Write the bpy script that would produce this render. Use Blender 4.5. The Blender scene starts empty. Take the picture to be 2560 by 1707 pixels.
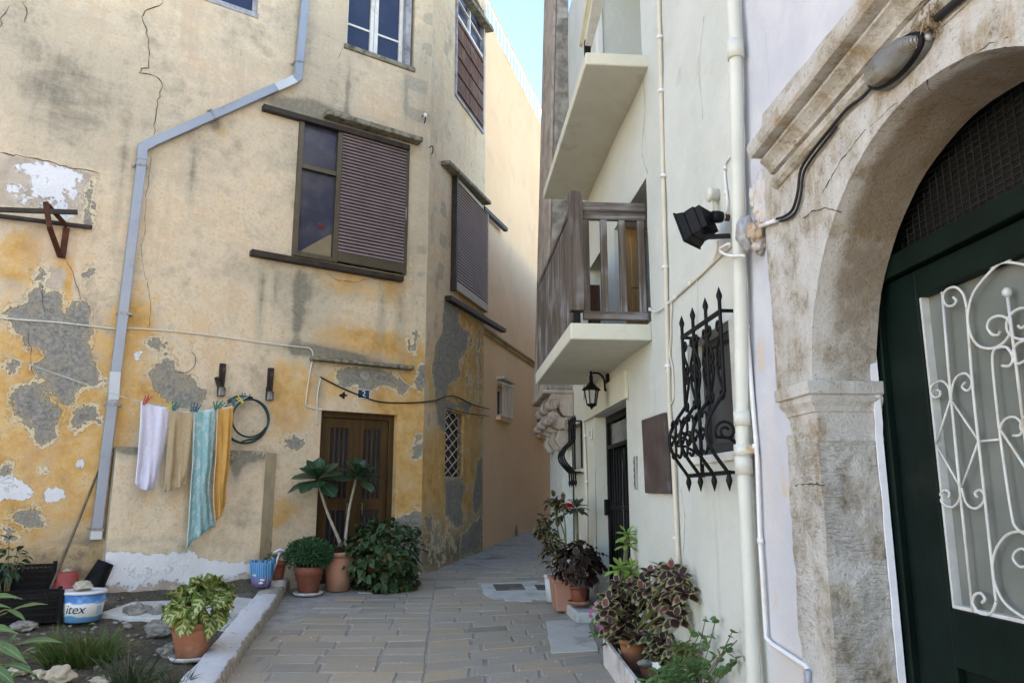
import bpy, math, random
import numpy as np
from mathutils import Vector, Matrix, noise as mnoise
SC = bpy.context.scene
COL = SC.collection
R = math.radians
# ------------------------------------------------------------------ camera, sky, sun, exposure
FPX, YAW, PITCH, CAMZ = 1923.0, R(4.52), R(11.36), 1.6
cam_d = bpy.data.cameras.new('camera'); cam = bpy.data.objects.new('camera', cam_d); COL.objects.link(cam)
cam.location = (0, 0, CAMZ); cam.rotation_euler = (R(90) + PITCH, 0, -YAW)
cam_d.sensor_width = 36; cam_d.lens = FPX / 2560 * 36; cam_d.clip_end = 500; cam_d.clip_start = .05
SC.camera = cam
SUN_EL, SUN_AZ = R(22), R(280)          # azimuth clockwise from +Y: the sun stands behind the yellow house, the alley lies in its shade
world = bpy.data.worlds.new('World'); SC.world = world; world.use_nodes = True
wn = world.node_tree.nodes; wl_ = world.node_tree.links
sky = wn.new('ShaderNodeTexSky'); sky.sky_type = 'NISHITA'; sky.sun_disc = False
sky.sun_elevation = SUN_EL; sky.sun_rotation = SUN_AZ; sky.air_density = 1.0; sky.dust_density = .4; sky.ozone_density = 3.0
wl_.new(sky.outputs[0], wn['Background'].inputs[0]); wn['Background'].inputs[1].default_value = 0.115
sun_d = bpy.data.lights.new('sun', 'SUN'); sun = bpy.data.objects.new('sun', sun_d); COL.objects.link(sun)
sun_d.energy = 5.0; sun_d.angle = R(.5); sun_d.color = (1, .94, .86)
sd = Vector((math.sin(SUN_AZ) * math.cos(SUN_EL), math.cos(SUN_AZ) * math.cos(SUN_EL), math.sin(SUN_EL)))
sun.rotation_euler = sd.to_track_quat('Z', 'Y').to_euler()
SC.view_settings.view_transform = 'Standard'; SC.view_settings.look = 'None'
SC.view_settings.exposure = 2.7; SC.view_settings.gamma = 1
SC.view_settings.use_white_balance = True
SC.view_settings.white_balance_temperature = 7900; SC.view_settings.white_balance_tint = 15
SC.cycles.max_bounces = 8; SC.cycles.diffuse_bounces = 5; SC.cycles.use_denoising = True
SC.cycles.caustics_reflective = False; SC.cycles.caustics_refractive = False

# ------------------------------------------------------------------ view rays on real planes
def ray(px, py):
    x = (px - 1280) / FPX; y = -(py - 853.5) / FPX
    f = math.cos(PITCH) - y * math.sin(PITCH); z = math.sin(PITCH) + y * math.cos(PITCH)
    return Vector((x * math.cos(YAW) + f * math.sin(YAW), -x * math.sin(YAW) + f * math.cos(YAW), z))
CO = Vector((0, 0, CAMZ))
SLOPE = .0615
def gz(x, y): return SLOPE * y
def gnd(px, py, h=0.0):
    d = ray(px, py); t = (CAMZ - h) / (SLOPE * d.y - d.z); return CO + d * t
class Wall:
    def __init__(s, o, ang, side):      # ang: heading of +u, clockwise from +Y; normal 90 deg clockwise (side=1) or counter-clockwise
        s.O = Vector((o[0], o[1], 0)); a = R(ang); s.U = Vector((math.sin(a), math.cos(a), 0))
        s.N = Vector((s.U.y, -s.U.x, 0)) * side
    def pt(s, u, z, o=0.0): p = s.O + s.U * u + s.N * o; return Vector((p.x, p.y, z))
    def at(s, px, py, o=0.0):
        d = ray(px, py); t = ((s.O + s.N * o - CO).dot(s.N)) / d.dot(s.N); return CO + d * t
    def uz(s, px, py, o=0.0):
        p = s.at(px, py, o); return ((p - s.O).dot(s.U), p.z)
    def M(s, u, z, o=0.0):              # local frame x=u, y=inward, z=up
        m = Matrix((s.U, -s.N, Vector((0, 0, 1)))).transposed().to_4x4(); m.translation = s.pt(u, z, o); return m

# ------------------------------------------------------------------ mesh builder
WL = {}
class MB:
    def __init__(s): s.v = []; s.f = []; s.uv = []; s.rn = []; s.r = .5; s.smooth = []
    def add(s, vs, fs, uv=None, rn=None, sm=False):
        b = len(s.v); s.v += [tuple(v) for v in vs]; s.f += [tuple(i + b for i in f) for f in fs]
        s.uv += uv if uv else [(0, 0)] * len(vs); s.rn += [s.r if rn is None else rn] * len(vs); s.smooth += [sm] * len(fs)
        return s
    def box(s, c, size, M=None):
        x, y, z = [k / 2 for k in size]; c = Vector(c)
        vs = [c + Vector((i * x, j * y, k * z)) for k in (-1, 1) for j in (-1, 1) for i in (-1, 1)]
        if M is not None: vs = [M @ v for v in vs]
        return s.add(vs, [(0, 2, 3, 1), (4, 5, 7, 6), (0, 1, 5, 4), (2, 6, 7, 3), (0, 4, 6, 2), (1, 3, 7, 5)])
    def wbox(s, W, u0, u1, z0, z1, o0, o1):
        vs = [W.pt(u, z, o) for z in (z0, z1) for o in (o0, o1) for u in (u0, u1)]
        return s.add(vs, [(0, 2, 3, 1), (4, 5, 7, 6), (0, 1, 5, 4), (2, 6, 7, 3), (0, 4, 6, 2), (1, 3, 7, 5)])
    def hexa(s, a, b):                  # two quads a (back) and b (front)
        return s.add(list(a) + list(b), [(3, 2, 1, 0), (4, 5, 6, 7), (0, 1, 5, 4), (1, 2, 6, 5), (2, 3, 7, 6), (3, 0, 4, 7)])
    def bar(s, a, b, w, h, up=Vector((0, 0, 1))):
        a = Vector(a); b = Vector(b); d = (b - a).normalized(); x = d.cross(up)
        if x.length < 1e-4: x = d.cross(Vector((1, 0, 0)))
        x.normalize(); y = x.cross(d)
        q = lambda p: [p - x * w / 2 - y * h / 2, p + x * w / 2 - y * h / 2, p + x * w / 2 + y * h / 2, p - x * w / 2 + y * h / 2]
        return s.hexa(q(a), q(b))
    def tube(s, path, r, seg=8, closed=False, cap=True):
        P = [Vector(p) for p in path]; n = len(P); rr = r if isinstance(r, (list, tuple)) else [r] * n
        T = []
        for i in range(n):
            a = P[(i - 1) % n] if (closed or i) else P[0]; b = P[(i + 1) % n] if (closed or i < n - 1) else P[-1]
            t = b - a; T.append(t.normalized() if t.length > 1e-9 else Vector((0, 0, 1)))
        x = T[0].orthogonal().normalized(); vs = []
        for i in range(n):
            x = (x - T[i] * x.dot(T[i])); x = x.normalized() if x.length > 1e-6 else T[i].orthogonal().normalized()
            y = T[i].cross(x)
            for k in range(seg):
                a = 2 * math.pi * k / seg; vs.append(P[i] + (x * math.cos(a) + y * math.sin(a)) * rr[i])
        fs = []
        for i in range(n if closed else n - 1):
            j = (i + 1) % n
            for k in range(seg):
                k2 = (k + 1) % seg; fs.append((i * seg + k, i * seg + k2, j * seg + k2, j * seg + k))
        s.add(vs, fs, sm=seg > 4)
        if cap and not closed:
            s.f.append(tuple(len(s.v) - len(vs) + k for k in reversed(range(seg)))); s.smooth.append(False)
            s.f.append(tuple(len(s.v) - seg + k for k in range(seg))); s.smooth.append(False)
        return s
    def lathe(s, prof, c, M=None, seg=28, wob=0.0, sm=True, ellip=1.0):
        c = Vector(c); vs = []
        for (r, z) in prof:
            for k in range(seg):
                a = 2 * math.pi * k / seg; q = r * (1 + wob * math.sin(3 * a + z * 7))
                p = Vector((q * math.cos(a), q * math.sin(a) * ellip, z)); p = M @ p if M is not None else p
                vs.append(p + c)
        fs = []
        for i in range(len(prof) - 1):
            for k in range(seg):
                k2 = (k + 1) % seg; fs.append((i * seg + k, i * seg + k2, (i + 1) * seg + k2, (i + 1) * seg + k))
        s.add(vs, fs, sm=sm); b = len(s.v) - len(vs)
        if prof[0][0] > 1e-4: s.f.append(tuple(b + k for k in reversed(range(seg)))); s.smooth.append(False)
        if prof[-1][0] > 1e-4: s.f.append(tuple(b + len(vs) - seg + k for k in range(seg))); s.smooth.append(False)
        return s
    def prism(s, poly, fa, fb):         # 2-D polygon placed by the two mapping functions (back, front)
        n = len(poly); vs = [fa(*p) for p in poly] + [fb(*p) for p in poly]
        fs = [tuple(reversed(range(n))), tuple(range(n, 2 * n))] + [(i, (i + 1) % n, n + (i + 1) % n, n + i) for i in range(n)]
        return s.add(vs, fs)
    def blob(s, c, rad, seed=0, amp=.25, sub=2, flat=1.0, M=None):
        vs, fs = ICO[sub]; out = []
        for v in vs:
            d = 1 + amp * mnoise.noise(Vector(v) * 1.6 + Vector((seed * 7.1, seed * 3.3, seed))) + amp * .4 * mnoise.noise(Vector(v) * 4 + Vector((seed, 0, 0)))
            p = Vector((v[0] * rad[0], v[1] * rad[1], v[2] * rad[2])) * d
            out.append((M @ p if M is not None else p) + Vector(c))
        return s.add(out, fs, sm=True)
    def build(s, name, mat, parent=None, bevel=0, solid=0, sub=0, attrs=None, autosm=False):
        me = bpy.data.meshes.new(name)
        if parent is not None: w = WL[parent.name]
        else:
            a = np.array(s.v); lo = a.min(0); hi = a.max(0); w = Vector(((lo[0] + hi[0]) / 2, (lo[1] + hi[1]) / 2, lo[2]))
        a = np.array(s.v, dtype=float) - np.array(w)
        me.from_pydata([tuple(p) for p in a], [], s.f); me.validate(clean_customdata=False)
        if len(me.polygons) == len(s.smooth): me.polygons.foreach_set('use_smooth', s.smooth)
        if len(me.vertices) == len(s.uv):
            at = me.attributes.new('luv', 'FLOAT_VECTOR', 'POINT'); at.data.foreach_set('vector', [k for u in s.uv for k in (u[0], u[1], 0)])
            at = me.attributes.new('rnd', 'FLOAT', 'POINT'); at.data.foreach_set('value', s.rn)
            for nm, ar in (attrs or {}).items():
                at = me.attributes.new(nm, 'FLOAT', 'POINT'); at.data.foreach_set('value', np.asarray(ar, dtype=np.float32))
        o = bpy.data.objects.new(name, me); COL.objects.link(o); me.materials.append(mat)
        if parent is not None: o.parent = parent
        else: o.location = w
        WL[o.name] = Vector(w)
        if solid:
            m = o.modifiers.new('thickness', 'SOLIDIFY'); m.thickness = solid; m.offset = 0
        if bevel:
            m = o.modifiers.new('bevel', 'BEVEL'); m.width = bevel; m.segments = 2; m.limit_method = 'ANGLE'; m.angle_limit = R(40)
        if sub:
            m = o.modifiers.new('sub', 'SUBSURF'); m.levels = sub; m.render_levels = sub
        return o
def _ico(sub):
    t = (1 + 5 ** .5) / 2
    v = [Vector(p).normalized() for p in ((-1, t, 0), (1, t, 0), (-1, -t, 0), (1, -t, 0), (0, -1, t), (0, 1, t), (0, -1, -t), (0, 1, -t), (t, 0, -1), (t, 0, 1), (-t, 0, -1), (-t, 0, 1))]
    f = [(0, 11, 5), (0, 5, 1), (0, 1, 7), (0, 7, 10), (0, 10, 11), (1, 5, 9), (5, 11, 4), (11, 10, 2), (10, 7, 6), (7, 1, 8), (3, 9, 4), (3, 4, 2), (3, 2, 6), (3, 6, 8), (3, 8, 9), (4, 9, 5), (2, 4, 11), (6, 2, 10), (8, 6, 7), (9, 8, 1)]
    for _ in range(sub):
        c = {}; nf = []
        def mid(a, b):
            k = (min(a, b), max(a, b))
            if k not in c: v.append(((v[a] + v[b]) / 2).normalized()); c[k] = len(v) - 1
            return c[k]
        for a, b, d in f:
            x, y, z = mid(a, b), mid(b, d), mid(d, a); nf += [(a, x, z), (b, y, x), (d, z, y), (x, y, z)]
        f = nf
    return [tuple(p) for p in v], f
ICO = {k: _ico(k) for k in (1, 2, 3)}
def tag(o, label=None, cat=None, group=None, kind=None):
    for k, v in (('label', label), ('category', cat), ('group', group), ('kind', kind)):
        if v: o[k] = v
    return o
def thing(name, label, cat, loc, group=None):
    o = bpy.data.objects.new(name, None); COL.objects.link(o); o.location = loc; o.empty_display_size = .1
    WL[o.name] = Vector(loc); return tag(o, label, cat, group)
def arc(c, r, a0, a1, n, fx, fy):       # points on an arc in the plane spanned by fx, fy
    return [c + fx * (r * math.cos(a0 + (a1 - a0) * i / n)) + fy * (r * math.sin(a0 + (a1 - a0) * i / n)) for i in range(n + 1)]
def smooth_path(P, n=6):
    P = [Vector(p) for p in P]; out = []
    for i in range(len(P) - 1):
        p0 = P[max(i - 1, 0)]; p1 = P[i]; p2 = P[i + 1]; p3 = P[min(i + 2, len(P) - 1)]
        for k in range(n):
            t = k / n; out.append(.5 * ((2 * p1) + (p2 - p0) * t + (2 * p0 - 5 * p1 + 4 * p2 - p3) * t * t + (3 * p1 - p0 - 3 * p2 + p3) * t ** 3))
    return out + [P[-1]]

# ------------------------------------------------------------------ node materials
class NT:
    def __init__(s, name):
        s.m = bpy.data.materials.new(name); s.m.use_nodes = True; s.t = s.m.node_tree; s.n = s.t.nodes; s.b = s.n['Principled BSDF']
        s.tc = s.n.new('ShaderNodeTexCoord').outputs['Object']
    def L(s, a, sock):
        if hasattr(a, 'links'): s.t.links.new(a, sock)
        elif isinstance(a, (tuple, list)) and sock.type == 'RGBA': sock.default_value = (*a[:3], 1)
        else: sock.default_value = a
    def map(s, scale=(1, 1, 1), rot=(0, 0, 0), v=None):
        n = s.n.new('ShaderNodeMapping'); s.L(v or s.tc, n.inputs[0]); n.inputs['Scale'].default_value = scale; n.inputs['Rotation'].default_value = rot; return n.outputs[0]
    def noise(s, scale, detail=4, rough=.55, v=None, dist=0.0):
        n = s.n.new('ShaderNodeTexNoise'); s.L(v or s.tc, n.inputs['Vector']); n.inputs['Scale'].default_value = scale
        n.inputs['Detail'].default_value = detail; n.inputs['Roughness'].default_value = rough; n.inputs['Distortion'].default_value = dist; return n.outputs[0]
    def vor(s, scale, v=None, feat='F1', out=0):
        n = s.n.new('ShaderNodeTexVoronoi'); n.feature = feat; s.L(v or s.tc, n.inputs['Vector']); n.inputs['Scale'].default_value = scale; return n.outputs[out]
    def wave(s, scale, dist=2, v=None, axis='X'):
        n = s.n.new('ShaderNodeTexWave'); n.bands_direction = axis; s.L(v or s.tc, n.inputs[0]); n.inputs['Scale'].default_value = scale; n.inputs['Distortion'].default_value = dist; n.inputs['Detail'].default_value = 3; return n.outputs['Fac']
    def ramp(s, f, stops, mode='LINEAR'):
        n = s.n.new('ShaderNodeValToRGB'); n.color_ramp.interpolation = mode; e = n.color_ramp.elements
        while len(e) < len(stops): e.new(.5)
        for k, (p, c) in enumerate(stops): e[k].position = p; e[k].color = (*c, 1) if isinstance(c, (tuple, list)) else (c, c, c, 1)
        s.L(f, n.inputs[0]); return n.outputs[0]
    def mix(s, f, a, b, mode='MIX'):
        n = s.n.new('ShaderNodeMix'); n.data_type = 'RGBA'; n.blend_type = mode; s.L(f, n.inputs[0]); s.L(a, n.inputs[6]); s.L(b, n.inputs[7]); return n.outputs[2]
    def ma(s, op, a, b=0.0, clamp=False):
        n = s.n.new('ShaderNodeMath'); n.operation = op; n.use_clamp = clamp; s.L(a, n.inputs[0]); s.L(b, n.inputs[1]); return n.outputs[0]
    def step(s, v, a, b, lo=0.0, hi=1.0):
        n = s.n.new('ShaderNodeMapRange'); n.interpolation_type = 'SMOOTHSTEP'; s.L(v, n.inputs[0])
        for k, q in zip((1, 2, 3, 4), (a, b, lo, hi)): n.inputs[k].default_value = q
        return n.outputs[0]
    def attr(s, name, out=2):
        n = s.n.new('ShaderNodeAttribute'); n.attribute_name = name; return n.outputs[out]
    def sep(s, v):
        n = s.n.new('ShaderNodeSeparateXYZ'); s.L(v, n.inputs[0]); return n.outputs
    def bump(s, h, strength=.4, dist=.01, nrm=None):
        n = s.n.new('ShaderNodeBump'); n.inputs['Strength'].default_value = strength; n.inputs['Distance'].default_value = dist; s.L(h, n.inputs['Height'])
        if nrm is not None: s.L(nrm, n.inputs['Normal'])
        return n.outputs[0]
    def out(s, col=None, rough=.8, normal=None, metal=0.0, spec=.3, **kw):
        if col is not None: s.L(col, s.b.inputs['Base Color'])
        s.L(rough, s.b.inputs['Roughness']); s.L(metal, s.b.inputs['Metallic']); s.L(spec, s.b.inputs['Specular IOR Level'])
        if normal is not None: s.L(normal, s.b.inputs['Normal'])
        for k, v in kw.items(): s.L(v, s.b.inputs[k.replace('_', ' ')])
        return s.m
def simple(name, c1, c2, scale=6, rough=.7, bump=.2, bscale=40, metal=0.0, spec=.3, dirt=None, dscale=2.5, dist=.004):
    t = NT(name); n = t.noise(scale, 6, .6); c = t.mix(t.step(n, .3, .7), c1, c2)
    if dirt: c = t.mix(t.step(t.noise(dscale, 6, .65), .52, .72), c, dirt)
    n2 = t.noise(bscale, 4)
    return t.out(c, rough, t.bump(n2, bump, dist), metal, spec)
def wood(name, c1, c2, axis=2, worn=None, rough=.75):
    t = NT(name); sc = [28, 28, 28]; sc[axis] = 1.3; v = t.map(tuple(sc)); n = t.noise(1.0, 6, .65, v, .6); n3 = t.noise(3, 3)
    c = t.mix(t.step(n, .3, .7), c1, c2)
    if worn: c = t.mix(t.ma('MULTIPLY', t.step(n3, .45, .7), t.step(n, .35, .6)), c, worn)
    c = t.mix(t.ma('MULTIPLY', t.attr('rnd'), .5), c, t.mix(.6, c, (.02, .016, .014)))
    return t.out(c, rough, t.bump(n, .5, .004), 0, .25)

# ------------------------------------------------------------------ signed distance fields for stains and missing plaster
def sdf(U, Z, polys):                   # positive inside, metres
    best = np.full(U.shape, -9.0)
    for P in polys:
        P = np.array(P); d = np.full(U.shape, 1e9); ins = np.zeros(U.shape, bool); n = len(P)
        for i in range(n):
            a = P[i]; b = P[(i + 1) % n]; e = b - a; w0 = U - a[0]; w1 = Z - a[1]
            t = np.clip((w0 * e[0] + w1 * e[1]) / max(e @ e, 1e-12), 0, 1)
            d = np.minimum(d, (w0 - t * e[0]) ** 2 + (w1 - t * e[1]) ** 2)
            c = ((a[1] > Z) != (b[1] > Z))
            with np.errstate(divide='ignore', invalid='ignore'):
                xi = (b[0] - a[0]) * (Z - a[1]) / (b[1] - a[1]) + a[0]
            ins ^= c & (U < xi)
        s = np.sqrt(d) * np.where(ins, 1, -1); best = np.maximum(best, s)
    return np.clip(best, -.6, .6)
def soft(U, Z, blobs):                  # sum of elliptical soft spots (u, z, ru, rz, weight)
    a = np.zeros(U.shape)
    for (u, z, ru, rz, w) in blobs: a += w * np.exp(-(((U - u) / ru) ** 2 + ((Z - z) / rz) ** 2))
    return a
def panel(name, W, u0, u1, z0, z1, holes, step, mat, parent, fields=None, depth=.3, wob=.008, thick=.4, zbase=None, reveal=True):
    def cuts(a, b, extra):
        k = list(np.linspace(a, b, max(2, int((b - a) / step) + 1))); k = [q for q in k if all(abs(q - e) > step * .45 for e in extra)]
        return sorted(k + [e for e in extra if a <= e <= b])
    us = cuts(u0, u1, [u0, u1] + [h[i] for h in holes for i in (0, 1)]); zs = cuts(z0, z1, [z0, z1] + [h[i] for h in holes for i in (2, 3)])
    us = sorted(set(round(x, 5) for x in us)); zs = sorted(set(round(x, 5) for x in zs))
    nu, nz = len(us), len(zs); vs = []; U = []; Z = []
    inh = lambda u, z: any(h[0] - 1e-6 < u < h[1] + 1e-6 and h[2] - 1e-6 < z < h[3] + 1e-6 for h in holes)
    for z in zs:
        for u in us:
            w = 0 if (inh(u, z) or u in (us[0], us[-1])) else wob * (mnoise.noise(Vector((u * 1.7, z * 1.7, 3.3))) + .5 * mnoise.noise(Vector((u * 5, z * 5, 1.3))))
            vs.append(W.pt(u, z, w)); U.append(u); Z.append(z)
    flip = (W.U.cross(Vector((0, 0, 1)))).dot(W.N) < 0
    fs = []
    for j in range(nz - 1):
        for i in range(nu - 1):
            cu, cz = (us[i] + us[i + 1]) / 2, (zs[j] + zs[j + 1]) / 2
            if any(h[0] < cu < h[1] and h[2] < cz < h[3] for h in holes): continue
            q = (j * nu + i, j * nu + i + 1, (j + 1) * nu + i + 1, (j + 1) * nu + i); fs.append(q[::-1] if flip else q)
    mb = MB(); mb.add(vs, fs, sm=True)
    def extra(q, uz):
        mb.add(q, [(0, 1, 2, 3)]); U.extend(x[0] for x in uz); Z.extend(x[1] for x in uz)
    for h in holes:
        dp = h[4] if len(h) > 4 else depth
        c = [(h[0], h[2]), (h[1], h[2]), (h[1], h[3]), (h[0], h[3])]
        for k in range(4):
            a, b = c[k], c[(k + 1) % 4]; extra([W.pt(*a, 0), W.pt(*b, 0), W.pt(*b, -dp), W.pt(*a, -dp)], [a, b, b, a])
    T = thick; c = [(u0, z0), (u1, z0), (u1, z1), (u0, z1)]
    for k in range(4):
        a, b = c[k], c[(k + 1) % 4]; extra([W.pt(*a, 0), W.pt(*b, 0), W.pt(*b, -T), W.pt(*a, -T)], [a, b, b, a])
    extra([W.pt(*p, -T) for p in c], c)
    U = np.array(U); Z = np.array(Z); at = {k: f(U, Z) for k, f in (fields or {}).items()}
    return mb.build(name, mat, parent, attrs=at)
# ------------------------------------------------------------------ wall planes
A = Wall((-.36, 10.15), 59.7, 1)        # long yellow facade, u runs towards the corner (u = 0)
B = Wall((-.36, 10.15), 21.0, 1)        # alley side of the same house
W = Wall((1.5, 0), 0, -1)               # white house and arched doorway, u = distance along the alley
def Z(k, pts):                          # enlarged-view coordinates of the photograph -> picture coordinates
    ox, oy, s = {1: (0, 0, .36565), 2: (0, 570, .36565), 3: (0, 1137, .36565), 4: (640, 0, .36565), 5: (640, 570, .36565), 6: (640, 1137, .36565),
                 7: (1300, 0, .3634), 8: (1300, 570, .3634), 9: (1300, 1137, .3634), 10: (1800, 0, .3635), 11: (1800, 570, .3635), 12: (1800, 1137, .3635),
                 13: (2180, 560, .7318), 14: (1640, 700, .3444), 15: (1320, 880, .22956), 16: (1680, 440, .20408), 17: (1320, 440, .25506), 18: (330, 960, .28067)}[k]
    return [(ox + s * x, oy + s * y) for x, y in pts]
def PA(w, k, pts): return [w.uz(*p) for p in Z(k, pts)]
def blobA(w, px, py, rx, ry, wt):       # soft spot given in picture units
    u, z = w.uz(px, py); u2, z2 = w.uz(px + rx, py); u3, z3 = w.uz(px, py - ry); return (u, z, abs(u2 - u), abs(z3 - z), wt)

# ------------------------------------------------------------------ materials of the setting
def mat_facade():
    t = NT('old_yellow_plaster'); n1 = t.noise(1.3, 7, .62); n2 = t.noise(5, 7, .65); n3 = t.noise(26, 6, .7); n4 = t.noise(95, 4, .65); n0 = t.noise(.55, 5, .6)
    st = t.noise(1.0, 6, .62, t.map((7, 7, .9))); hz = t.noise(1.0, 7, .64, t.map((1.5, 1.5, 4.2)), .9)
    nz = t.ma('SUBTRACT', t.ma('ADD', t.ma('MULTIPLY', n2, .30), t.ma('MULTIPLY', n3, .16)), .23)
    cream = t.ramp(t.ma('ADD', t.ma('MULTIPLY', n1, .45), t.ma('ADD', t.ma('MULTIPLY', n2, .38), t.ma('MULTIPLY', n3, .17))), [(.38, (.40, .325, .235)), (.445, (.56, .455, .33)), (.495, (.68, .555, .405)), (.54, (.64, .485, .325)), (.61, (.74, .635, .495))])
    och = t.ramp(n2, [(.32, (.46, .26, .078)), (.48, (.62, .365, .13)), (.62, (.65, .44, .215)), (.72, (.67, .53, .35))])
    om = t.step(t.ma('ADD', t.attr('ochre'), t.ma('ADD', t.ma('MULTIPLY', n1, .75), t.ma('MULTIPLY', n2, .75))), 1.0, 1.22)
    c = t.mix(om, cream, och)
    c = t.mix(t.ma('MULTIPLY', t.step(t.ma('MULTIPLY', st, n1), .26, .36), .35), c, (.57, .38, .25))
    # grey-green weathering in broad clouds and streaks
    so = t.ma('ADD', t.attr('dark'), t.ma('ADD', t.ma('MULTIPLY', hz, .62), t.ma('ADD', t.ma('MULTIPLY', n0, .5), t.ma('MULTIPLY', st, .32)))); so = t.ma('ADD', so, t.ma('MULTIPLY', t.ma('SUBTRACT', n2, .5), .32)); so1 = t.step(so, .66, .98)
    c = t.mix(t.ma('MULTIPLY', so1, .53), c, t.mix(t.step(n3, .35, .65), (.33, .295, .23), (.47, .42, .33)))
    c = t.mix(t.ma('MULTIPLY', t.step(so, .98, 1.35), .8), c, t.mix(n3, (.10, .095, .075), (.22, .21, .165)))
    c = t.mix(t.ma('MULTIPLY', t.step(n3, .52, .66), .42), c, (.36, .30, .21)); c = t.mix(t.ma('MULTIPLY', t.step(n4, .55, .72), .28), c, (.74, .67, .54))
    stn = t.step(t.ma('ADD', t.attr('stone'), t.ma('MULTIPLY', nz, .35)), -.010, .012)
    c = t.mix(t.ma('MULTIPLY', stn, .6), c, t.ramp(n3, [(.3, (.25, .235, .19)), (.7, (.40, .37, .30))]))
    rw = t.step(t.ma('ADD', t.attr('raw'), t.ma('MULTIPLY', nz, .35)), -.008, .008); c = t.mix(rw, c, t.ramp(n2, [(.35, (.40, .33, .26)), (.6, (.56, .47, .39))]))
    gv = t.ma('ADD', t.attr('grey'), nz); cv = t.ma('MULTIPLY', t.ma('ADD', t.ma('SUBTRACT', t.ma('ADD', t.ma('MULTIPLY', n2, .62), t.ma('MULTIPLY', st, .38)), .735), t.ma('MULTIPLY', t.attr('chip'), .30)), .55)
    cv = t.ma('ADD', cv, t.ma('MULTIPLY', t.ma('SUBTRACT', n3, .5), .07))
    v = t.ma('MAXIMUM', gv, cv); gm = t.step(v, -.003, .003); rim = t.ma('MULTIPLY', t.step(v, -.042, -.034), t.step(v, .001, -.001))
    c = t.mix(t.ma('MULTIPLY', rim, t.ma('MULTIPLY', t.step(n1, .38, .56), .85)), c, (.66, .57, .41))
    cem = t.ramp(n3, [(.28, (.13, .125, .115)), (.46, (.25, .24, .22)), (.58, (.33, .32, .29)), (.74, (.45, .43, .385))]); cem = t.mix(t.ma('MULTIPLY', t.step(n2, .50, .64), .7), cem, (.37, .32, .24))
    sc2 = t.step(t.ma('ADD', v, t.ma('MULTIPLY', t.ma('SUBTRACT', n3, .5), .10)), .022, .030); cem = t.mix(sc2, t.mix(n3, (.36, .32, .25), (.50, .44, .35)), cem)
    c = t.mix(gm, c, cem); c = t.mix(t.ma('MULTIPLY', t.ma('MULTIPLY', t.step(v, -.006, .0), t.step(v, .008, .002)), .75), c, (.10, .085, .065))  # thin dark line round bare patches paints the plaster edge's shadow
    wv = t.ma('ADD', t.attr('white'), t.ma('ADD', t.ma('MULTIPLY', nz, .55), t.ma('MULTIPLY', rw, t.ma('MULTIPLY', nz, 1.3)))); wm = t.step(wv, -.004, .004)
    c = t.mix(wm, c, t.mix(n2, (.60, .61, .64), (.76, .77, .79)))
    c = t.mix(t.ma('MULTIPLY', t.step(n4, .66, .76), .35), c, (.20, .165, .12))
    edge = t.ma('ADD', t.ma('ADD', t.ma('MULTIPLY', gm, -1.6), t.ma('MULTIPLY', sc2, -.8)), t.ma('ADD', t.ma('MULTIPLY', wm, .6), t.ma('MULTIPLY', rim, .5)))
    h = t.ma('ADD', edge, t.ma('ADD', t.ma('MULTIPLY', n3, t.ma('ADD', .9, t.ma('MULTIPLY', gm, 2.0))), t.ma('ADD', t.ma('MULTIPLY', n2, 1.0), t.ma('MULTIPLY', n4, .35))))
    return t.out(c, .93, t.bump(h, 1.0, .009), 0, .12)
def mat_white():
    t = NT('white_wall_paint'); n1 = t.noise(1.1, 6, .6); n2 = t.noise(14, 5); n3 = t.noise(60, 4, .65); st = t.noise(1.0, 6, .68, t.map((11, 11, .7))); tr = t.noise(1.0, 5, .6, t.map((5, 2.2, 6)), 1.2)
    c = t.mix(t.step(n1, .35, .65), (.53, .55, .505), (.59, .605, .56))
    c = t.mix(t.attr('yel'), c, (.60, .565, .44)); c = t.mix(t.ma('MULTIPLY', t.step(tr, .5, .66), .25), c, (.63, .64, .61))
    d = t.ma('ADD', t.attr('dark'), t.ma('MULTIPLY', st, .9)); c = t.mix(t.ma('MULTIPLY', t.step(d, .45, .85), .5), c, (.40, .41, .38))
    sm = t.step(t.ma('ADD', t.attr('smear'), t.ma('MULTIPLY', t.ma('SUBTRACT', n2, .5), .1)), -.01, .015); c = t.mix(t.ma('MULTIPLY', sm, .5), c, (.43, .45, .44))
    c = t.mix(t.ma('MULTIPLY', t.step(n3, .66, .74), .5), c, (.33, .33, .30))
    h = t.ma('ADD', n2, t.ma('ADD', t.ma('MULTIPLY', tr, 1.0), t.ma('MULTIPLY', n3, .5))); return t.out(c, .85, t.bump(h, .8, .008), 0, .15)
def mat_lav():
    t = NT('whitewashed_plaster'); n1 = t.noise(2.2, 6, .6); n2 = t.noise(18, 6, .65); n3 = t.noise(60, 3)
    c = t.mix(t.step(n1, .35, .65), (.48, .49, .535), (.57, .572, .60))
    p = t.ma('ADD', t.attr('pink'), t.ma('MULTIPLY', t.ma('SUBTRACT', n1, .5), 1.2)); c = t.mix(t.ma('MULTIPLY', t.step(p, .2, .8), .7), c, (.55, .49, .44))
    y = t.ma('ADD', t.attr('yel'), t.ma('MULTIPLY', t.ma('SUBTRACT', n2, .5), .12)); c = t.mix(t.ma('MULTIPLY', t.step(y, -.02, .03), .75), c, (.58, .44, .29))
    h = t.ma('ADD', t.ma('MULTIPLY', n1, 2.0), t.ma('ADD', n2, t.ma('MULTIPLY', n3, .4))); return t.out(c, .88, t.bump(h, .6, .008), 0, .15)
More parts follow.
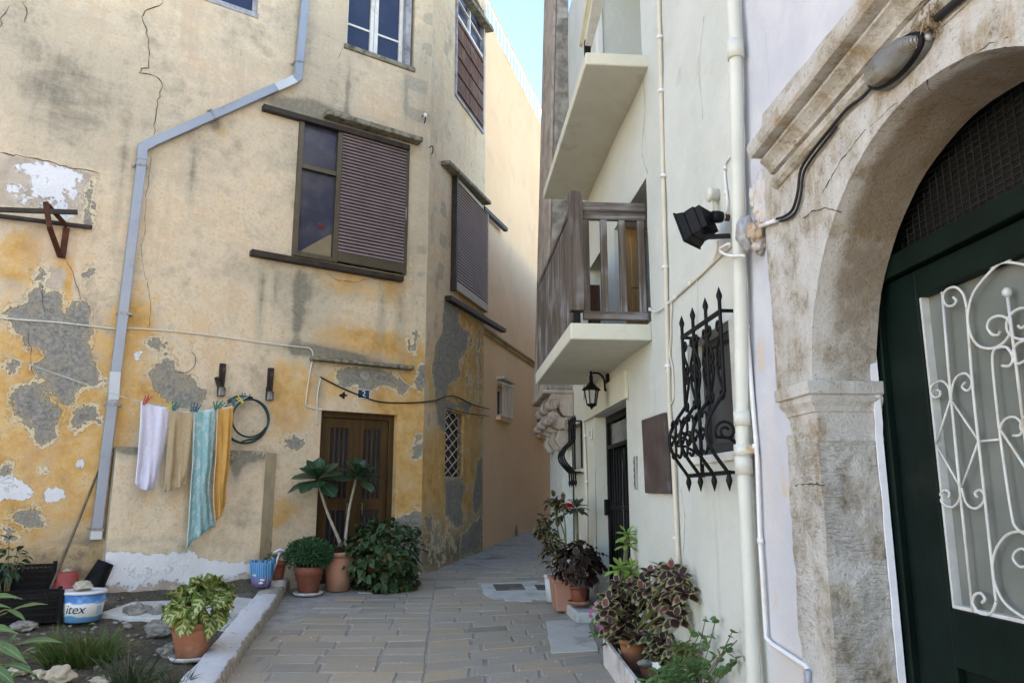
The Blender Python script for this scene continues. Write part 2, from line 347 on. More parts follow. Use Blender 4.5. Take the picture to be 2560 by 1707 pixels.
def mat_stone(name='weathered_limestone', tooled=False):
    t = NT(name); n1 = t.noise(2.2, 7, .65); n2 = t.noise(9, 8, .72); n3 = t.noise(48, 7, .74); n4 = t.noise(150, 3, .6); vs = t.noise(1.0, 6, .65, t.map((9, 9, 1.4)))
    c = t.ramp(t.ma('ADD', t.ma('MULTIPLY', n2, .6), t.ma('MULTIPLY', n3, .4)), [(.36, (.21, .165, .115)), (.44, (.39, .345, .28)), (.51, (.52, .49, .44)), (.62, (.61, .59, .56))])
    c = t.mix(t.ma('MULTIPLY', t.step(vs, .53, .63), .55), c, (.36, .255, .14)); c = t.mix(t.ma('MULTIPLY', t.step(n1, .48, .56), .6), c, (.66, .655, .64))
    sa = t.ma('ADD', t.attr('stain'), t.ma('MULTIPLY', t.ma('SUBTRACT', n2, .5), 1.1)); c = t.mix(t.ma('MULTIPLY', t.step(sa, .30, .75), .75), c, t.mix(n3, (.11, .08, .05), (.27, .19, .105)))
    c = t.mix(t.ma('MULTIPLY', t.step(n3, .55, .66), .6), c, (.15, .12, .09))
    h = t.ma('ADD', t.ma('MULTIPLY', n3, 1.7), t.ma('ADD', t.ma('MULTIPLY', n2, 1.6), t.ma('MULTIPLY', n4, .6)))
    if tooled:
        w = t.noise(1.0, 4, .6, t.map((26, 26, 120), (.18, 0, 0)), .5); k = t.step(t.noise(4, 4), .40, .58); h = t.ma('ADD', h, t.ma('MULTIPLY', t.ma('MULTIPLY', w, k), 2.4)); c = t.mix(t.ma('MULTIPLY', t.step(w, .47, .38), t.ma('MULTIPLY', k, .55)), c, (.27, .22, .16))
    return t.out(c, .92, t.bump(h, .95, .008), 0, .12)
def mat_pink():
    t = NT('peach_wall_paint'); n1 = t.noise(.7, 5); n2 = t.noise(22, 4)
    c = t.mix(t.step(n1, .35, .65), (.82, .55, .345), (.85, .595, .385)); c = t.mix(t.ma('MULTIPLY', t.attr('low'), .4), c, (.74, .56, .43)); n5 = t.noise(2.2, 6, .65); c = t.mix(t.ma('MULTIPLY', t.step(n5, .54, .66), .22), c, (.50, .40, .31))
    return t.out(c, .9, t.bump(n2, .3, .003), 0, .15)
def mat_paver():
    t = NT('paving_stone'); r = t.attr('rnd'); n2 = t.noise(9, 6, .65); n3 = t.noise(70, 5, .7); n1 = t.noise(1.1, 4)
    c = t.ramp(r, [(.0, (.21, .182, .148)), (.25, (.305, .264, .205)), (.45, (.36, .312, .242)), (.62, (.355, .285, .20)), (.8, (.41, .32, .215)), (.92, (.415, .368, .29)), (1, (.27, .243, .215))])
    c = t.mix(t.step(n2, .35, .68), c, t.mix(.45, c, (.31, .30, .28))); c = t.mix(t.ma('MULTIPLY', t.step(n3, .53, .68), .5), c, (.10, .092, .082))
    c = t.mix(t.ma('MULTIPLY', t.step(n1, .52, .7), .35), c, (.30, .29, .27))
    return t.out(c, .62, t.bump(t.ma('ADD', n3, t.ma('MULTIPLY', n2, 1.5)), .5, .004), 0, .35)
def mat_soil():
    t = NT('garden_soil'); n1 = t.noise(2.2, 6, .65); n2 = t.noise(30, 6, .75)
    c = t.ramp(n2, [(.3, (.045, .037, .027)), (.5, (.10, .085, .062)), (.7, (.19, .165, .125))]); c = t.mix(t.step(n1, .5, .68), c, (.17, .155, .13))
    return t.out(c, .96, t.bump(n2, 1.0, .02), 0, .1)
def mat_rough_white():
    t = NT('flaking_whitewash'); n1 = t.noise(3, 7, .65); n2 = t.noise(20, 6, .7); v = t.ma('ADD', t.attr('white'), t.ma('ADD', t.ma('MULTIPLY', t.ma('SUBTRACT', n1, .5), .42), t.ma('MULTIPLY', t.ma('SUBTRACT', n2, .5), .34)))
    base = t.ramp(n2, [(.3, (.22, .19, .15)), (.55, (.42, .38, .32)), (.7, (.50, .47, .42))]); c = t.mix(t.step(v, -.01, .02), base, t.mix(n2, (.50, .505, .52), (.66, .67, .69)))
    return t.out(c, .93, t.bump(t.ma('ADD', t.ma('MULTIPLY', n1, 2), n2), .9, .014), 0, .12)
M_FAC, M_WHITE, M_LAV, M_STONE, M_PINK, M_PAVE, M_SOIL, M_RW = mat_facade(), mat_white(), mat_lav(), mat_stone(), mat_pink(), mat_paver(), mat_soil(), mat_rough_white()
M_MORTAR = simple('grey_mortar', (.27, .255, .23), (.37, .35, .32), 8, .9, .5, 60, dirt=(.15, .14, .12))
M_CEM = simple('pale_cement', (.42, .42, .40), (.54, .54, .51), 5, .9, .5, 50, dirt=(.24, .24, .23))
M_GREYSTONE = simple('grey_stained_stone', (.13, .115, .10), (.36, .32, .27), 5, .95, .9, 22, dirt=(.07, .065, .06), dscale=4, dist=.012)
M_STREAK = simple('streaked_stone', (.30, .235, .19), (.47, .40, .34), 4, .95, .8, 26, dirt=(.20, .15, .11), dist=.01)
M_OLDSILL = simple('mossy_concrete', (.10, .09, .07), (.30, .27, .20), 12, .95, .8, 40, dirt=(.05, .05, .035), dscale=7, dist=.008)
M_BRONZE = simple('bronze_aluminium', (.085, .07, .048), (.105, .088, .062), 5, .42, .05, 60, .5)
M_BRONZED = simple('dark_brown_rail', (.022, .016, .012), (.045, .034, .026), 8, .55, .1, 60, .2)
M_SLAT = simple('mauve_brown_slats', (.205, .15, .148), (.24, .18, .175), 4, .45, .05, 80)
M_GREYWOOD = simple('grey_flaking_wood', (.23, .23, .27), (.38, .38, .40), 9, .8, .5, 50, dirt=(.10, .09, .09))
M_WINWHITE = simple('aged_white_paint', (.58, .57, .55), (.70, .69, .66), 7, .6, .3, 40, dirt=(.40, .36, .30))
M_REDWOOD = wood('red_brown_boards', (.085, .035, .022), (.145, .07, .045), 2, (.20, .13, .10))
M_DOORWOOD = wood('varnished_door_wood', (.055, .028, .009), (.10, .056, .02), 2, None, .4)
M_PINE = wood('pine_boards', (.33, .17, .065), (.46, .27, .11), 2, None, .5)
M_GREYTIMBER = wood('weathered_timber', (.07, .05, .038), (.15, .122, .10), 2, (.27, .26, .265))
M_GREYTIMBERY = wood('weathered_timber_rail', (.07, .05, .038), (.15, .122, .10), 1, (.25, .24, .245))
M_GREYTIMBERX = wood('weathered_timber_end_rail', (.08, .06, .046), (.165, .137, .115), 0, (.30, .29, .30))
M_IRON = simple('black_iron', (.003, .003, .0035), (.007, .007, .0075), 20, .5, .3, 90, 0, .18)
M_RUST = simple('rusty_iron', (.055, .018, .010), (.10, .035, .018), 14, .75, .5, 60, .1, dirt=(.03, .012, .008))
M_WIRON = simple('white_painted_iron', (.44, .455, .445), (.54, .555, .545), 12, .45, .2, 70, dirt=(.45, .38, .30), dscale=9)
M_GREEN = simple('dark_green_paint', (.0018, .0065, .0052), (.003, .0105, .008), 5, .5, .2, 60, 0, .12, dirt=(.008, .012, .010))
M_BLACKP = simple('black_plastic', (.004, .004, .0045), (.009, .009, .010), 10, .55, .1, 80, 0, .15)
M_CREAM = simple('cream_paint', (.54, .525, .43), (.61, .595, .50), 3, .8, .25, 30, dirt=(.50, .47, .38), dscale=3)
M_PVC = simple('white_pipe', (.55, .56, .50), (.61, .615, .555), 3, .45, .05, 50, dirt=(.52, .52, .47), dscale=2)
M_GREYPIPE = simple('grey_pipe', (.255, .29, .345), (.29, .325, .375), 2, .42, .06, 60, .15, dirt=(.22, .24, .27), dscale=3)
M_PALEPIPE = simple('pale_grey_pipe', (.46, .50, .54), (.52, .56, .59), 3, .5, .1, 50)
M_STEEL = simple('bracket_steel', (.16, .15, .14), (.30, .29, .28), 20, .5, .2, 80, .7)
M_VOID = simple('dark_interior', (.012, .012, .014), (.02, .02, .022), 3, .9, .05, 10)
def glass(name, col, rough=.06, c2=None):
    t = NT(name); n = t.noise(3, 4); return t.out(t.mix(t.step(n, .4, .7), col, c2 or col), rough, t.bump(t.noise(1.5, 2), .05, .01), 0, .3)
M_NAVY = glass('navy_reflecting_glass', (.022, .032, .07), .14, (.03, .042, .08))
M_DUSTY = glass('dusty_window_glass', (.035, .037, .062), .22, (.075, .07, .085))
M_DKGLASS = glass('dark_glass', (.012, .012, .014), .12)

# ------------------------------------------------------------------ ground
mb = MB(); g = [(-60, -30), (60, -30), (60, 60), (-60, 60)]
mb.add([(x, y, gz(x, y) - .03) for x, y in g], [(0, 1, 2, 3)]); tag(mb.build('ground', M_MORTAR), kind='structure')
def kerb_x(y, side=0): return -1.51 - (y - 5.73) * .085 - side
def in_pave(x, y):
    if x < kerb_x(y) - .05 and y < 9.9: return False
    p = Vector((x, y, 0)) - A.O
    return p.dot(A.N) > -.15 and (p.dot(B.N) > -.15) and x < 1.62
rng = random.Random(5)
mb = MB(); mort = MB()
def paver(c):
    cx = sum(p[0] for p in c) / 4; cy = sum(p[1] for p in c) / 4
    if not in_pave(cx, cy): return
    mb.r = min(1, max(0, rng.gauss(.47, .24))); h = rng.uniform(-.002, .003); tx, ty = rng.uniform(-.012, .012), rng.uniform(-.012, .012)
    jit = [(p[0] + rng.uniform(-.010, .010), p[1] + rng.uniform(-.008, .008)) for p in c]
    def ring(gap, dz):
        out = []
        for p in jit:
            dx, dy = p[0] - cx, p[1] - cy; l = math.hypot(dx, dy); out.append((p[0] - dx / l * gap * 1.4, p[1] - dy / l * gap * 1.4, gz(*p) + dz + h + dx * tx + dy * ty))
        return out
    vs = ring(.005, -.03) + ring(.007, -.004) + ring(.016, .004)
    fs = [(8, 9, 10, 11)] + [(a + k, a + (k + 1) % 4, a + 4 + (k + 1) % 4, a + 4 + k) for a in (0, 4) for k in range(4)]
    mb.add(vs, fs)
XS = -.16
def rowy(y0, x):
    if x <= XS: return y0 + (x - XS) * -.05
    k = .34 * min(1, max(0, (9.0 - y0) / 3.6)); return y0 + (x - XS) * k
y0 = 2.2; row = 0
while y0 < 22:
    dy = rng.uniform(.195, .24) if y0 < 9 else rng.uniform(.17, .21); y1 = y0 + dy
    for zone in (0, 1):
        x = XS - rng.uniform(.1, .34) if zone == 0 else XS
        xe = -3.2 if zone == 0 else 9
        if zone == 0:
            e = XS
            while e > xe:
                w = rng.uniform(.33, .46) if e < XS or row % 2 else rng.uniform(.18, .38); s = e - w
                paver([(s, rowy(y0, s)), (e, rowy(y0, e)), (e, rowy(y1, e)), (s, rowy(y1, s))]); e = s
        else:
            s = XS; first = True
            while s < 1.75 or (y0 > 9 and s < 6):
                w = rng.uniform(.32, .52) if not first or row % 2 else rng.uniform(.18, .36); e = s + w; first = False
                paver([(s, rowy(y0, s)), (e, rowy(y0, e)), (e, rowy(y1, e)), (s, rowy(y1, s))]); s = e
    y0 = y1; row += 1
tag(mb.build('pavement', M_PAVE), kind='structure')
P = [(-1.9, 1.5), (1.6, 1.5), (1.6, 10.5), (8, 22), (3, 22), (-.6, 10.4), (-2.2, 9.6)]
tag(MB().add([(x, y, gz(x, y) - .006) for x, y in P], [tuple(range(len(P)))]).build('pavement_mortar', M_MORTAR), kind='structure')
# soil bed behind the kerb
mb = MB(); nx, ny = 110, 130; vs = []
for j in range(ny + 1):
    for i in range(nx + 1):
        y = 3.2 + 7.2 * j / ny; x = kerb_x(y, .16) - (6.5 * (i / nx) ** 1.3)
        h = .055 + .05 * mnoise.noise(Vector((x * 1.3, y * 1.3, 0))) + .03 * mnoise.noise(Vector((x * 5, y * 5, 2))) + .014 * mnoise.noise(Vector((x * 15, y * 15, 5)))
        d = (Vector((x, y, 0)) - A.O).dot(A.N); h += .15 * max(0, 1 - abs(d) / 1.0)
        vs.append((x, y, gz(x, y) + h))
def bed_h(x, y):
    d = (Vector((x, y, 0)) - A.O).dot(A.N); return gz(x, y) + .055 + .05 * mnoise.noise(Vector((x * 1.3, y * 1.3, 0))) + .15 * max(0, 1 - abs(d) / 1.0)
mb.add(vs, [(j * (nx + 1) + i + 1, j * (nx + 1) + i, (j + 1) * (nx + 1) + i, (j + 1) * (nx + 1) + i + 1) for j in range(ny) for i in range(nx)], sm=True)
tag(mb.build('soil_bed', M_SOIL), kind='structure')
# white-washed kerb
mb = MB(); n = 60; vs = []; wa = []
for j in range(n + 1):
    y = 3.0 + (9.9 - 3.0) * j / n; q = lambda k: .02 * mnoise.noise(Vector((k, y * 3, 1)))
    x0, x1 = kerb_x(y) + q(1), kerb_x(y, .225) + q(2); t = gz(0, y)
    prof = [(x0 + .015, t - .05), (x0 + .008, t + .06 + q(3)), (x0 + .002, t + .100 + q(4)), (x0 - .018, t + .112 + q(5)), (x1 + .02, t + .118 + q(6)), (x1 + .003, t + .10 + q(7)), (x1, t - .05)]
    for k, (x, z) in enumerate(prof): vs.append((x, y, z)); wa.append([-.34, -.2, -.09, .04, .03, -.02, -.12][k] + (.04 if y < 8.4 else -.12))
mb.add(vs, [(j * 7 + k, j * 7 + k + 1, (j + 1) * 7 + k + 1, (j + 1) * 7 + k) for j in range(n) for k in range(6)] + [tuple(range(7))[::-1], tuple(n * 7 + k for k in range(7))], sm=True)
tag(mb.build('kerb', M_RW, attrs={'white': wa}), kind='structure')

# ------------------------------------------------------------------ yellow house
yh = thing('yellow_house', 'weathered yellow and ochre plastered corner house with peeling cement patches', 'house', A.pt(0, gz(0, 9)))
def au(px, py, o=0): return A.uz(px, py, o)[0]
def az(px, py, o=0): return A.uz(px, py, o)[1]
def bu(px, py, o=0): return B.uz(px, py, o)[0]
def bz(px, py, o=0): return B.uz(px, py, o)[1]
uL = -14.5; HT = 10.3
SW = (au(738, 470), au(1017, 530), az(870, 664), az(885, 332))       # sliding shutter window
UW = (au(868, 60), au(1036, 100), az(940, 139), az(940, 139) + 1.75) # white upper window
TW = (au(430, -20), au(645, 20), az(643, 42), az(643, 42) + 1.6)     # window cut by the top edge
DR = (au(801, 1090), au(992, 1110), gz(0, 9) - .1, az(900, 1031))    # front door
HOLES_A = [SW + (.16,), UW + (.22,), TW + (.2,), DR + (.16,)]
big = PA(A, 2, [(30, 600), (100, 540), (180, 510), (190, 470), (240, 420), (280, 400), (320, 430), (410, 460), (415, 590), (450, 585), (510, 510), (580, 500), (625, 560), (620, 700), (590, 760), (640, 870), (690, 1040), (610, 1090), (520, 1130), (500, 1180), (420, 1190), (370, 1140), (335, 1060), (345, 990), (260, 1010), (205, 980), (235, 930), (320, 890), (250, 820), (180, 830), (165, 740), (80, 690)])
GREY_A = [big, PA(A, 2, [(85, 1110), (200, 1060), (290, 1090), (260, 1140), (330, 1170), (430, 1260), (400, 1330), (360, 1440), (290, 1480), (230, 1420), (210, 1330), (100, 1270), (80, 1200)]),
    PA(A, 2, [(510, 1280), (580, 1210), (650, 1240), (680, 1310), (600, 1340), (510, 1400), (485, 1340)]), PA(A, 2, [(40, 930), (90, 915), (130, 930), (90, 965)]), PA(A, 2, [(600, 290), (645, 285), (610, 350), (585, 400), (565, 340)]),
    PA(A, 2, [(250, 290), (315, 280), (300, 330), (280, 380), (255, 340)]), PA(A, 2, [(1040, 740), (1130, 780), (1120, 840), (1050, 840), (1015, 800)]),
    PA(A, 2, [(1110, 890), (1165, 910), (1170, 980), (1330, 1050), (1340, 1100), (1420, 1105), (1380, 1190), (1330, 1225), (1160, 1220), (1110, 1130), (1045, 1100), (1050, 1060), (1030, 1010), (1080, 950)]),
    PA(A, 5, [(565, 970), (620, 950), (830, 960), (960, 1020), (1060, 1080), (1000, 1110), (950, 1090), (870, 1070), (740, 1150), (690, 1090), (600, 1100), (570, 1050)]), PA(A, 5, [(215, 1440), (320, 1420), (330, 1470), (260, 1530), (200, 1490)]),
    PA(A, 5, [(1090, 1420), (1130, 1400), (1120, 1450), (1090, 1460)]), PA(A, 5, [(1085, 1490), (1140, 1480), (1130, 1559), (1090, 1559)]), PA(A, 5, [(1120, 960), (1180, 930), (1190, 1060), (1110, 1120), (1080, 1060)]),
    PA(A, 3, [(20, 490), (100, 500), (90, 560), (40, 600)]), PA(A, 3, [(100, 380), (250, 370), (300, 470), (200, 500), (110, 450)]), PA(A, 3, [(20, 50), (60, 60), (10, 120)]), PA(A, 6, [(960, 460), (1100, 370), (1140, 420), (1140, 800), (1000, 800), (960, 600)]),
    PA(A, 1, [(625, 1200), (655, 1200), (630, 1320), (615, 1540), (575, 1540), (605, 1300)])]
WHITE_A = [PA(A, 3, [(-40, 170), (80, 160), (190, 190), (225, 250), (170, 320), (-40, 300)]), PA(A, 3, [(280, 290), (310, 240), (400, 215), (450, 250), (450, 290), (330, 325)]), PA(A, 3, [(515, 50), (560, 20), (590, 60), (550, 110), (520, 90)]),
    PA(A, 1, [(90, 1090), (620, 1170), (620, 1230), (480, 1260), (470, 1400), (330, 1420), (240, 1380), (160, 1340), (60, 1300), (40, 1270), (130, 1290), (240, 1280), (250, 1200), (110, 1160)]), PA(A, 2, [(905, 860), (960, 845), (975, 880), (930, 905)]), PA(A, 1, [(330, 1440), (450, 1400), (520, 1480), (430, 1500)])]
RAW_A = [PA(A, 1, [(-300, 1010), (0, 1050), (250, 1090), (480, 1150), (690, 1195), (630, 1210), (600, 1300), (620, 1380), (610, 1450), (0, 1400), (-300, 1380)]), PA(A, 2, [(260, 370), (290, 300), (350, 260), (460, 280), (450, 400), (380, 440)])]
STONE_A = [PA(A, 4, q) for q in ([(1145, 95), (1225, 100), (1215, 190), (1145, 150)], [(1140, 285), (1215, 310), (1205, 392), (1140, 350)], [(1015, 505), (1180, 560), (1175, 660), (1015, 600)], [(1010, 720), (1160, 770), (1150, 850), (1010, 790)])] + \
    [PA(A, 5, q) for q in ([(1100, 120), (1170, 130), (1160, 185), (1100, 170)], [(1095, 295), (1160, 300), (1140, 340), (1100, 330)])]
def f_ochre_A(U, Zz):
    bl = [blobA(A, *q) for q in ((30, 1150, 260, 330, .75), (130, 1330, 180, 130, .35), (40, 640, 60, 90, .5), (160, 700, 25, 60, .5), (330, 800, 60, 60, .35), (420, 985, 90, 30, .5), (860, 700, 100, 60, .55), (930, 860, 110, 40, .45),
        (1020, 1000, 80, 110, .9), (1030, 1200, 50, 150, 1.1), (960, 880, 90, 40, .3), (720, 1010, 70, 120, .4), (700, 1290, 60, 60, .55), (880, 960, 160, 50, .35), (990, 720, 40, 60, .4), (540, 300, 30, 60, .25), (500, 820, 250, 120, .22), (350, 620, 60, 160, .18), (560, 1000, 300, 160, .16), (120, 1050, 260, 380, .25), (880, 800, 200, 120, .15), (720, 225, 50, 25, .5), (560, 330, 40, 40, .4))]
    return soft(U, Zz, bl) - .06
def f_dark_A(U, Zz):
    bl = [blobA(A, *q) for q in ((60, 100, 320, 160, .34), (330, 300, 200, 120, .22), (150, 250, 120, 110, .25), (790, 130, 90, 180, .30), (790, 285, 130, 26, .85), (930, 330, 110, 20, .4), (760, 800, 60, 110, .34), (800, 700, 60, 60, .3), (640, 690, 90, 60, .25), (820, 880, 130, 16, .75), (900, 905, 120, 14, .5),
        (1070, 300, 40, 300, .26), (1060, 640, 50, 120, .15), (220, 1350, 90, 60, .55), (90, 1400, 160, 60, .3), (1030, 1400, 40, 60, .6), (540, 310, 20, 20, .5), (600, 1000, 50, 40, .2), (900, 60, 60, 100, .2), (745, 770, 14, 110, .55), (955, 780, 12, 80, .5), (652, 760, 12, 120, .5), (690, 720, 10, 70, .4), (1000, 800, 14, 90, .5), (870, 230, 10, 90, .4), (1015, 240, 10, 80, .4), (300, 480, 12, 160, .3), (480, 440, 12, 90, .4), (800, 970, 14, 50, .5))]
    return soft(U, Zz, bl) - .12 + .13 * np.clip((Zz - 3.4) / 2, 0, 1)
FA = {'grey': lambda u, z: sdf(u, z, GREY_A), 'white': lambda u, z: sdf(u, z, WHITE_A), 'stone': lambda u, z: sdf(u, z, STONE_A), 'raw': lambda u, z: sdf(u, z, RAW_A), 'ochre': f_ochre_A, 'dark': f_dark_A,
      'chip': lambda u, z: soft(u, z, [blobA(A, *q) for q in ((80, 1150, 200, 250, .25), (1040, 900, 40, 120, .55), (1040, 1230, 40, 160, .25), (1040, 700, 40, 80, .3), (1070, 200, 30, 200, .3), (120, 520, 120, 60, .5), (620, 1080, 40, 30, .5))])}
panel('front_wall', A, uL, 0, -.2, HT, HOLES_A, .04, M_FAC, yh, FA)
uB = bu(1207, 1200)
SB = (bu(1131, 590), bu(1213, 640), bz(1171, 752), bz(1173, 487))
UB = (bu(1137, 150), bu(1207, 250), bz(1171, 288), bz(1171, -40))
LB = (bu(1113, 1110), bu(1159, 1110), bz(1136, 1193), bz(1136, 1030))
GREY_B = [PA(B, 5, [(1290, 480), (1400, 560), (1380, 640), (1450, 720), (1440, 840), (1380, 900), (1400, 1000), (1330, 1060), (1300, 1150), (1230, 1160), (1210, 1000), (1230, 820), (1270, 700)]), PA(B, 5, [(1230, 1180), (1480, 1200), (1440, 1290), (1420, 1240), (1300, 1240), (1290, 1390), (1240, 1340)]),
    PA(B, 6, [(1280, 165), (1410, 160), (1440, 220), (1400, 330), (1420, 480), (1370, 500), (1300, 420)]), PA(B, 6, [(1520, 40), (1545, 0), (1545, 300), (1500, 420), (1480, 300)]), PA(B, 6, [(1150, 420), (1200, 440), (1210, 520), (1170, 540)]), PA(B, 6, [(1400, 560), (1540, 420), (1535, 640), (1400, 700)]),
    PA(B, 5, [(1560, 660), (1610, 690), (1600, 800), (1575, 780)])]
STONE_B = [PA(B, 4, q) for q in ([(1290, 270), (1320, 320), (1310, 400), (1285, 360)], [(1265, 1370), (1300, 1400), (1300, 1500), (1262, 1460)])] + [PA(B, 5, q) for q in ([(1260, 30), (1305, 60), (1300, 150), (1255, 110)], [(1245, 235), (1290, 250), (1280, 360), (1240, 350)])]
def f_chip_B(U, Zz): return soft(U, Zz, [blobA(B, *q) for q in ((1120, 830, 70, 150, .40), (1190, 900, 50, 160, .36), (1180, 1330, 80, 90, .34), (1090, 1350, 40, 60, .5), (1215, 1100, 20, 300, .35), (1110, 500, 40, 200, .25), (1220, 400, 20, 300, .3))])
panel('alley_wall', B, 0, uB, -.2, HT, [SB + (.14,), UB + (.16,), LB + (.14,)], .036, M_FAC, yh,
    {'grey': lambda u, z: sdf(u, z, GREY_B), 'white': lambda u, z: u * 0 - 1, 'stone': lambda u, z: sdf(u, z, STONE_B), 'raw': lambda u, z: u * 0 - 1, 'chip': f_chip_B,
     'ochre': lambda u, z: soft(u, z, [blobA(B, *q) for q in ((1130, 1250, 100, 170, 1.1), (1190, 830, 60, 150, .9), (1180, 320, 80, 120, .3), (1160, 960, 80, 100, .6))]) - .05,
     'dark': lambda u, z: soft(u, z, [blobA(B, *q) for q in ((1180, 1370, 120, 60, .7), (1075, 1350, 30, 90, .4), (1150, 760, 70, 30, .3), (1090, 300, 30, 300, .16), (1220, 780, 20, 90, .6), (1210, 1250, 25, 160, .4))]) - .12})
# buttress-like bench block below the washing line
ub0, ub1 = au(272, 1300, .2), au(652, 1300, .2); zt = az(480, 1122, .2); BD = .22
BLK = Wall(A.pt(0, 0, BD).xy, 59.7, 1)
def f_blk_w(U, Zz):
    return sdf(U, Zz, [[BLK.uz(*p) for p in Z(3, [(640, 668), (730, 660), (1250, 670), (1290, 635), (1360, 690), (1450, 735), (1740, 735), (1745, 790), (1500, 850), (1300, 890), (1000, 900), (640, 900)])]])
blk = panel('bench_block', BLK, ub0, ub1, -.1, zt, [], .03, M_FAC, yh, {'grey': lambda u, z: sdf(u, z, [[BLK.uz(*p) for p in Z(3, q)] for q in ([(1540, 0), (1600, 0), (1590, 20), (1560, 40)], [(1350, 900), (1700, 860), (1740, 930), (1500, 990)])]), 'white': f_blk_w, 'stone': lambda u, z: u * 0 - 1, 'raw': lambda u, z: sdf(u, z, [[BLK.uz(*p) for p in Z(3, [(600, 830), (1500, 830), (1780, 770), (1780, 1150), (600, 1150)])]]),
    'ochre': lambda u, z: soft(u, z, [blobA(BLK, *q) for q in ((330, 1330, 120, 80, .25), (300, 1200, 50, 200, .1))]) - .12, 'dark': lambda u, z: soft(u, z, [blobA(BLK, *q) for q in ((610, 1128, 75, 34, 1.3), (330, 1118, 60, 20, 1.1), (590, 1170, 16, 60, .6), (560, 1450, 60, 40, .4), (620, 1400, 20, 40, .4))]) - .14,
    'chip': lambda u, z: soft(u, z, [blobA(BLK, *q) for q in ((600, 1125, 60, 20, .8), (320, 1440, 200, 40, .3))])}, wob=.02, thick=.3)
mb = MB(); e = .20                      # slanted right cheek of the block
mb.hexa([A.pt(ub1, -.1, 0), A.pt(ub1 + e, -.1, 0), A.pt(ub1 + e, zt - .01, 0), A.pt(ub1, zt - .01, 0)], [A.pt(ub1 - .01, -.1, BD), A.pt(ub1 + .002, -.1, BD), A.pt(ub1 + .002, zt - .01, BD), A.pt(ub1 - .01, zt - .01, BD)])
M_CHEEK = simple('stained_ochre_plaster', (.50, .42, .29), (.62, .53, .38), 5, .93, .5, 40, dirt=(.22, .17, .10), dscale=3)
mb.build('block_cheek', M_CHEEK, yh)
# rubble footing where the plaster has gone
mb = MB(); vs = []; n = 70
for j in range(9):
    for i in range(n + 1):
        u = uL + (ub0 + .1 - uL) * i / n; z = gz(0, A.pt(u, 0).y) - .1 + (.78 + .1 * mnoise.noise(Vector((u * 2, 3, 3)))) * j / 8
        vs.append(A.pt(u, z, .012 + .05 * (1 - j / 8) + .03 * mnoise.noise(Vector((u * 4, z * 5, 0))) + .02 * mnoise.noise(Vector((u * 11, z * 14, 4))) - (.03 if j == 8 else 0)))
mb.add(vs, [(j * (n + 1) + i, j * (n + 1) + i + 1, (j + 1) * (n + 1) + i + 1, (j + 1) * (n + 1) + i) for j in range(8) for i in range(n)], sm=True)
mb.build('rubble_footing', simple('crumbling_render', (.30, .21, .11), (.46, .35, .21), 6, .95, 1.0, 16, dirt=(.17, .13, .095), dscale=5, dist=.03), yh)
# cracks (dark open joints, a few millimetres wide)
M_CRACK = simple('crack_shadow', (.05, .042, .03), (.09, .075, .055), 20, .95, .3, 60)
def crack(pts, w=.011, seed=0):
    w *= .68
    r = random.Random(seed); P = [A.at(*p, .004) for p in pts]; Q = []
    for a, b in zip(P, P[1:]):
        k = max(2, int((b - a).length / .05))
        for i in range(k): Q.append(a.lerp(b, i / k) + A.U * r.uniform(-.014, .014) + Vector((0, 0, r.uniform(-.01, .01))))
    Q.append(P[-1]); rr = [w * r.uniform(.25, 1) * .5 for _ in Q]; rr[0] = rr[-1] = .0008
    MB().tube(Q, rr, 4).build('crack', M_CRACK, yh)
crack(Z(1, [(1120, 0), (1090, 40), (985, 75), (970, 120), (1000, 200), (1025, 330), (1020, 465), (960, 465), (958, 500), (1030, 510), (1090, 540), (1110, 600), (1080, 690), (1060, 830), (1050, 930)]), .018, 1)
crack(Z(1, [(1035, 1030), (1020, 1180), (1005, 1300), (990, 1559)]) + Z(2, [(960, 160), (990, 330), (1025, 460), (1020, 680)]), .010, 2)
crack(Z(1, [(0, 1045), (250, 1085), (480, 1145), (690, 1190)]), .022, 3)
crack(Z(1, [(190, 0), (160, 20), (180, 90), (165, 160)]), .014, 4); crack(Z(1, [(60, 40), (10, 130), (0, 190)]), .02, 5)
crack(Z(2, [(440, 220), (490, 270), (520, 380), (555, 500)]), .012, 6); crack(Z(2, [(280, 330), (300, 480), (310, 610)]), .009, 7); crack(Z(2, [(200, 700), (210, 900), (235, 1000)]), .012, 8)
crack(Z(5, [(480, 310), (560, 355), (680, 370), (790, 345), (900, 360)]), .014, 9); crack(Z(4, [(600, 310), (560, 400)]), .01, 10); crack(Z(4, [(640, 480), (620, 620), (610, 740)]), .007, 11)

# ---- windows, shutters, sills
fr = MB(); u0, u1, z0, z1 = SW; um = au(843, 480); o0, o1 = -.05, .045
for a, b, c, d in ((u0, u0 + .06, z0, z1), (u1 - .05, u1, z0, z1), (um - .035, um + .03, z0, z1), (u0 + .06, um - .035, z1 - .05, z1), (u0 + .06, um - .035, z0, z0 + .06)): fr.wbox(A, a, b, c, d, o0, o1)
zm = az(790, 425); fr.wbox(A, u0 + .06, um - .035, zm - .03, zm + .03, o0, o1 - .01)
sw = fr.build('window', M_BRONZE, yh, bevel=.003); sw['label'] = 'bronze sliding window with mauve slatted shutter half drawn'
WL[sw.name] = WL[yh.name]
MB().wbox(A, u0 + .05, um - .03, z0 + .05, zm - .02, -.03, -.015).build('lower_pane', M_DUSTY, sw)
MB().wbox(A, u0 + .05, um - .03, zm + .02, z1 - .04, -.03, -.016).build('upper_pane', M_DUSTY, sw)
ps = [A.at(*p, -.010) for p in ((733, 641), (760, 622), (822, 588), (829, 586), (826, 655))]; pn_ = [p - A.N * .004 for p in ps]
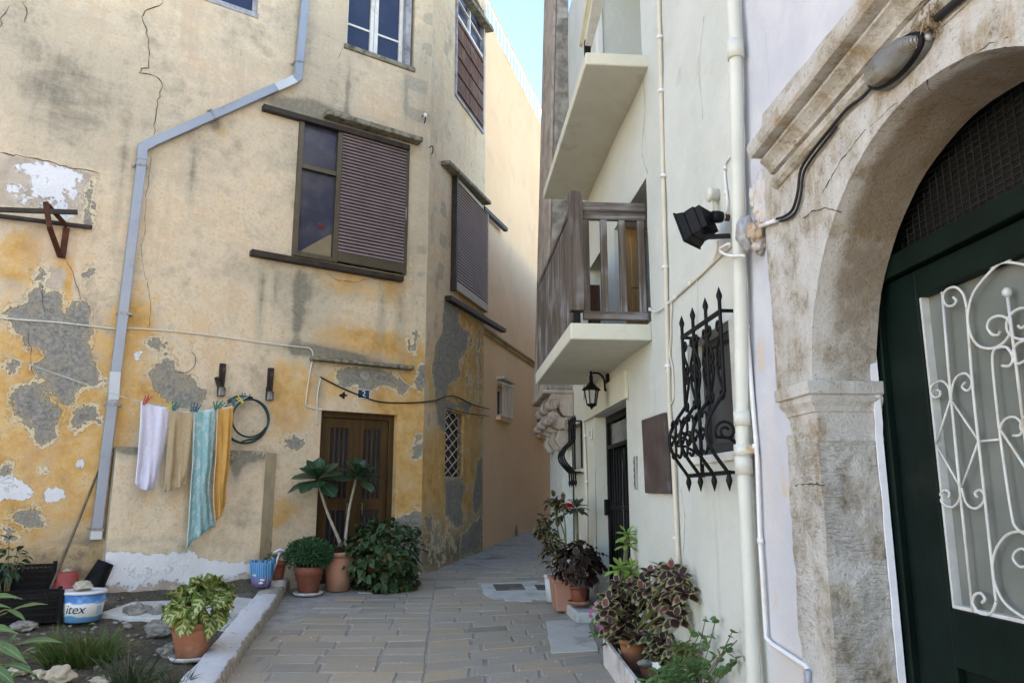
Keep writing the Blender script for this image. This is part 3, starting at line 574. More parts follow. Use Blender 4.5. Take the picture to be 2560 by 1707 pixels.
m = MB(); n_ = len(ps); m.add(pn_ + ps, [tuple(range(n_))[::-1], tuple(range(n_, 2 * n_))] + [(i, (i + 1) % n_, n_ + (i + 1) % n_, n_ + i) for i in range(n_)]); m.build('gable_reflection', simple('dim_beige_reflection', (.20, .155, .095), (.25, .195, .125), 5, .8, .1), sw)  # gable reflection in the glass, painted as a thin beige plate
c = A.at(803, 562, -.008); m = MB()
for k in range(6): m.blob(c + A.U * random.Random(k).uniform(-.03, .03) + Vector((0, 0, random.Random(k + 9).uniform(-.04, .04))), (.016, .006, .018), k, .4, 1)
m.build('red_flower', simple('dull_red_bloom', (.16, .02, .03), (.22, .04, .05), 20, .7), sw)
sl = MB(); a, b = um + .03, u1 - .05; ns = 36; hh = (z1 - z0 - .2) / ns
for i in range(ns):
    zc = z0 + .15 + hh * i
    sl.hexa([A.pt(a, zc, .03), A.pt(b, zc, .03), A.pt(b, zc + hh * .30, .005), A.pt(a, zc + hh * .30, .005)], [A.pt(a, zc + .002, .058), A.pt(b, zc + .002, .058), A.pt(b, zc + hh * .74, .04), A.pt(a, zc + hh * .74, .04)])
sh = sl.build('shutter_slats', M_SLAT, sw)
mb = MB(); mb.wbox(A, a - .0, b, z0 + .02, z0 + .148, .01, .05); mb.wbox(A, a, b, z1 - .06, z1, .01, .05); mb.wbox(A, a, b, z0 + .1, z1 - .05, -.02, .0); mb.build('shutter_frame', M_BRONZE, sw)
MB().wbox(A, u1 - .042, u1 - .022, z0 + .75, z0 + .95, .045, .055).build('handle', M_STEEL, sw, bevel=.003)
def rail_on(Wl, p0, p1, o0, o1, h, name, mat, par, bev=.004, dz=0.0):
    a = Wl.at(*p0, o1); b = Wl.at(*p1, o1); a.z += dz; b.z += dz
    up = Vector((0, 0, h)); i = Wl.N * (o0 - o1)
    return MB().hexa([a + i - up, b + i - up, b + i, a + i], [a - up, b - up, b, a]).build(name, mat, par, bevel=bev)
rail_on(A, (660, 259), (1026, 363), 0, .085, .07, 'top_rail', M_BRONZED, sw)
rail_on(A, (630, 622), (1010, 690), 0, .10, .07, 'bottom_rail', M_BRONZED, sw)
rail_on(A, (819, 272), (1059, 343), 0, .16, .07, 'lintel_slab', M_OLDSILL, yh, .012)
rail_on(A, (784, 888), (1037, 914), -.01, .13, .05, 'lintel_slab', M_OLDSILL, yh, .01)
# white upper window
def casement(hole, wall, name, matf, glassm, parent, mull=True, rec=.14, bars=(.33,)):
    u0, u1, z0, z1 = hole; f = MB(); g = MB(); w = .055
    for a, b in ((u0, u0 + w), (u1 - w, u1)): f.wbox(wall, a, b, z0, z1, -rec - .04, -rec + .03)
    um = (u0 + u1) / 2
    f.wbox(wall, um - .06, um - .006, z0, z1, -rec - .03, -rec + .035); f.wbox(wall, um + .002, um + .06, z0, z1, -rec - .03, -rec + .028)
    f.wbox(wall, u0 + w, um - .06, z0, z0 + .05, -rec - .03, -rec + .02); f.wbox(wall, um + .06, u1 - w, z0, z0 + .05, -rec - .03, -rec + .02)
    for k in bars:
        zb = z0 + .05 + k * 1.0; f.wbox(wall, u0 + w, um - .06, zb, zb + .028, -rec - .02, -rec + .015); f.wbox(wall, um + .06, u1 - w, zb, zb + .028, -rec - .02, -rec + .015)
    o = f.build(name, matf, parent, bevel=.003)
    for a, b in ((u0 + w - .01, um - .05), (um + .05, u1 - w + .01)): MB().wbox(wall, a, b, z0 + .03, z1, -rec - .012, -rec - .004).build('pane', glassm, o)
    return o
uw = casement((UW[0], UW[1] - .13, UW[2] + .02, UW[3]), A, 'window', M_WINWHITE, M_NAVY, yh); uw['label'] = 'white two-leaf window with navy panes, at the top'
MB().wbox(A, UW[1] - .125, UW[1] - .04, UW[2] + .02, UW[3], -.2, -.03).build('shutter_post', M_GREYWOOD, uw, bevel=.004)
MB().wbox(A, UW[0] - .03, UW[1] + .02, UW[2] - .06, UW[2] + .012, -.2, .03).build('sill', M_OLDSILL, uw, bevel=.012)
tw = casement(TW, A, 'window', M_GREYWOOD, M_NAVY, yh, rec=.08); tw['label'] = 'grey timber window cut by the top edge'
MB().wbox(A, TW[0], TW[1] + .01, TW[2] - .03, TW[2] + .04, -.15, .015).build('sill', M_GREYWOOD, tw, bevel=.006)
# sliding shutter on the alley side
u0, u1, z0, z1 = SB; f = MB()
for a, b, c, d in ((u0, u0 + .05, z0, z1), (u1 - .04, u1, z0, z1), (u0 + .05, u1 - .04, z1 - .06, z1), (u0 + .05, u1 - .04, z0, z0 + .12)): f.wbox(B, a, b, c, d, -.02, .06)
sbw = f.build('window', simple('beige_shutter_frame', (.35, .29, .21), (.40, .33, .24), 5, .5, .05, 50), yh, bevel=.003); sbw['label'] = 'window on the alley side behind a closed slatted shutter'
sl = MB(); ns = 32; hh = (z1 - z0 - .18) / ns
for i in range(ns):
    zc = z0 + .12 + hh * i; a, b = u0 + .05, u1 - .04
    sl.hexa([B.pt(a, zc, .03), B.pt(b, zc, .03), B.pt(b, zc + hh * .3, .0), B.pt(a, zc + hh * .3, .0)], [B.pt(a, zc + .002, .052), B.pt(b, zc + .002, .052), B.pt(b, zc + hh * .46, .046), B.pt(a, zc + hh * .46, .046)])
sl.build('shutter_slats', simple('lightened_slats', (.42, .27, .195), (.48, .325, .24), 4, .5, .05, 80), sbw)  # slat colour lightened to offset the dim light on the alley side
MB().wbox(B, u0 - .06, u0 - .004, z0 - .04, z1 + .02, 0, .09).build('side_channel', M_BRONZED, sbw, bevel=.004)
MB().wbox(B, u0, u1, z0, z1, -.1, -.03).build('backing', M_VOID, sbw)
rail_on(B, (1128, 738), (1266, 822), 0, .10, .07, 'bottom_rail', M_BRONZED, sbw)
rail_on(B, (1213, 515), (1270, 570), 0, .08, .07, 'top_rail', M_BRONZED, sbw)
rail_on(B, (1125, 399), (1229, 504), 0, .15, .06, 'lintel_slab', M_OLDSILL, yh, .012)
rail_on(B, (1178, -10), (1236, 72), 0, .15, .07, 'lintel_slab', M_OLDSILL, yh, .012)
# boarded shutter window above it
u0, u1, z0, z1 = UB; f = MB(); zs_ = bz(1171, 88)
for a, b, c, d in ((u0, u0 + .05, z0, z1), (u1 - .05, u1, z0, z1), (u0 + .05, u1 - .05, z0, z0 + .05)): f.wbox(B, a, b, c, d, -.1, .03)
ubw = f.build('window', M_GREYWOOD, yh, bevel=.004); ubw['label'] = 'high alley window with red-brown boarded shutters below small panes'
um = (u0 + u1) / 2
for k, (a, b) in enumerate(((u0 + .055, um - .01), (um + .01, u1 - .055))):
    m = MB()
    for i in range(3):
        m.r = random.Random(i + 7 * k).random() * .5; aa = a + (b - a) * i / 3; m.wbox(B, aa + .002, a + (b - a) * (i + 1) / 3 - .002, z0 + .06, zs_, -.03, .01)
    m.r = .1
    for i in range(5): zb = z0 + .12 + (zs_ - z0 - .22) * i / 4; m.wbox(B, a, b, zb, zb + .05, .01, .032)
    m.build('shutter_leaf', M_REDWOOD, ubw, bevel=.003)
m = MB(); m.wbox(B, u0 + .05, u1 - .05, zs_, zs_ + .05, -.06, .01); m.wbox(B, um - .025, um + .025, zs_ + .05, z1, -.06, .0)
for i in (1, 2): zb = zs_ + .05 + (z1 - zs_ - .05) * i / 3; m.wbox(B, u0 + .05, um - .025, zb, zb + .025, -.06, -.01); m.wbox(B, um + .025, u1 - .05, zb, zb + .025, -.06, -.01)
m.build('glazing_bars', M_WINWHITE, ubw); MB().wbox(B, u0 + .05, u1 - .05, zs_ + .04, z1, -.05, -.045).build('pane', M_DUSTY, ubw)
# small lattice window
u0, u1, z0, z1 = LB; lw = MB().wbox(B, u0, u1, z0, z1, -.12, -.1).build('window', M_DKGLASS, yh); lw['label'] = 'small dark window behind a white diamond lattice'
m = MB(); w_ = u1 - u0; H_ = z1 - z0; sl_ = H_ / 2.6
for s in (-1, 1):
    for k in range(-8, 9):
        P = []
        for q in np.linspace(0, 1, 41):
            zz = z0 + k * H_ / 6.0 + (sl_ * q if s > 0 else sl_ * (1 - q))
            if z0 < zz < z1: P.append(B.pt(u0 + w_ * q, zz, -.035 + .006 * s))
        if len(P) > 1: m.tube([P[0], P[-1]], .0085, 5)
m.tube([B.pt(u0 + .01, z0 + .01, -.04), B.pt(u1 - .01, z0 + .01, -.04), B.pt(u1 - .01, z1 - .01, -.04), B.pt(u0 + .01, z1 - .01, -.04)], .01, 5, closed=True)
m.build('lattice', M_WIRON, lw)
# front door
u0, u1, z0, z1 = DR; zg = gz(0, 9.3); rec = -.13
m = MB()
for a, b, c, d in ((u0, u0 + .07, zg, z1), (u1 - .07, u1, zg, z1), (u0 + .07, u1 - .07, z1 - .07, z1)): m.wbox(A, a, b, c, d, rec - .03, rec + .04)
dr = m.build('door', M_DOORWOOD, yh, bevel=.004)
lf = MB(); a0, a1, um = u0 + .075, u1 - .075, (u0 + u1) / 2
for a, b in ((a0, um - .003), (um + .003, a1)):
    for c, d, e_, f_ in ((a, a + .09, zg, z1 - .075), (b - .09, b, zg, z1 - .075), (a + .09, b - .09, z1 - .19, z1 - .075), (a + .09, b - .09, zg + .86, zg + 1.0), (a + .09, b - .09, zg, zg + .16)): lf.wbox(A, c, d, e_, f_, rec - .03, rec + .012)
    n = 4
    for i in range(n + 1): c = a + .09 + (b - a - .18) * i / n; lf.wbox(A, c - .009, c + .009, zg + 1.0, z1 - .19, rec - .02, rec + .016); lf.wbox(A, c - .006, c + .006, zg + .16, zg + .86, rec - .02, rec + .008)
lf.wbox(A, um - .04, um + .04, zg, z1 - .09, rec + .012, rec + .03)
leaf_ = lf.build('leaves', M_DOORWOOD, dr, bevel=.003)
MB().wbox(A, a0, a1, zg, z1 - .08, rec - .025, rec - .012).build('panes', glass('smoked_door_glass', (.022, .024, .032), .2, (.03, .034, .045)), dr)
m = MB()
for c in (um - .10, um + .10): m.tube([A.pt(c, zg + .93, rec + .01), A.pt(c, zg + .93, rec + .06)], .014, 8); m.tube([A.pt(c, zg + .93, rec + .055), A.pt(c + .0, zg + .80, rec + .055)], .008, 6)
m.build('handle', M_STEEL, dr)
# house number plate, cement rosette, hole and old hooks on the yellow front
def text(name, body, size, mat, M, parent, ext=.002, sx=1.0):
    cu = bpy.data.curves.new(name, 'FONT'); cu.body = body; cu.size = size; cu.extrude = ext; cu.align_x = 'CENTER'; cu.align_y = 'CENTER'
    o = bpy.data.objects.new(name + '_tmp', cu); COL.objects.link(o); dg = bpy.context.evaluated_depsgraph_get(); dg.update()
    me = bpy.data.meshes.new_from_object(o.evaluated_get(dg)); bpy.data.objects.remove(o)
    Rm = Matrix(((1, 0, 0), (0, 0, -1), (0, 1, 0)))          # text plane -> wall plane (x = u, z up, facing outward)
    vs = [M @ (Rm @ Vector((v.co.x * sx, v.co.y, v.co.z))) for v in me.vertices]; mb = MB(); mb.add(vs, [tuple(p.vertices) for p in me.polygons])
    return mb.build(name, mat, parent)
M_PLATE = simple('blue_enamel', (.02, .045, .085), (.03, .06, .10), 20, .35, .05, 60, dirt=(.10, .09, .08), dscale=25)
M_TXT = simple('white_enamel', (.62, .63, .62), (.72, .72, .70), 20, .5, .05, 60)
c = Z(5, [(698, 1158), (770, 1156), (772, 1112), (698, 1110)]); pc = A.uz(*Z(5, [(735, 1134)])[0])
np_ = thing('number_plate', 'small blue enamel plate with a white numeral 2 above the front door', 'house number', A.pt(pc[0], pc[1], .01))
MB().wbox(A, pc[0] - .075, pc[0] + .075, pc[1] - .05, pc[1] + .05, 0, .008).build('plate', M_PLATE, np_, bevel=.002)
MB().wbox(A, pc[0] - .083, pc[0] + .083, pc[1] - .058, pc[1] + .058, 0, .004).build('rim', M_TXT, np_)
text('numeral', '2', .11, M_TXT, A.M(pc[0], pc[1], .0095), np_)
q = A.uz(*Z(5, [(743, 1008)])[0]); m = MB(); Mx = A.M(q[0], q[1], 0) @ Matrix.Rotation(R(90), 4, 'X')
m.lathe([(.062, -.002), (.062, .012), (.055, .018), (.042, .010), (.034, .010), (.028, .022), (.012, .022), (.010, .004)], (0, 0, 0), Mx); m.build('plaster_rosette', simple('grey_render', (.27, .26, .23), (.38, .36, .32), 9, .9, .4), yh)
q = A.uz(*Z(5, [(595, 1145)])[0]); MB().blob(A.pt(q[0], q[1], -.01), (.06, .02, .045), 3, .4, 2, M=A.M(0, 0).to_3x3()).build('wall_hole', M_VOID, yh)

# ------------------------------------------------------------------ peach house further up the alley
PK = Wall(B.pt(uB, 0, -.05).xy, 20.2, 1)
def pu(px, py): return PK.uz(px, py)[0]
def pz(px, py): return PK.uz(px, py)[1]
pe = 11.0; ztop = pz(1262, 138)
ph = thing('peach_house', 'smooth peach painted house lining the alley behind the yellow corner', 'house', PK.pt(3, gz(0, 14)))
W1 = (pu(1243, 1000), pu(1268, 1000), pz(1255, 1044), pz(1255, 968)); W2 = (pu(1343, 1060), pu(1361, 1060), pz(1352, 1088), pz(1352, 1030))
W2 = (W2[0], W2[0] + .62, W2[2], W2[3])
W1 = (W1[0], W1[0] + .62, W1[2], W1[3])
panel('wall', PK, 0, pe, -.2, ztop, [W1 + (.16,), W2 + (.16,)], .12, M_PINK, ph, {'low': lambda u, z: np.clip(soft(u, z, [(0, 0, 40, 2.6, 1.0)]) * .8, 0, 1)}, wob=.012)
rail = MB()
a = PK.at(1230, 838, .05); b = PK.at(1340, 905, .05); u_a = PK.uz(1230, 838)[0]; u_b = pe
m = MB()
for (o, z0, z1) in ((.035, -.05, .02), (.06, .02, .06)): m.wbox(PK, .02, pe, a.z + z0, a.z + z1, 0, o)
m.build('string_course', simple('brown_stained_moulding', (.34, .24, .13), (.46, .34, .2), 8, .9, .4, 40, dirt=(.2, .15, .09)), ph, bevel=.01)
m = MB(); m.tube([PK.pt(-.3, ztop + .52, -.03), PK.pt(pe, ztop + .52, -.03)], .02, 6)
m.tube([PK.pt(-.3, ztop + .06, -.03), PK.pt(pe, ztop + .06, -.03)], .02, 6); m.build('roof_rail', simple('peach_white_metal', (.66, .55, .46), (.70, .60, .52), 5, .5, .05), ph)
for i in range(44):
    u = -.25 + i * .255; MB().tube([PK.pt(u, ztop - .02, -.03), PK.pt(u, ztop + .52, -.03)], .009, 5).build('baluster', M_WIRON, ph)
for i, (w, lab) in enumerate(((W1, 'window with a white bar grille and a slab above it'), (W2, 'farther pale window with bars, half hidden by the corbels'))):
    fr = MB(); u0, u1, z0, z1 = w
    for a_, b_, c_, d_ in ((u0, u0 + .05, z0, z1), (u1 - .05, u1, z0, z1), (u0 + .05, u1 - .05, z0, z0 + .05), (u0 + .05, u1 - .05, z1 - .05, z1)): fr.wbox(PK, a_, b_, c_, d_, -.15, -.1)
    o = fr.build('window', M_WINWHITE if i == 0 else M_PALEPIPE, ph); o['label'] = lab
    MB().wbox(PK, u0 + .04, u1 - .04, z0 + .04, z1 - .04, -.14, -.13).build('pane', M_DKGLASS, o)
    MB().wbox(PK, u0 - .06, u1 + .08, z0 - .07, z0, -.1, .08).build('sill', M_PINK, o, bevel=.01)
    if i == 0: MB().wbox(PK, u0 - .06, u1 + .1, z1 + .10, z1 + .15, 0, .14).build('hood', M_CREAM, o, bevel=.006)
    g = MB(); n = 6
    for k in range(n): u = u0 + (u1 - u0) * k / (n - 1); g.bar(PK.pt(u, z0 + .01, .10), PK.pt(u, z1 + .05, .10), .013, .013)
    for zb in (z0 + .02, z1 + .04):
        g.bar(PK.pt(u0, zb, .10), PK.pt(u1, zb, .10), .022, .022)
        for u in (u0, u1): g.bar(PK.pt(u, zb, .10), PK.pt(u, zb, -.02), .02, .02)
    g.build('grille', M_WIRON, o)
s_ = gnd(1287, 1337)
tag(MB().blob(Vector((s_.x - .12, s_.y, s_.z + .1)), (.16, .2, .26), 4, .2, 3).build('guard_stone', simple('grey_guard_stone', (.17, .15, .13), (.30, .27, .24), 6, .95, .6)), 'rounded grey guard stone at the foot of the peach wall', 'stone')

# ------------------------------------------------------------------ white house
XR = 1.5
wh = thing('white_house', 'tall white painted house with two balconies on the right of the alley', 'house', (XR, 7.2, gz(0, 7.2)))
def wu(px, py, o=0): return W.uz(px, py, o)[0]
def wz(px, py, o=0): return W.uz(px, py, o)[1]
YN, YF = 3.72, 10.9
GT = (wu(1571, 1200), wu(1489, 1200), gz(0, 7) - .1, wz(1571, 996)); zs1, zs2 = wz(1625, 811), wz(1620, 136)
slab_b1, slab_b2 = wz(1629, 850), wz(1620, 169)
BO = (wu(1621, 600), wu(1536, 600), zs1 + .02, wz(1619, 438))
BO2 = (wu(1512, 700), wu(1472, 700), zs1 + .02, wz(1503, 625))
UO = (wu(1602, 60), wu(1500, 60), zs2 + .01, zs2 + 2.1)
WI = (wu(1826, 900), wu(1721, 900), wz(1750, 1140), wz(1760, 838))
YB = 9.35
FW = (wu(1458, 1100), wu(1447, 1100), wz(1452, 1172), wz(1452, 1055)); FW = (FW[0], min(FW[0] + .6, YB - .02), FW[2], FW[3])
yn1_ = wu(1627, 830)
smears = [PA(W, 7, q) for q in ([(1090, 460), (1115, 455), (1090, 620), (1065, 610)], [(1360, 330), (1372, 330), (1280, 640), (1268, 640)], [(1215, 340), (1240, 350), (1215, 570), (1205, 570)], [(1120, 980), (1140, 980), (1130, 1060), (1120, 1050)], [(1210, 1100), (1230, 1095), (1215, 1230), (1195, 1220)], [(1080, 1290), (1110, 1270), (1100, 1340), (1075, 1330)], [(1180, 740), (1195, 740), (1180, 780), (1170, 770)])]
panel('wall', W, YN, YF, -.2, 8.0, [GT + (.2,), BO + (.62,), BO2 + (.2,), UO + (.5,), WI + (.16,), FW + (.14,)], .07, M_WHITE, wh,
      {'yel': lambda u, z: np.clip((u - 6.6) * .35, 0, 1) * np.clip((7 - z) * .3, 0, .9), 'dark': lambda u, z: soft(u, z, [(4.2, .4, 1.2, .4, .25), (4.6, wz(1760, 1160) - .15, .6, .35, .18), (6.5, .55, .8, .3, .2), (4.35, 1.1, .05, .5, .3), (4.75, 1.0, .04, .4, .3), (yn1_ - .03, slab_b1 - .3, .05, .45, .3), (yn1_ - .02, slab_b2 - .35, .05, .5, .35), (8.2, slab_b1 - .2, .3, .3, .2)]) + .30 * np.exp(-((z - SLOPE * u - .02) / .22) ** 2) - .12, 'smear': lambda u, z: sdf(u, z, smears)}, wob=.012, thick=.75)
# dressing round the gate
m = MB(); yl = wu(1570, 950); m.wbox(W, yl, 8.6, GT[3] + .002, wz(1570, 926), 0, .03); m.build('gate_lintel', M_CREAM, wh, bevel=.004)
zg = gz(0, 7.3) + .16
gd = MB(); u0, u1 = GT[0], GT[1]; o = -.14
for a_, b_, c_, d_ in ((u0, u0 + .04, zg, GT[3]), (u1 - .05, u1, zg, GT[3]), (u0, u1, GT[3] - .07, GT[3]), (u0, u1, GT[3] - .34, GT[3] - .30), (u0, u1, zg + .86, zg + .90), (u0, u1, zg, zg + .04)): gd.wbox(W, a_, b_, c_, d_, o - .02, o + .02)
gate = gd.build('gate', M_IRON, wh, bevel=.002)
g = MB(); n = 12
for i in range(n): u = u0 + .06 + (u1 - u0 - .12) * i / (n - 1); g.tube([W.pt(u, zg + .02, o), W.pt(u, GT[3] - .32, o)], .009, 6)
g.build('bars', M_IRON, gate)
MB().wbox(W, u0, u1, zg - .1, GT[3] - .36, -.185, -.17).build('dark_backing', M_VOID, gate); MB().wbox(W, u0 + .02, u1 - .14, GT[3] - .30, GT[3] - .09, -.165, -.15).build('fanlight', simple('grey_fanlight', (.10, .105, .11), (.15, .15, .155), 3, .2, .02), gate)
MB().wbox(W, u1 - .075, u1 - .01, zg + .80, zg + .96, o + .02, o + .06).build('lock', M_IRON, gate, bevel=.004)
# concrete step
mb = MB(); sp = [gnd(*p) for p in Z(6, [(2045, 985), (2100, 1090), (2330, 1055)])]
x0 = 1.13; y0_, y1_ = 7.35, 8.45; vs = []
MB().hexa([Vector((x0 + .05, y0_, gz(0, y0_) - .1)), Vector((1.53, y0_, gz(0, y0_) - .1)), Vector((1.53, y1_, gz(0, y1_) - .1)), Vector((x0 - .05, y1_, gz(0, y1_) - .1))],
          [Vector((x0 + .05, y0_, gz(0, y0_) + .10)), Vector((1.53, y0_, gz(0, y0_) + .105)), Vector((1.53, y1_, gz(0, y1_) + .10)), Vector((x0 - .05, y1_, gz(0, y1_) + .10))]).build('doorstep', M_CEM, wh, bevel=.02)
# balconies
def slab(zb, zt, y0, y1, xo0, xo1, name):
    return MB().hexa([Vector((XR + .01, y0, zb)), Vector((xo0, y0, zb)), Vector((xo1, y1, zb)), Vector((XR + .01, y1, zb))], [Vector((XR + .01, y0, zt)), Vector((xo0, y0, zt)), Vector((xo1, y1, zt)), Vector((XR + .01, y1, zt))]).build(name, M_CREAM, wh, bevel=.012)
pn = W.at(1427, 837); 
def at_y(px, py, y): d = ray(px, py); return CO + d * (y / d.y)
def at_x(px, py, x): d = ray(px, py); return CO + d * (x / d.x)
yn1 = wu(1627, 830); yn2 = wu(1620, 150); xo1 = at_y(1426, 830, yn1).x; xo2 = at_y(1464, 150, yn2).x
yf1 = at_x(1339, 950, xo1).y; yf2 = at_x(1358, 490, xo2).y
lb = slab(slab_b1, zs1, yn1, yf1, xo1, xo1, 'lower_balcony_slab'); ub_ = slab(slab_b2, zs2, yn2, yf2, xo2, xo2, 'upper_balcony_slab')
# weathered timber balustrade of the lower balcony
bal = thing('balcony_railing', 'weathered grey timber railing with close balusters on the lower balcony', 'railing', (xo1, yn1, zs1))
px_, py_ = xo1 + .06, yn1 + .055; zp = at_y(1440, 475, yn1).z; zr = at_y(1540, 505, yn1).z
MB().box((px_, py_, (zs1 + .10 + zp) / 2), (.105, .10, zp - zs1 - .10)).build('corner_post', M_GREYTIMBER, bal, bevel=.006)
MB().box((px_, py_, zs1 + .05), (.05, .05, .11)).build('post_foot', M_IRON, bal)
ze = at_y(1540, 536, yn1).z; zb_ = at_y(1540, 786, yn1).z
MB().hexa([Vector((px_ + .05, py_ - .035, zr - .075)), Vector((XR, py_ - .035, zr - .075)), Vector((XR, py_ + .05, zr - .075)), Vector((px_ + .05, py_ + .05, zr - .075))], [Vector((px_ + .05, py_ - .045, zr)), Vector((XR, py_ - .045, zr)), Vector((XR, py_ + .06, zr)), Vector((px_ + .05, py_ + .06, zr))]).build('handrail', M_GREYTIMBERX, bal, bevel=.006)
for z_, n_ in ((ze, 'upper_rail'), (zb_, 'lower_rail')): MB().box(((px_ + .05 + XR) / 2, py_, z_), (XR - px_ - .05, .05, .062)).build(n_, M_GREYTIMBERX, bal, bevel=.004)
for k, u in enumerate((.035, .20, .37, .545)):
    m = MB(); m.r = [.5, .1, .2, .15][k]; m.box((px_ + .05 + u * (XR - px_ - .05) / .59, py_ + .004, (ze + zb_) / 2), (.052, .042, ze - zb_ - .055)); m.build('baluster', M_GREYTIMBER, bal, bevel=.004)
ye = yf1 - .08
m = MB(); m.box((px_, (py_ + .05 + ye) / 2, zr - .05), (.09, ye - py_ - .05, .05)); m.build('handrail', M_GREYTIMBERY, bal, bevel=.006)
for z_, n_ in ((ze - .01, 'upper_rail'), (zb_, 'lower_rail')): MB().box((px_, (py_ + .05 + ye) / 2, z_), (.045, ye - py_ - .05, .06)).build(n_, M_GREYTIMBERY, bal, bevel=.004)
n = 26; rr = random.Random(3)
for i in range(n):
    y = py_ + .12 + (ye - py_ - .18) * i / (n - 1); m = MB(); m.r = rr.random() * .8; m.box((px_ - .03, y, (zs1 - .02 + zr - .09) / 2), (.022, .062, zr - .09 - zs1 + .02)); m.build('baluster', M_GREYTIMBER, bal, bevel=.003)
MB().box((px_, ye, (zs1 + zr) / 2), (.09, .09, zr - zs1)).build('end_post', M_GREYTIMBER, bal, bevel=.005)
# things seen through the railing: pine door, brown board
yb = BO[1]
pdu0, pdu1 = wu(1606, 680, -.42), wu(1568, 680, -.42)
ypd = BO[1] - .03; pxa, pxb = at_y(1564, 680, ypd).x, at_y(1612, 680, ypd).x; zpd = at_y(1590, 574, ypd).z
MB().box(((pxa + pxb) / 2, ypd, (BO[2] + zpd) / 2), (pxb - pxa, .05, zpd - BO[2])).build('pine_door', M_PINE, wh, bevel=.004)
pd = MB()
for c_, d_ in ((.12, .62), (.70, 1.3)):
    pd.box(((pxa + pxb) / 2, ypd - .028, BO[2] + (c_ + d_) / 2 * (zpd - BO[2]) / 1.4), (pxb - pxa - .09, .014, (d_ - c_) * (zpd - BO[2]) / 1.4))
pd.build('door_panels', M_PINE, wh, bevel=.008)
p = at_y(1480, 745, yn1 + .7); bb = at_y(1478, 806, yn1 + .7); t_ = at_y(1478, 712, yn1 + .7)
tag(MB().box((p.x + .02, yn1 + .72, (zs1 + t_.z) / 2), (.10, .05, t_.z - zs1)).build('brown_board', M_REDWOOD, bevel=.004), 'dark red-brown board standing on the lower balcony behind the railing', 'board')
# upper balcony: white parapet boards
up = thing('balcony_parapet', 'white boarded parapet with a dark post foot on the upper balcony', 'railing', (xo2, yn2, zs2))
M_WBOARD = simple('white_board', (.66, .66, .62), (.72, .72, .68), 4, .7, .2, 40, dirt=(.5, .48, .42)); M_YBOARD = simple('stained_cream_board', (.40, .36, .22), (.52, .48, .32), 5, .8, .2, 40)
def yat(px, py, y, dx=0): return at_y(px, py, y)
def inclined(px0, py0, px1, py1, y, w, name, mat, th=.03):
    a = at_y(px0, py0, y); b = at_y(px1, py1, y - .5); MB().bar(a, b, th, w, Vector((1, 0, .2))).build(name, mat, up, bevel=.004)
MB().hexa([at_y(465, 120, 5.3)] * 0 or [at_y(1463, 118, yn2 + .05), at_y(1479, 120, yn2 + .05), at_y(1520, -30, yn2 - .55), at_y(1486, -30, yn2 - .55)], [v + Vector((0, .05, 0)) for v in (at_y(1463, 118, yn2 + .05), at_y(1479, 120, yn2 + .05), at_y(1520, -30, yn2 - .55), at_y(1486, -30, yn2 - .55))]).build('slanting_board', M_WBOARD, up)
q = [at_y(1450, 108, yn2 + .4), at_y(1458, 112, yn2 + .4), at_y(1480, 0, yn2 + .1), at_y(1472, -20, yn2 + .1)]
MB().hexa(q, [v + Vector((.0, .05, 0)) for v in q]).build('side_board', M_YBOARD, up)
c = at_y(1470, 128, yn2 + .03); MB().box((c.x, c.y + .03, zs2 + .06), (.045, .05, .14)).build('post_foot', M_IRON, up)
MB().wbox(W, UO[1] - .02, UO[1] + .12, zs2, zs2 + 2.0, -.02, .03).build('balcony_jamb', M_WBOARD, wh)

# projecting stone bay on carved corbels at the far end
bay = thing('stone_bay', 'dark stained stone bay on carved scroll corbels past the balconies', 'bay', (1.35, YB, 2.7))
zb0 = at_x(1400, 985, 1.3).z
zc_top = at_y(1400, 975, YB).z
MB().hexa([Vector((XR + .02, YB, zc_top)), Vector((1.19, YB, zc_top)), Vector((1.19, 10.75, zc_top)), Vector((XR + .02, 10.75, zc_top))], [Vector((XR + .02, YB, 9.5)), Vector((1.40, YB, 9.5)), Vector((1.40, 10.75, 9.5)), Vector((XR + .02, 10.75, 9.5))]).build('near_face', M_GREYSTONE, bay, bevel=.03)
MB().hexa([Vector((1.188, YB + .06, zc_top)), Vector((1.150, YB + .06, zc_top)), Vector((1.150, 10.7, zc_top)), Vector((1.188, 10.7, zc_top))], [Vector((1.398, YB + .06, 9.5)), Vector((1.360, YB + .06, 9.5)), Vector((1.360, 10.7, 9.5)), Vector((1.398, 10.7, 9.5))]).build('outer_face', M_STREAK, bay, bevel=.01)
MB().wbox(W, YB - .06, 10.75, zc_top - .05, zc_top, 0, .38).build('ledge', M_STREAK, bay, bevel=.02)
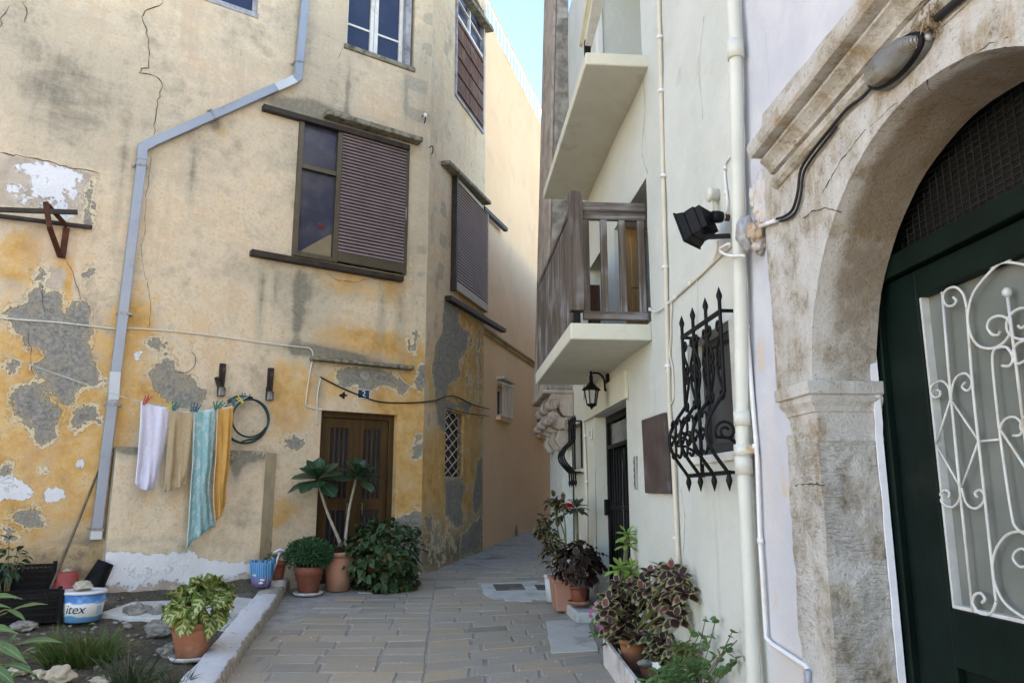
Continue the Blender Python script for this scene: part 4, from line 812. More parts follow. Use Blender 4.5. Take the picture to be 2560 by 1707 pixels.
def corbel(y, w, sx=1.0):
    zt = zc_top - .05; cx = XR - .01
    prof = [(0, 0), (-.27, 0), (-.30, -.05), (-.28, -.10), (-.20, -.12), (-.165, -.20), (-.12, -.27), (-.02, -.28), (0, -.28)]
    m = MB(); m.prism([(a * sx, b) for a, b in prof], lambda a, b: Vector((cx + a, y + w, zt + b)), lambda a, b: Vector((cx + a, y, zt + b)))
    o = m.build('corbel', M_STREAK, bay, bevel=.006); m = MB()
    low = [(-.02, -.28), (-.14, -.285), (-.19, -.23), (-.25, -.20), (-.30, -.24), (-.32, -.32), (-.27, -.40), (-.17, -.44), (-.05, -.42), (-.02, -.40)]
    m.prism([(a * sx, b) for a, b in low], lambda a, b: Vector((cx + a, y + w * .9, zt + b)), lambda a, b: Vector((cx + a, y + w * .1, zt + b)))
    foot = [(-.10, -.44), (-.18, -.44), (-.22, -.56), (-.16, -.66), (-.08, -.64), (-.02, -.60), (-.02, -.42)]
    m.prism([(a * sx, b) for a, b in foot], lambda a, b: Vector((cx + a, y + w * .9, zt + b)), lambda a, b: Vector((cx + a, y + w * .15, zt + b))); m.build('console', M_STREAK, o, bevel=.008)
    v = MB()
    for (a, b, r) in ((-.255, -.13, .070), (-.06, -.375, .078), (-.30, -.34, .05)):
        c = Vector((cx + a * sx, y + w * .5, zt + b)); v.lathe([(r * .9, -w * .68), (r, -w * .62), (r, w * .62), (r * .9, w * .68)], c, Matrix.Rotation(R(90), 3, 'X'), 20)
        sp = [c + Vector((r * (.92 - .8 * t) * math.cos(t * 11 + 1), -w * .70, r * (.92 - .8 * t) * math.sin(t * 11 + 1))) for t in np.linspace(0, 1, 30)]
        v.tube(sp, [r * .12] * 30, 6)
    v.build('volutes', M_STREAK, o)
corbel(YB - .04, .2); corbel(9.85, .2, 1.05); corbel(10.45, .2, 1.0)
MB().hexa([Vector((XR - .02, YB + .05, .3)), Vector((XR - .1, YB + .4, .3)), Vector((XR - .1, 10.9, .3)), Vector((XR - .02, 10.9, .3))], [Vector((XR - .02, YB + .05, zc_top - .4)), Vector((XR - .1, YB + .4, zc_top - .5)), Vector((XR - .1, 10.9, zc_top - .5)), Vector((XR - .02, 10.9, zc_top - .4))]).build('wall_swelling', M_WHITE, wh)

# windows of the white house
def iron_belly(uL_, uR_, ys, ztop_, zmid, zbot, rail_t, rail_b, o_, belly, lab, par, seg=9, deco=True):
    def off(z):
        if z > zmid: return o_
        t = (zmid - z) / (zmid - rail_b); return o_ + belly * max(0, math.sin(math.pi * min(1, t * .98))) ** 1.15
    m = MB(); out = []
    zz = [zmid + (rail_b - zmid) * i / 16 for i in range(17)]
    for y in ys:
        P = [W.pt(y, ztop_, o_)] + [W.pt(y, z, off(z)) for z in [rail_t, (rail_t + zmid) / 2] + zz] + [W.pt(y, zbot + .05, o_)]
        m.tube(P, .0105, 8)
        for z, s in ((ztop_, 1), (zbot, -1)):
            m.lathe([(.006, -.075 * 1), (.010, -.06), (.008, -.05), (.017, -.018), (.0165, -.01), (.001, .035)] if s > 0 else [(.001, -.04), (.017, .012), (.016, .02), (.008, .05), (.010, .06)], W.pt(y, z + (.02 if s > 0 else .0), o_), None, 8)
    bars = m.build('bars', M_IRON, par); m = MB()
    for z in (rail_t, rail_b): m.bar(W.pt(ys[0] - .02, z, o_), W.pt(ys[-1] + .02, z, o_), .014, .022)
    for y in (ys[0] - .02, ys[-1] + .02):
        m.bar(W.pt(y, rail_t, .02), W.pt(y, rail_b, .02), .018, .018)
        for z in (rail_t, rail_b): m.bar(W.pt(y, z, 0), W.pt(y, z, o_), .016, .016)
    m.build('frame', M_IRON, par)
    if deco:
        m = MB(); H = rail_t - zmid; dy = abs(ys[1] - ys[0])
        for y in ys:
            for s in (-1, 1):
                if (y == min(ys) and s < 0) or (y == max(ys) and s > 0): continue
                C = lambda a, b: W.pt(y + s * a * dy, rail_t - b * H, o_)
                for q in (((.04, .16), (.2, .10), (.28, .17), (.18, .22), (.12, .18)),):
                    m.tube(smooth_path([C(*k) for k in q], 5), .008, 6)
                m.tube(smooth_path([C(*k) for k in ((.04, .16), (.10, .30), (.34, .46), (.36, .56), (.20, .58), (.16, .50), (.24, .47))], 5), .008, 6)
                m.tube(smooth_path([C(*k) for k in ((.24, .70), (.16, .66), (.20, .59), (.36, .62), (.34, .74), (.16, .90), (.05, 1.0), (.05, 1.06), (.16, 1.08), (.24, 1.02), (.20, .97))], 5), .008, 6)
        for t in (.36, .64):
            z = zmid + (rail_b - zmid) * t
            for i in range(len(ys) - 1):
                for f_ in (.25, .75):
                    c = W.pt(ys[i] + (ys[i + 1] - ys[i]) * f_, z, off(z)); r = dy * .2
                    m.tube([c + W.U * r * math.cos(a) + Vector((0, 0, r * 1.15 * math.sin(a))) for a in np.linspace(.5, 5.6, 12)], .008, 6)
        for y in (ys[0] - .02, ys[-1] + .02):
            z1_, z2_ = zmid + (rail_b - zmid) * .45, rail_b + .12
            sp = [W.pt(y, z1_ - .02 + .055 * (1 - .75 * t) * math.sin(t * 9), .12 + .055 * (1 - .75 * t) * math.cos(t * 9)) for t in np.linspace(0, 1, 20)]
            m.tube([W.pt(y, z2_, .03), W.pt(y, (z1_ + z2_) / 2, .11), W.pt(y, z1_ - .05, .17)] + sp, .008, 6)
        m.build('scrolls', M_IRON, par)
og = .11
ys = [wu(px, 800, og) for px in (1801, 1765, 1732, 1704)]
zt_ = (wz(1704, 818, og) + wz(1765, 765, og) + wz(1801, 733, og)) / 3; rt = (wz(1710, 846, og) + wz(1800, 772, og)) / 2; rb = wz(1770, 1185, og); zb2 = wz(1770, 1210, og); zm_ = wz(1780, 990, og)
gw = thing('window_grille', 'black wrought iron belly grille with scrolls and spear tips beside the drainpipe', 'window grille', W.pt(4.4, rb, .1))
iron_belly(WI[0], WI[1], ys, zt_, zm_, zb2, rt, rb, og, .105, '', gw)
f = MB(); u0, u1, z0, z1 = WI
for a_, b_, c_, d_ in ((u0, u0 + .05, z0, z1), (u1 - .05, u1, z0, z1), (u0 + .05, u1 - .05, z0, z0 + .07), (u0 + .05, u1 - .05, z1 - .05, z1)): f.wbox(W, a_, b_, c_, d_, -.13, -.09)
wi = f.build('window', simple('dark_grey_frame', (.035, .036, .038), (.05, .05, .052), 5, .5, .05), wh, bevel=.003); MB().wbox(W, u0 + .03, u1 - .03, z0 + .05, z1 - .03, -.125, -.115).build('pane', glass('grey_mesh_glass', (.045, .047, .05), .3, (.06, .06, .063)), wi)
MB().wbox(W, u0 - .04, u1 + .03, z0 - .05, z0 - .002, -.1, .02).build('sill', M_WBOARD, wi, bevel=.006)
u0, u1, z0, z1 = FW; fw = MB().wbox(W, u0, u1, z0, z1, -.13, -.11).build('window', M_DKGLASS, wh); fw['label'] = 'narrow far window below the stone corbels'
MB().wbox(W, u0 - .05, u1, z0 - .04, z0, -.1, .03).build('sill', M_CREAM, fw)
gf = thing('window_grille', 'small black belly grille on the far window below the stone corbels', 'window grille', W.pt(FW[0], FW[2], .05))
ysf = [FW[0] + .02, FW[0] + .17, FW[0] + .32, FW[0] + .47]
iron_belly(0, 0, ysf, FW[3] + .02, FW[2] + (FW[3] - FW[2]) * .62, FW[2] - .17, FW[3], FW[2] - .04, .09, .13, '', gf, deco=False)

# ------------------------------------------------------------------ house with the arched doorway
ah = thing('arched_house', 'whitewashed house with a limestone arched doorway and a heavy cornice, nearest on the right', 'house', (XR, 2.2, .1))
yc, zc, ra = 2.168, 2.034, .853; YP = 3.35; zcap = 2.06
crn = W.at(1862, 367); zco = 3.40
panel('side_wall', W, YP - .07, YN, -.2, 7.2, [], .06, M_LAV, ah, {'pink': lambda u, z: soft(u, z, [(3.55, 1.7, .2, .5, .5), (3.4, 1.0, .2, .5, .4), (3.5, .75, .2, .3, .3)]), 'yel': lambda u, z: sdf(u, z, [PA(W, 12, q) for q in ([(420, 60), (450, 70), (480, 300), (450, 370), (425, 200)], [(370, 910), (400, 930), (385, 1080), (355, 1070)])] + [PA(W, 11, [(255, 760), (300, 740), (320, 950), (270, 1000)])])}, wob=.012)
panel('upper_wall', W, -2.5, YP, zco, 7.2, [], .12, M_LAV, ah, {'pink': lambda u, z: u * 0, 'yel': lambda u, z: u * 0 - 1}, wob=.008)
panel('lower_wall', W, -2.5, 2 * yc - YP, -.2, zco, [], .12, M_LAV, ah, {'pink': lambda u, z: u * 0 + .3, 'yel': lambda u, z: u * 0 - 1}, wob=.008)
# stone spandrel with the arch cut through it
m = MB(); n = 40; X0, X1 = XR - .012, XR + .24; ya, yb_ = 2 * yc - YP - .02, YP + .05
ang = [math.pi * i / n for i in range(n + 1)]; inn = [(yc + ra * math.cos(a), zc + ra * math.sin(a)) for a in ang]
def outer(a):
    c, s = math.cos(a), math.sin(a); t = min((yb_ - yc) / c if c > 1e-6 else 9, (yc - ya) / -c if c < -1e-6 else 9, (zco + .02 - zc) / s if s > 1e-6 else 9); return (yc + t * c, zc + t * s)
L = 10; vs = []
for i, a in enumerate(ang):
    o_ = outer(a)
    for k in range(L + 1):
        t = k / L; y = inn[i][0] + (o_[0] - inn[i][0]) * t; z = inn[i][1] + (o_[1] - inn[i][1]) * t
        wob = .006 * mnoise.noise(Vector((y * 5, z * 5, 2))) + .003 * mnoise.noise(Vector((y * 17, z * 17, 2)))
        vs.append(Vector((X0 + wob - (.010 if t < .11 else 0), y, z)))
m.add(vs, [(i * (L + 1) + k, (i + 1) * (L + 1) + k, (i + 1) * (L + 1) + k + 1, i * (L + 1) + k + 1) for i in range(n) for k in range(L)], sm=True)
vs = []; D_ = 8                          # intrados
for i, a in enumerate(ang):
    for k in range(D_ + 1):
        t = k / D_; rr_ = ra + .006 * mnoise.noise(Vector((i * .4, t * 3, 5))) + (.012 if k == 0 else 0) * 0 - .025 * t
        vs.append(Vector((X0 - .010 + (X1 - X0 + .01) * t, yc + rr_ * math.cos(a), zc + rr_ * math.sin(a))))
m.add(vs, [(i * (D_ + 1) + k, i * (D_ + 1) + k + 1, (i + 1) * (D_ + 1) + k + 1, (i + 1) * (D_ + 1) + k) for i in range(n) for k in range(D_)], sm=True)
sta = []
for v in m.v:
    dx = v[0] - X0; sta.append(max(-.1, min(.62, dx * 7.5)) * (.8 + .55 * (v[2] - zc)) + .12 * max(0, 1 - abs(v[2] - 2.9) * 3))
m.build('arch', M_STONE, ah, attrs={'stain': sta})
M_TOOL = mat_stone('tooled_limestone', True)
M_PIL = None
def rough_box(y0, y1, z0, z1, x0, x1, name, st=.03, amp=.006):
    m = MB()
    def face(f, na, nb):
        vs = [f(i / na, j / nb) for j in range(nb + 1) for i in range(na + 1)]
        vs = [v + Vector((1, -1, 0)) * amp * (mnoise.noise(v * 9) + .6 * mnoise.noise(v * 28)) * 1.0 for v in vs]
        m.add(vs, [(j * (na + 1) + i, j * (na + 1) + i + 1, (j + 1) * (na + 1) + i + 1, (j + 1) * (na + 1) + i) for j in range(nb) for i in range(na)], sm=False)
    nz = int((z1 - z0) / st); face(lambda a, b: Vector((x0, y1 + (y0 - y1) * a, z0 + (z1 - z0) * b)), int((y1 - y0) / st), nz)
    face(lambda a, b: Vector((x0 + (x1 - x0) * a, y0, z0 + (z1 - z0) * b)), int((x1 - x0) / st), nz)
    face(lambda a, b: Vector((x1 + (x0 - x1) * a, y1, z0 + (z1 - z0) * b)), int((x1 - x0) / st), nz)
    for v in m.smooth: pass
    return m.build(name, M_TOOL, ah)
yj = yc + ra
rough_box(yj, YP - .03, -.2, zcap - .2, XR - .02, X1, 'pilaster'); rough_box(2 * yc - YP, yc - ra, -.2, zcap - .2, XR - .02, X1, 'pilaster')
def capital(y0, y1):
    m = MB(); st = [(-.245, .000), (-.240, .016), (-.222, .018), (-.220, .008), (-.214, .008), (-.125, .022), (-.122, .036), (-.112, .038), (-.10, .046), (-.082, .070), (-.066, .078), (-.062, .068), (-.056, .068), (-.052, .098), (0.0, .104)]
    vs = []
    for dz, o in st:
        o *= .52; z = zcap + dz; xx = X0 - o; vs += [Vector((X1 + .02, y0 - o * .75, z)), Vector((xx, y0 - o * .75, z)), Vector((xx, y1 + o, z)), Vector((X1 + .02, y1 + o, z))]
    n_ = len(st); m.add(vs, [(j * 4 + (k + 1) % 4, j * 4 + k, (j + 1) * 4 + k, (j + 1) * 4 + (k + 1) % 4) for j in range(n_ - 1) for k in range(4)] + [(n_ * 4 - 1, n_ * 4 - 2, n_ * 4 - 3, n_ * 4 - 4), (0, 1, 2, 3)])
    m.build('capital', M_STONE, ah, bevel=.004)
y1c = at_x(1934, 985, X0 - .054).y - .054
capital(yj, y1c); capital(2 * yc - y1c, yc - ra)
# whitewash line along the jamb
m = MB(); vs = []; n = 60
for j in range(n + 1):
    z = 0 + (zcap + .25) * j / n; w_ = .010 + .008 * mnoise.noise(Vector((z * 6, 1, 0))); vs += [Vector((X1 - w_ - .012, yj - .013 if z < zcap - .2 else yj - .02, z)), Vector((X1 + .004, yj - .016 if z < zcap - .2 else yj - .024, z))]
m.add(vs, [(2 * j, 2 * j + 1, 2 * j + 3, 2 * j + 2) for j in range(n)]); m.build('whitewash_edge', simple('whitewash', (.66, .68, .74), (.76, .78, .82), 20, .9, .5), ah, solid=.012)
# cornice
prof = [(0, 0), (.022, .0), (.024, .02), (.010, .024), (.010, .034), (.034, .040), (.052, .052), (.058, .070), (.050, .088), (.030, .098), (.028, .108), (.052, .112), (.056, .124), (.066, .140), (.086, .158), (.096, .164), (.098, .174), (.088, .178), (.088, .184), (.138, .188), (.150, .200), (.156, .240), (.150, .252), (.0, .268)]
za = W.at(1925, 441).z
ca = W.at(1862, 367, .155); cb = at_x(2134, 0, XR - .155)
def rise(y): return (ca.y - y) * ((cb.z - ca.z) / (ca.y - cb.y))
m = MB(); n = 44; vs = []; ye0, ye1 = ca.y, 2 * yc - ca.y
for j in range(n + 1):
    y = ye0 + (ye1 - ye0) * j / n
    for (o, h) in prof: q = .006 * mnoise.noise(Vector((y * 4, h * 20, o * 20))) + .003 * mnoise.noise(Vector((y * 22, h * 30, o * 30))); vs.append(Vector((XR + .01 - o + q, y, ca.z - .245 + h + rise(max(y, yc)) + q)))
k_ = len(prof); m.add(vs, [(j * k_ + k, j * k_ + k + 1, (j + 1) * k_ + k + 1, (j + 1) * k_ + k) for j in range(n) for k in range(k_ - 1)] + [tuple(range(k_))[::-1], tuple(n * k_ + k for k in range(k_))])
m.build('cornice', M_STONE, ah)
# door: frame, transom, leaf, glazing, scroll grille
XD = XR + .29
def dbox(m, y0, y1, z0, z1, x0, x1): return m.box(((x0 + x1) / 2, (y0 + y1) / 2, (z0 + z1) / 2), (abs(x1 - x0), abs(y1 - y0), z1 - z0))
gl = Wall((XD + .02, 0), 0, -1)
yg0 = gl.uz(2312, 760)[0]; zg1 = gl.uz(2312, 745)[1]; zg0 = gl.uz(2378, 1515)[1]; yg1 = 2 * yc - yg0
m = MB(); ztr = zg1 + .115
dbox(m, yj - .05, yj + .1, -.1, zc + .9, X1 + .015, X1 + .10); dbox(m, yc - ra - .1, yc - ra + .05, -.1, zc + .9, X1 + .015, X1 + .10)
dbox(m, yc - ra + .05, yj - .05, ztr, ztr + .085, X1 + .008, X1 + .08)
door = m.build('door', M_GREEN, ah, bevel=.005)
m = MB(); yl0, yl1 = yj - .055, yc - ra + .055
dbox(m, yg0, yl0, .0, ztr - .005, XD - .01, XD + .05); dbox(m, yl1, yg1, .0, ztr - .005, XD - .01, XD + .05); dbox(m, yg1, yg0, zg1, ztr - .005, XD - .01, XD + .05); dbox(m, yg1, yg0, zg0 - .20, zg0, XD - .01, XD + .05); dbox(m, yg1, yg0, .0, .22, XD - .01, XD + .05)
dbox(m, yg1, yg0, .22, zg0 - .20, XD + .02, XD + .045)
dbox(m, yg1 + .07, yg0 - .07, .30, zg0 - .27, XD + .0, XD + .02)
lf = m.build('leaf', M_GREEN, door, bevel=.006)
m = MB(); e_ = .035
m.tube([Vector((XD + .006, yg0 - .05, zg0 - .25)), Vector((XD + .006, yg1 + .05, zg0 - .25)), Vector((XD + .006, yg1 + .05, .28)), Vector((XD + .006, yg0 - .05, .28))], .012, 4, closed=True)
m.build('panel_mould', simple('worn_green_edge', (.05, .07, .065), (.09, .11, .10), 12, .4), door)
m = MB(); dbox(m, yg1 - .01, yg0 + .01, zg0 - .01, zg1 + .01, XD + .03, XD + .036); m.build('glass', glass('frosted_door_glass', (.125, .142, .13), .3, (.165, .18, .168)), door)
m = MB(); 
for (a_, b_, c_, d_) in ((yg0 - .012, yg0, zg0, zg1), (yg1, yg1 + .012, zg0, zg1), (yg1 + .012, yg0 - .012, zg0, zg0 + .012)): dbox(m, a_, b_, c_, d_, XD + .0, XD + .03)
m.build('glazing_bead', M_WIRON, door)
m = MB(); dbox(m, yc - ra, yj, ztr + .085, zc + .95, X1 + .06, X1 + .07); m.build('fanlight', simple('dark_mesh_fanlight', (.004, .0045, .0045), (.007, .0075, .0075), 6, .5), door)
m = MB()
for i in range(38): y = yl1 + .03 + (yl0 - yl1 - .06) * i / 37; h = math.sqrt(max(0, ra ** 2 - (y - yc) ** 2)); m.tube([Vector((X1 + .05, y, ztr + .08)), Vector((X1 + .05, y, zc + h))], .0022, 4)
for i in range(22): z = ztr + .10 + i * .024; m.tube([Vector((X1 + .053, yl1, z)), Vector((X1 + .053, yl0, z))], .002, 4)
m.build('fanlight_mesh', simple('dull_mesh', (.012, .013, .012), (.02, .021, .02), 10, .8), door)
gr = Wall((XD - .0, 0), 0, -1)
def gcurve(m, pts, r=.0085, sm=5, mir=False):
    P = [gr.at(*p) for p in Z(13, pts)]
    if sm: P = smooth_path(P, sm)
    r *= .58; m.tube(P, r, 8)
    if mir: m.tube([Vector((p.x, 2 * ymid - p.y, p.z)) for p in P], r, 8)
ymid = gr.at(*Z(13, [(474, 400)])[0]).y
m = MB()
for pts in ([(240, 232), (262, 500), (300, 900), (345, 1325)],): gcurve(m, pts, .0095, 0, True)
gcurve(m, [(325, 290), (345, 560), (382, 900), (420, 1250), (424, 1290), (405, 1330), (372, 1330), (346, 1298), (350, 1268), (372, 1260), (386, 1280), (376, 1292)], .0095, 5, True)
gcurve(m, [(325, 290), (312, 240), (285, 216), (255, 225), (243, 250), (255, 278), (278, 278), (288, 262), (278, 250)], .0085, 5, True)
for q in ([(268, 600), (262, 558), (238, 536), (210, 547), (200, 572), (214, 592), (232, 586), (232, 570), (221, 567)], [(270, 600), (276, 550), (292, 520), (318, 510), (338, 528), (340, 552), (325, 569), (308, 556), (318, 541)],
          [(303, 900), (298, 942), (275, 966), (245, 956), (231, 930), (246, 909), (264, 916), (262, 934)], [(306, 900), (322, 952), (350, 971), (377, 956), (384, 928), (370, 908), (352, 918), (361, 934)]): gcurve(m, q, .0078, 5, True)
for q in ([(268, 600), (219, 752)], [(219, 752), (303, 900)], [(270, 600), (366, 742)], [(364, 742), (306, 900)], [(366, 742), (440, 735)]): gcurve(m, q, .007, 0, True)
gcurve(m, [(474, 120), (430, 140), (385, 185), (345, 240), (328, 310), (336, 372), (362, 414), (408, 425), (450, 405), (475, 365), (466, 327), (436, 314), (405, 325), (394, 352), (410, 376), (430, 379), (438, 366)], .0085, 5, True)
gcurve(m, [(463, 242), (519, 690)], .0095, 0); gcurve(m, [(519, 690), (600, 1335)], .0095, 0)
gcurve(m, [(444, 484), (470, 484), (482, 458), (464, 424), (436, 421), (414, 440), (416, 520), (440, 735), (475, 975), (492, 1035), (530, 1062)], .0085, 5, True)
gcurve(m, [(482, 722), (506, 720), (516, 690), (490, 660), (455, 667), (438, 700), (452, 722), (530, 840)], .0078, 5, True)
gcurve(m, [(545, 1056), (500, 1050), (458, 1064), (424, 1112), (412, 1172), (425, 1240), (460, 1300), (530, 1350)], .0085, 5, True)
gcurve(m, [(540, 1140), (519, 1110), (494, 1116), (482, 1140), (500, 1166), (519, 1170), (535, 1158)], .0078, 5, True)
m.lathe([(.006, -.01), (.016, .0), (.016, .012), (.008, .022)], gr.at(*Z(13, [(463, 240)])[0]), None, 8)
m.build('scroll_grille', M_WIRON, door)

# open joints between the arch stones
def joint(pts, seed, w=.006):
    r = random.Random(seed); P = [W.at(*p, .021) for p in pts]; Q = []
    for a, b in zip(P, P[1:]):
        k = max(2, int((b - a).length / .02))
        for i in range(k): Q.append(a.lerp(b, i / k) + Vector((0, r.uniform(-.004, .004), r.uniform(-.004, .004))))
    Q.append(P[-1]); rr = [w * r.uniform(.2, 1) * .5 for _ in Q]; MB().tube(Q, rr, 4).build('joint', M_CRACK, ah)
joint(Z(10, [(1440, 632), (1425, 560), (1410, 470)]), 1); joint(Z(10, [(840, 1460), (740, 1432), (650, 1445), (570, 1500)]), 2); joint(Z(10, [(700, 1330), (840, 1090), (1000, 900), (1180, 740), (1350, 610)]), 3, .004); joint(Z(10, [(1580, 470), (1700, 390), (1850, 310), (2091, 222)]), 4, .005)
joint(Z(12, [(520, 215), (600, 195), (720, 205)]), 5, .009); joint(Z(10, [(1090, 280), (1060, 250), (1075, 200)]), 6, .005)
# ------------------------------------------------------------------ hidden bodies of the houses, and an unseen house added to shape the alley light
MB().box((XR + .75 + 3.6, 4.2, 2.9), (7.2, 13.3, 5.9)).build('building_body', M_CREAM, wh)
fa = thing('added_house', 'plain house added out of view opposite the peach wall to shape its light', 'house', (4.5, 16, 1))
MB().hexa([Vector((1.62, 10.95, 0)), Vector((8, 10.95, 0)), Vector((11, 24, 0)), Vector((6.6, 24, 0))], [Vector((1.62, 10.95, 6.4)), Vector((8, 10.95, 6.4)), Vector((11, 24, 6.4)), Vector((6.6, 24, 6.4))]).build('wall', M_CREAM, fa, bevel=.02)
bb_ = A.pt(-4.5, 0, -2.5)
MB().hexa([A.pt(uL, 0, -.42), A.pt(-.5, 0, -.42), B.pt(uB - .3, 0, -.6) , A.pt(uL, 0, -4)], [A.pt(uL, HT - .1, -.42), A.pt(-.5, HT - .1, -.42), B.pt(uB - .3, HT - .1, -.6), A.pt(uL, HT - .1, -4)]).build('building_body', M_CHEEK, yh)

for (pts, w) in (([(1600, 160), (1612, 260), (1606, 380), (1620, 432)], .004), ([(1700, 1215), (1712, 1300), (1705, 1420)], .004), ([(1560, 1120), (1556, 1210), (1561, 1330)], .003), ([(1760, 40), (1748, 170), (1756, 300)], .003)):
    rk = random.Random(int(pts[0][0])); Pk = smooth_path([W.at(*p, .004) + Vector((0, rk.uniform(-.02, .02), 0)) for p in pts], 8); Pk = [p + Vector((0, rk.uniform(-.007, .007), 0)) for p in Pk]; MB().tube(Pk, [w * rk.uniform(.1, .55) for _ in Pk], 4).build('hairline_crack', simple('hairline', (.22, .22, .20), (.35, .35, .32), 20, .9), wh)
# ------------------------------------------------------------------ drainpipes, cables and fittings
def wall_path(Wl, pts, o): return [Wl.at(*p, o) for p in pts]
dp = thing('drainpipe', 'grey square drainpipe stepping diagonally across the yellow front', 'drainpipe', A.at(246, 1335, .06))
def seg_box(p, q, o, w, h, mat, name, par, ext=.0):
    a, b = A.at(*p, o), A.at(*q, o); d = (b - a).normalized(); return MB().bar(a - d * ext, b + d * ext, w, h, A.N).build(name, mat, par, bevel=.006)
seg_box((766, -40), (748, 160), .065, .098, .075, M_GREYPIPE, 'upper_pipe', dp)
seg_box((747, 150), (744, 198), .066, .102, .08, M_GREYPIPE, 'elbow', dp); seg_box((748, 192), (735, 202), .066, .102, .081, M_GREYPIPE, 'elbow', dp)
seg_box((741, 198), (690, 221), .066, .103, .08, M_PALEPIPE, 'pale_sleeve', dp); seg_box((692, 219), (374, 360), .065, .098, .075, M_GREYPIPE, 'diagonal_pipe', dp)
seg_box((380, 358), (358, 369), .066, .103, .08, M_GREYPIPE, 'elbow', dp); seg_box((357, 362), (354, 402), .066, .102, .08, M_GREYPIPE, 'elbow', dp)
seg_box((355, 395), (241, 1330), .065, .098, .075, M_GREYPIPE, 'lower_pipe', dp); seg_box((288, 930), (283, 1000), .0655, .101, .078, M_PALEPIPE, 'pale_sleeve', dp); seg_box((241, 1326), (239, 1348), .067, .104, .082, M_PALEPIPE, 'shoe', dp)
for (p, d) in (((746, 158), (1, .10)), ((530, 288), (.42, .9)), ((352, 414), (1, .12)), ((314, 785), (1, .12)), ((284, 1012), (1, .04)), ((243, 1322), (1, 0))):
    c = A.at(*p, .065); k = A.at(p[0] + 10 * d[0], p[1] + 10 * d[1], .065); x = (k - c).normalized(); y = x.cross(A.N).normalized(); m = MB()
    q = lambda s, t, o: c + x * s + y * t + A.N * o
    for s0, s1, o0, o1 in ((-.056, .056, .040, .046), (-.057, -.051, -.06, .044), (.051, .057, -.06, .044), (-.085, -.051, -.058, -.050), (.051, .085, -.058, -.050)):
        m.hexa([q(s0, -.013, o0), q(s1, -.013, o0), q(s1, .013, o0), q(s0, .013, o0)], [q(s0, -.013, o1), q(s1, -.013, o1), q(s1, .013, o1), q(s0, .013, o1)])
    m.build('clamp', M_STEEL, dp)
M_CABLE_W = simple('white_cable', (.58, .56, .50), (.66, .64, .58), 6, .6, .05, 60); M_CABLE_K = simple('black_cable', (.010, .010, .011), (.02, .02, .02), 8, .6, .2, 60)
def cable(name, P, r, mat, label, cat='cable', group=None, sm=5, clips=0, Wl=A):
    P = smooth_path(P, sm) if sm else P; o = MB().tube(P, r, 7).build(name, mat); tag(o, label, cat, group); return o
cable('wall_cable', wall_path(A, [(-120, 790)] + Z(2, [(0, 615), (150, 628), (400, 645), (600, 668), (800, 690), (900, 686), (1200, 707), (1500, 742), (1800, 785), (2060, 815), (2115, 822), (2138, 850), (2138, 900), (2115, 1010), (2092, 1180), (2098, 1215), (2130, 1230), (2215, 1242)]), .012), .0085, M_CABLE_W, 'long white cable running across the yellow front and down to the brown door')
cable('wall_cable', wall_path(A, Z(2, [(2195, 1020), (2178, 1090), (2168, 1180), (2166, 1350)]), .014), .007, M_CABLE_W, 'short loose white cable end hanging left of the brown door')
P = [A.at(*p, .016) for p in Z(5, [(440, 1018), (560, 1080), (700, 1140), (850, 1188), (1050, 1194), (1150, 1188)])] + [B.at(*p, .016) for p in Z(5, [(1180, 1184), (1230, 1176), (1310, 1148), (1380, 1156), (1480, 1205), (1595, 1237)])]
cable('wall_cable', P, .009, M_CABLE_K, 'black cable sagging over the brown door and round the house corner')
cable('wall_cable', wall_path(B, Z(5, [(1300, 1225), (1400, 1255), (1480, 1270), (1595, 1284)]), .012), .006, M_CRACK, 'thin brown wire above the lattice window')
cable('loose_wire', wall_path(A, Z(2, [(1310, 848), (1335, 880), (1330, 940), (1280, 985), (1230, 985), (1190, 970)]), .012), .003, M_RUST, 'thin rusty wire curling on the plaster left of the wooden brackets', 'wire')
# wooden wall brackets
M_BLKWOOD = wood('black_flaking_wood', (.015, .010, .008), (.035, .02, .015), 2, (.40, .38, .36))
for (p, hook, lab) in ([(1527, 925, 1150), True, 'black flaking wooden bracket with a broken foot, left of the pair on the yellow wall'], [(1856, 955, 1178), False, 'black flaking wooden bracket nearest the brown door, right of the pair']):
    (x, y0, y1) = p; u, zt_2 = A.uz(*Z(2, [(x, y0)])[0], .04); zb2_ = A.uz(*Z(2, [(x, y1)])[0], .04)[1]; t = thing('wall_bracket', lab, 'bracket', A.pt(u, zb2_, 0), 'wooden wall brackets')
    m = MB(); m.r = .1; hz_ = zb2_ + .42 * (zt_2 - zb2_); m.wbox(A, u - .033, u + .033, hz_, zt_2, 0, .05); m.wbox(A, u - .04, u + .025, zb2_ + .1, hz_, 0, .07); m.wbox(A, u - .036, u + .036, zb2_, zb2_ + .1, -.01, .09); m.build('post', M_BLKWOOD, t, bevel=.008)
    if hook: MB().bar(A.pt(u - .02, zb2_ + .09, .05), A.pt(u - .075, zb2_ + .20, .09), .04, .05, A.N).build('broken_foot', M_BLKWOOD, t, bevel=.006)
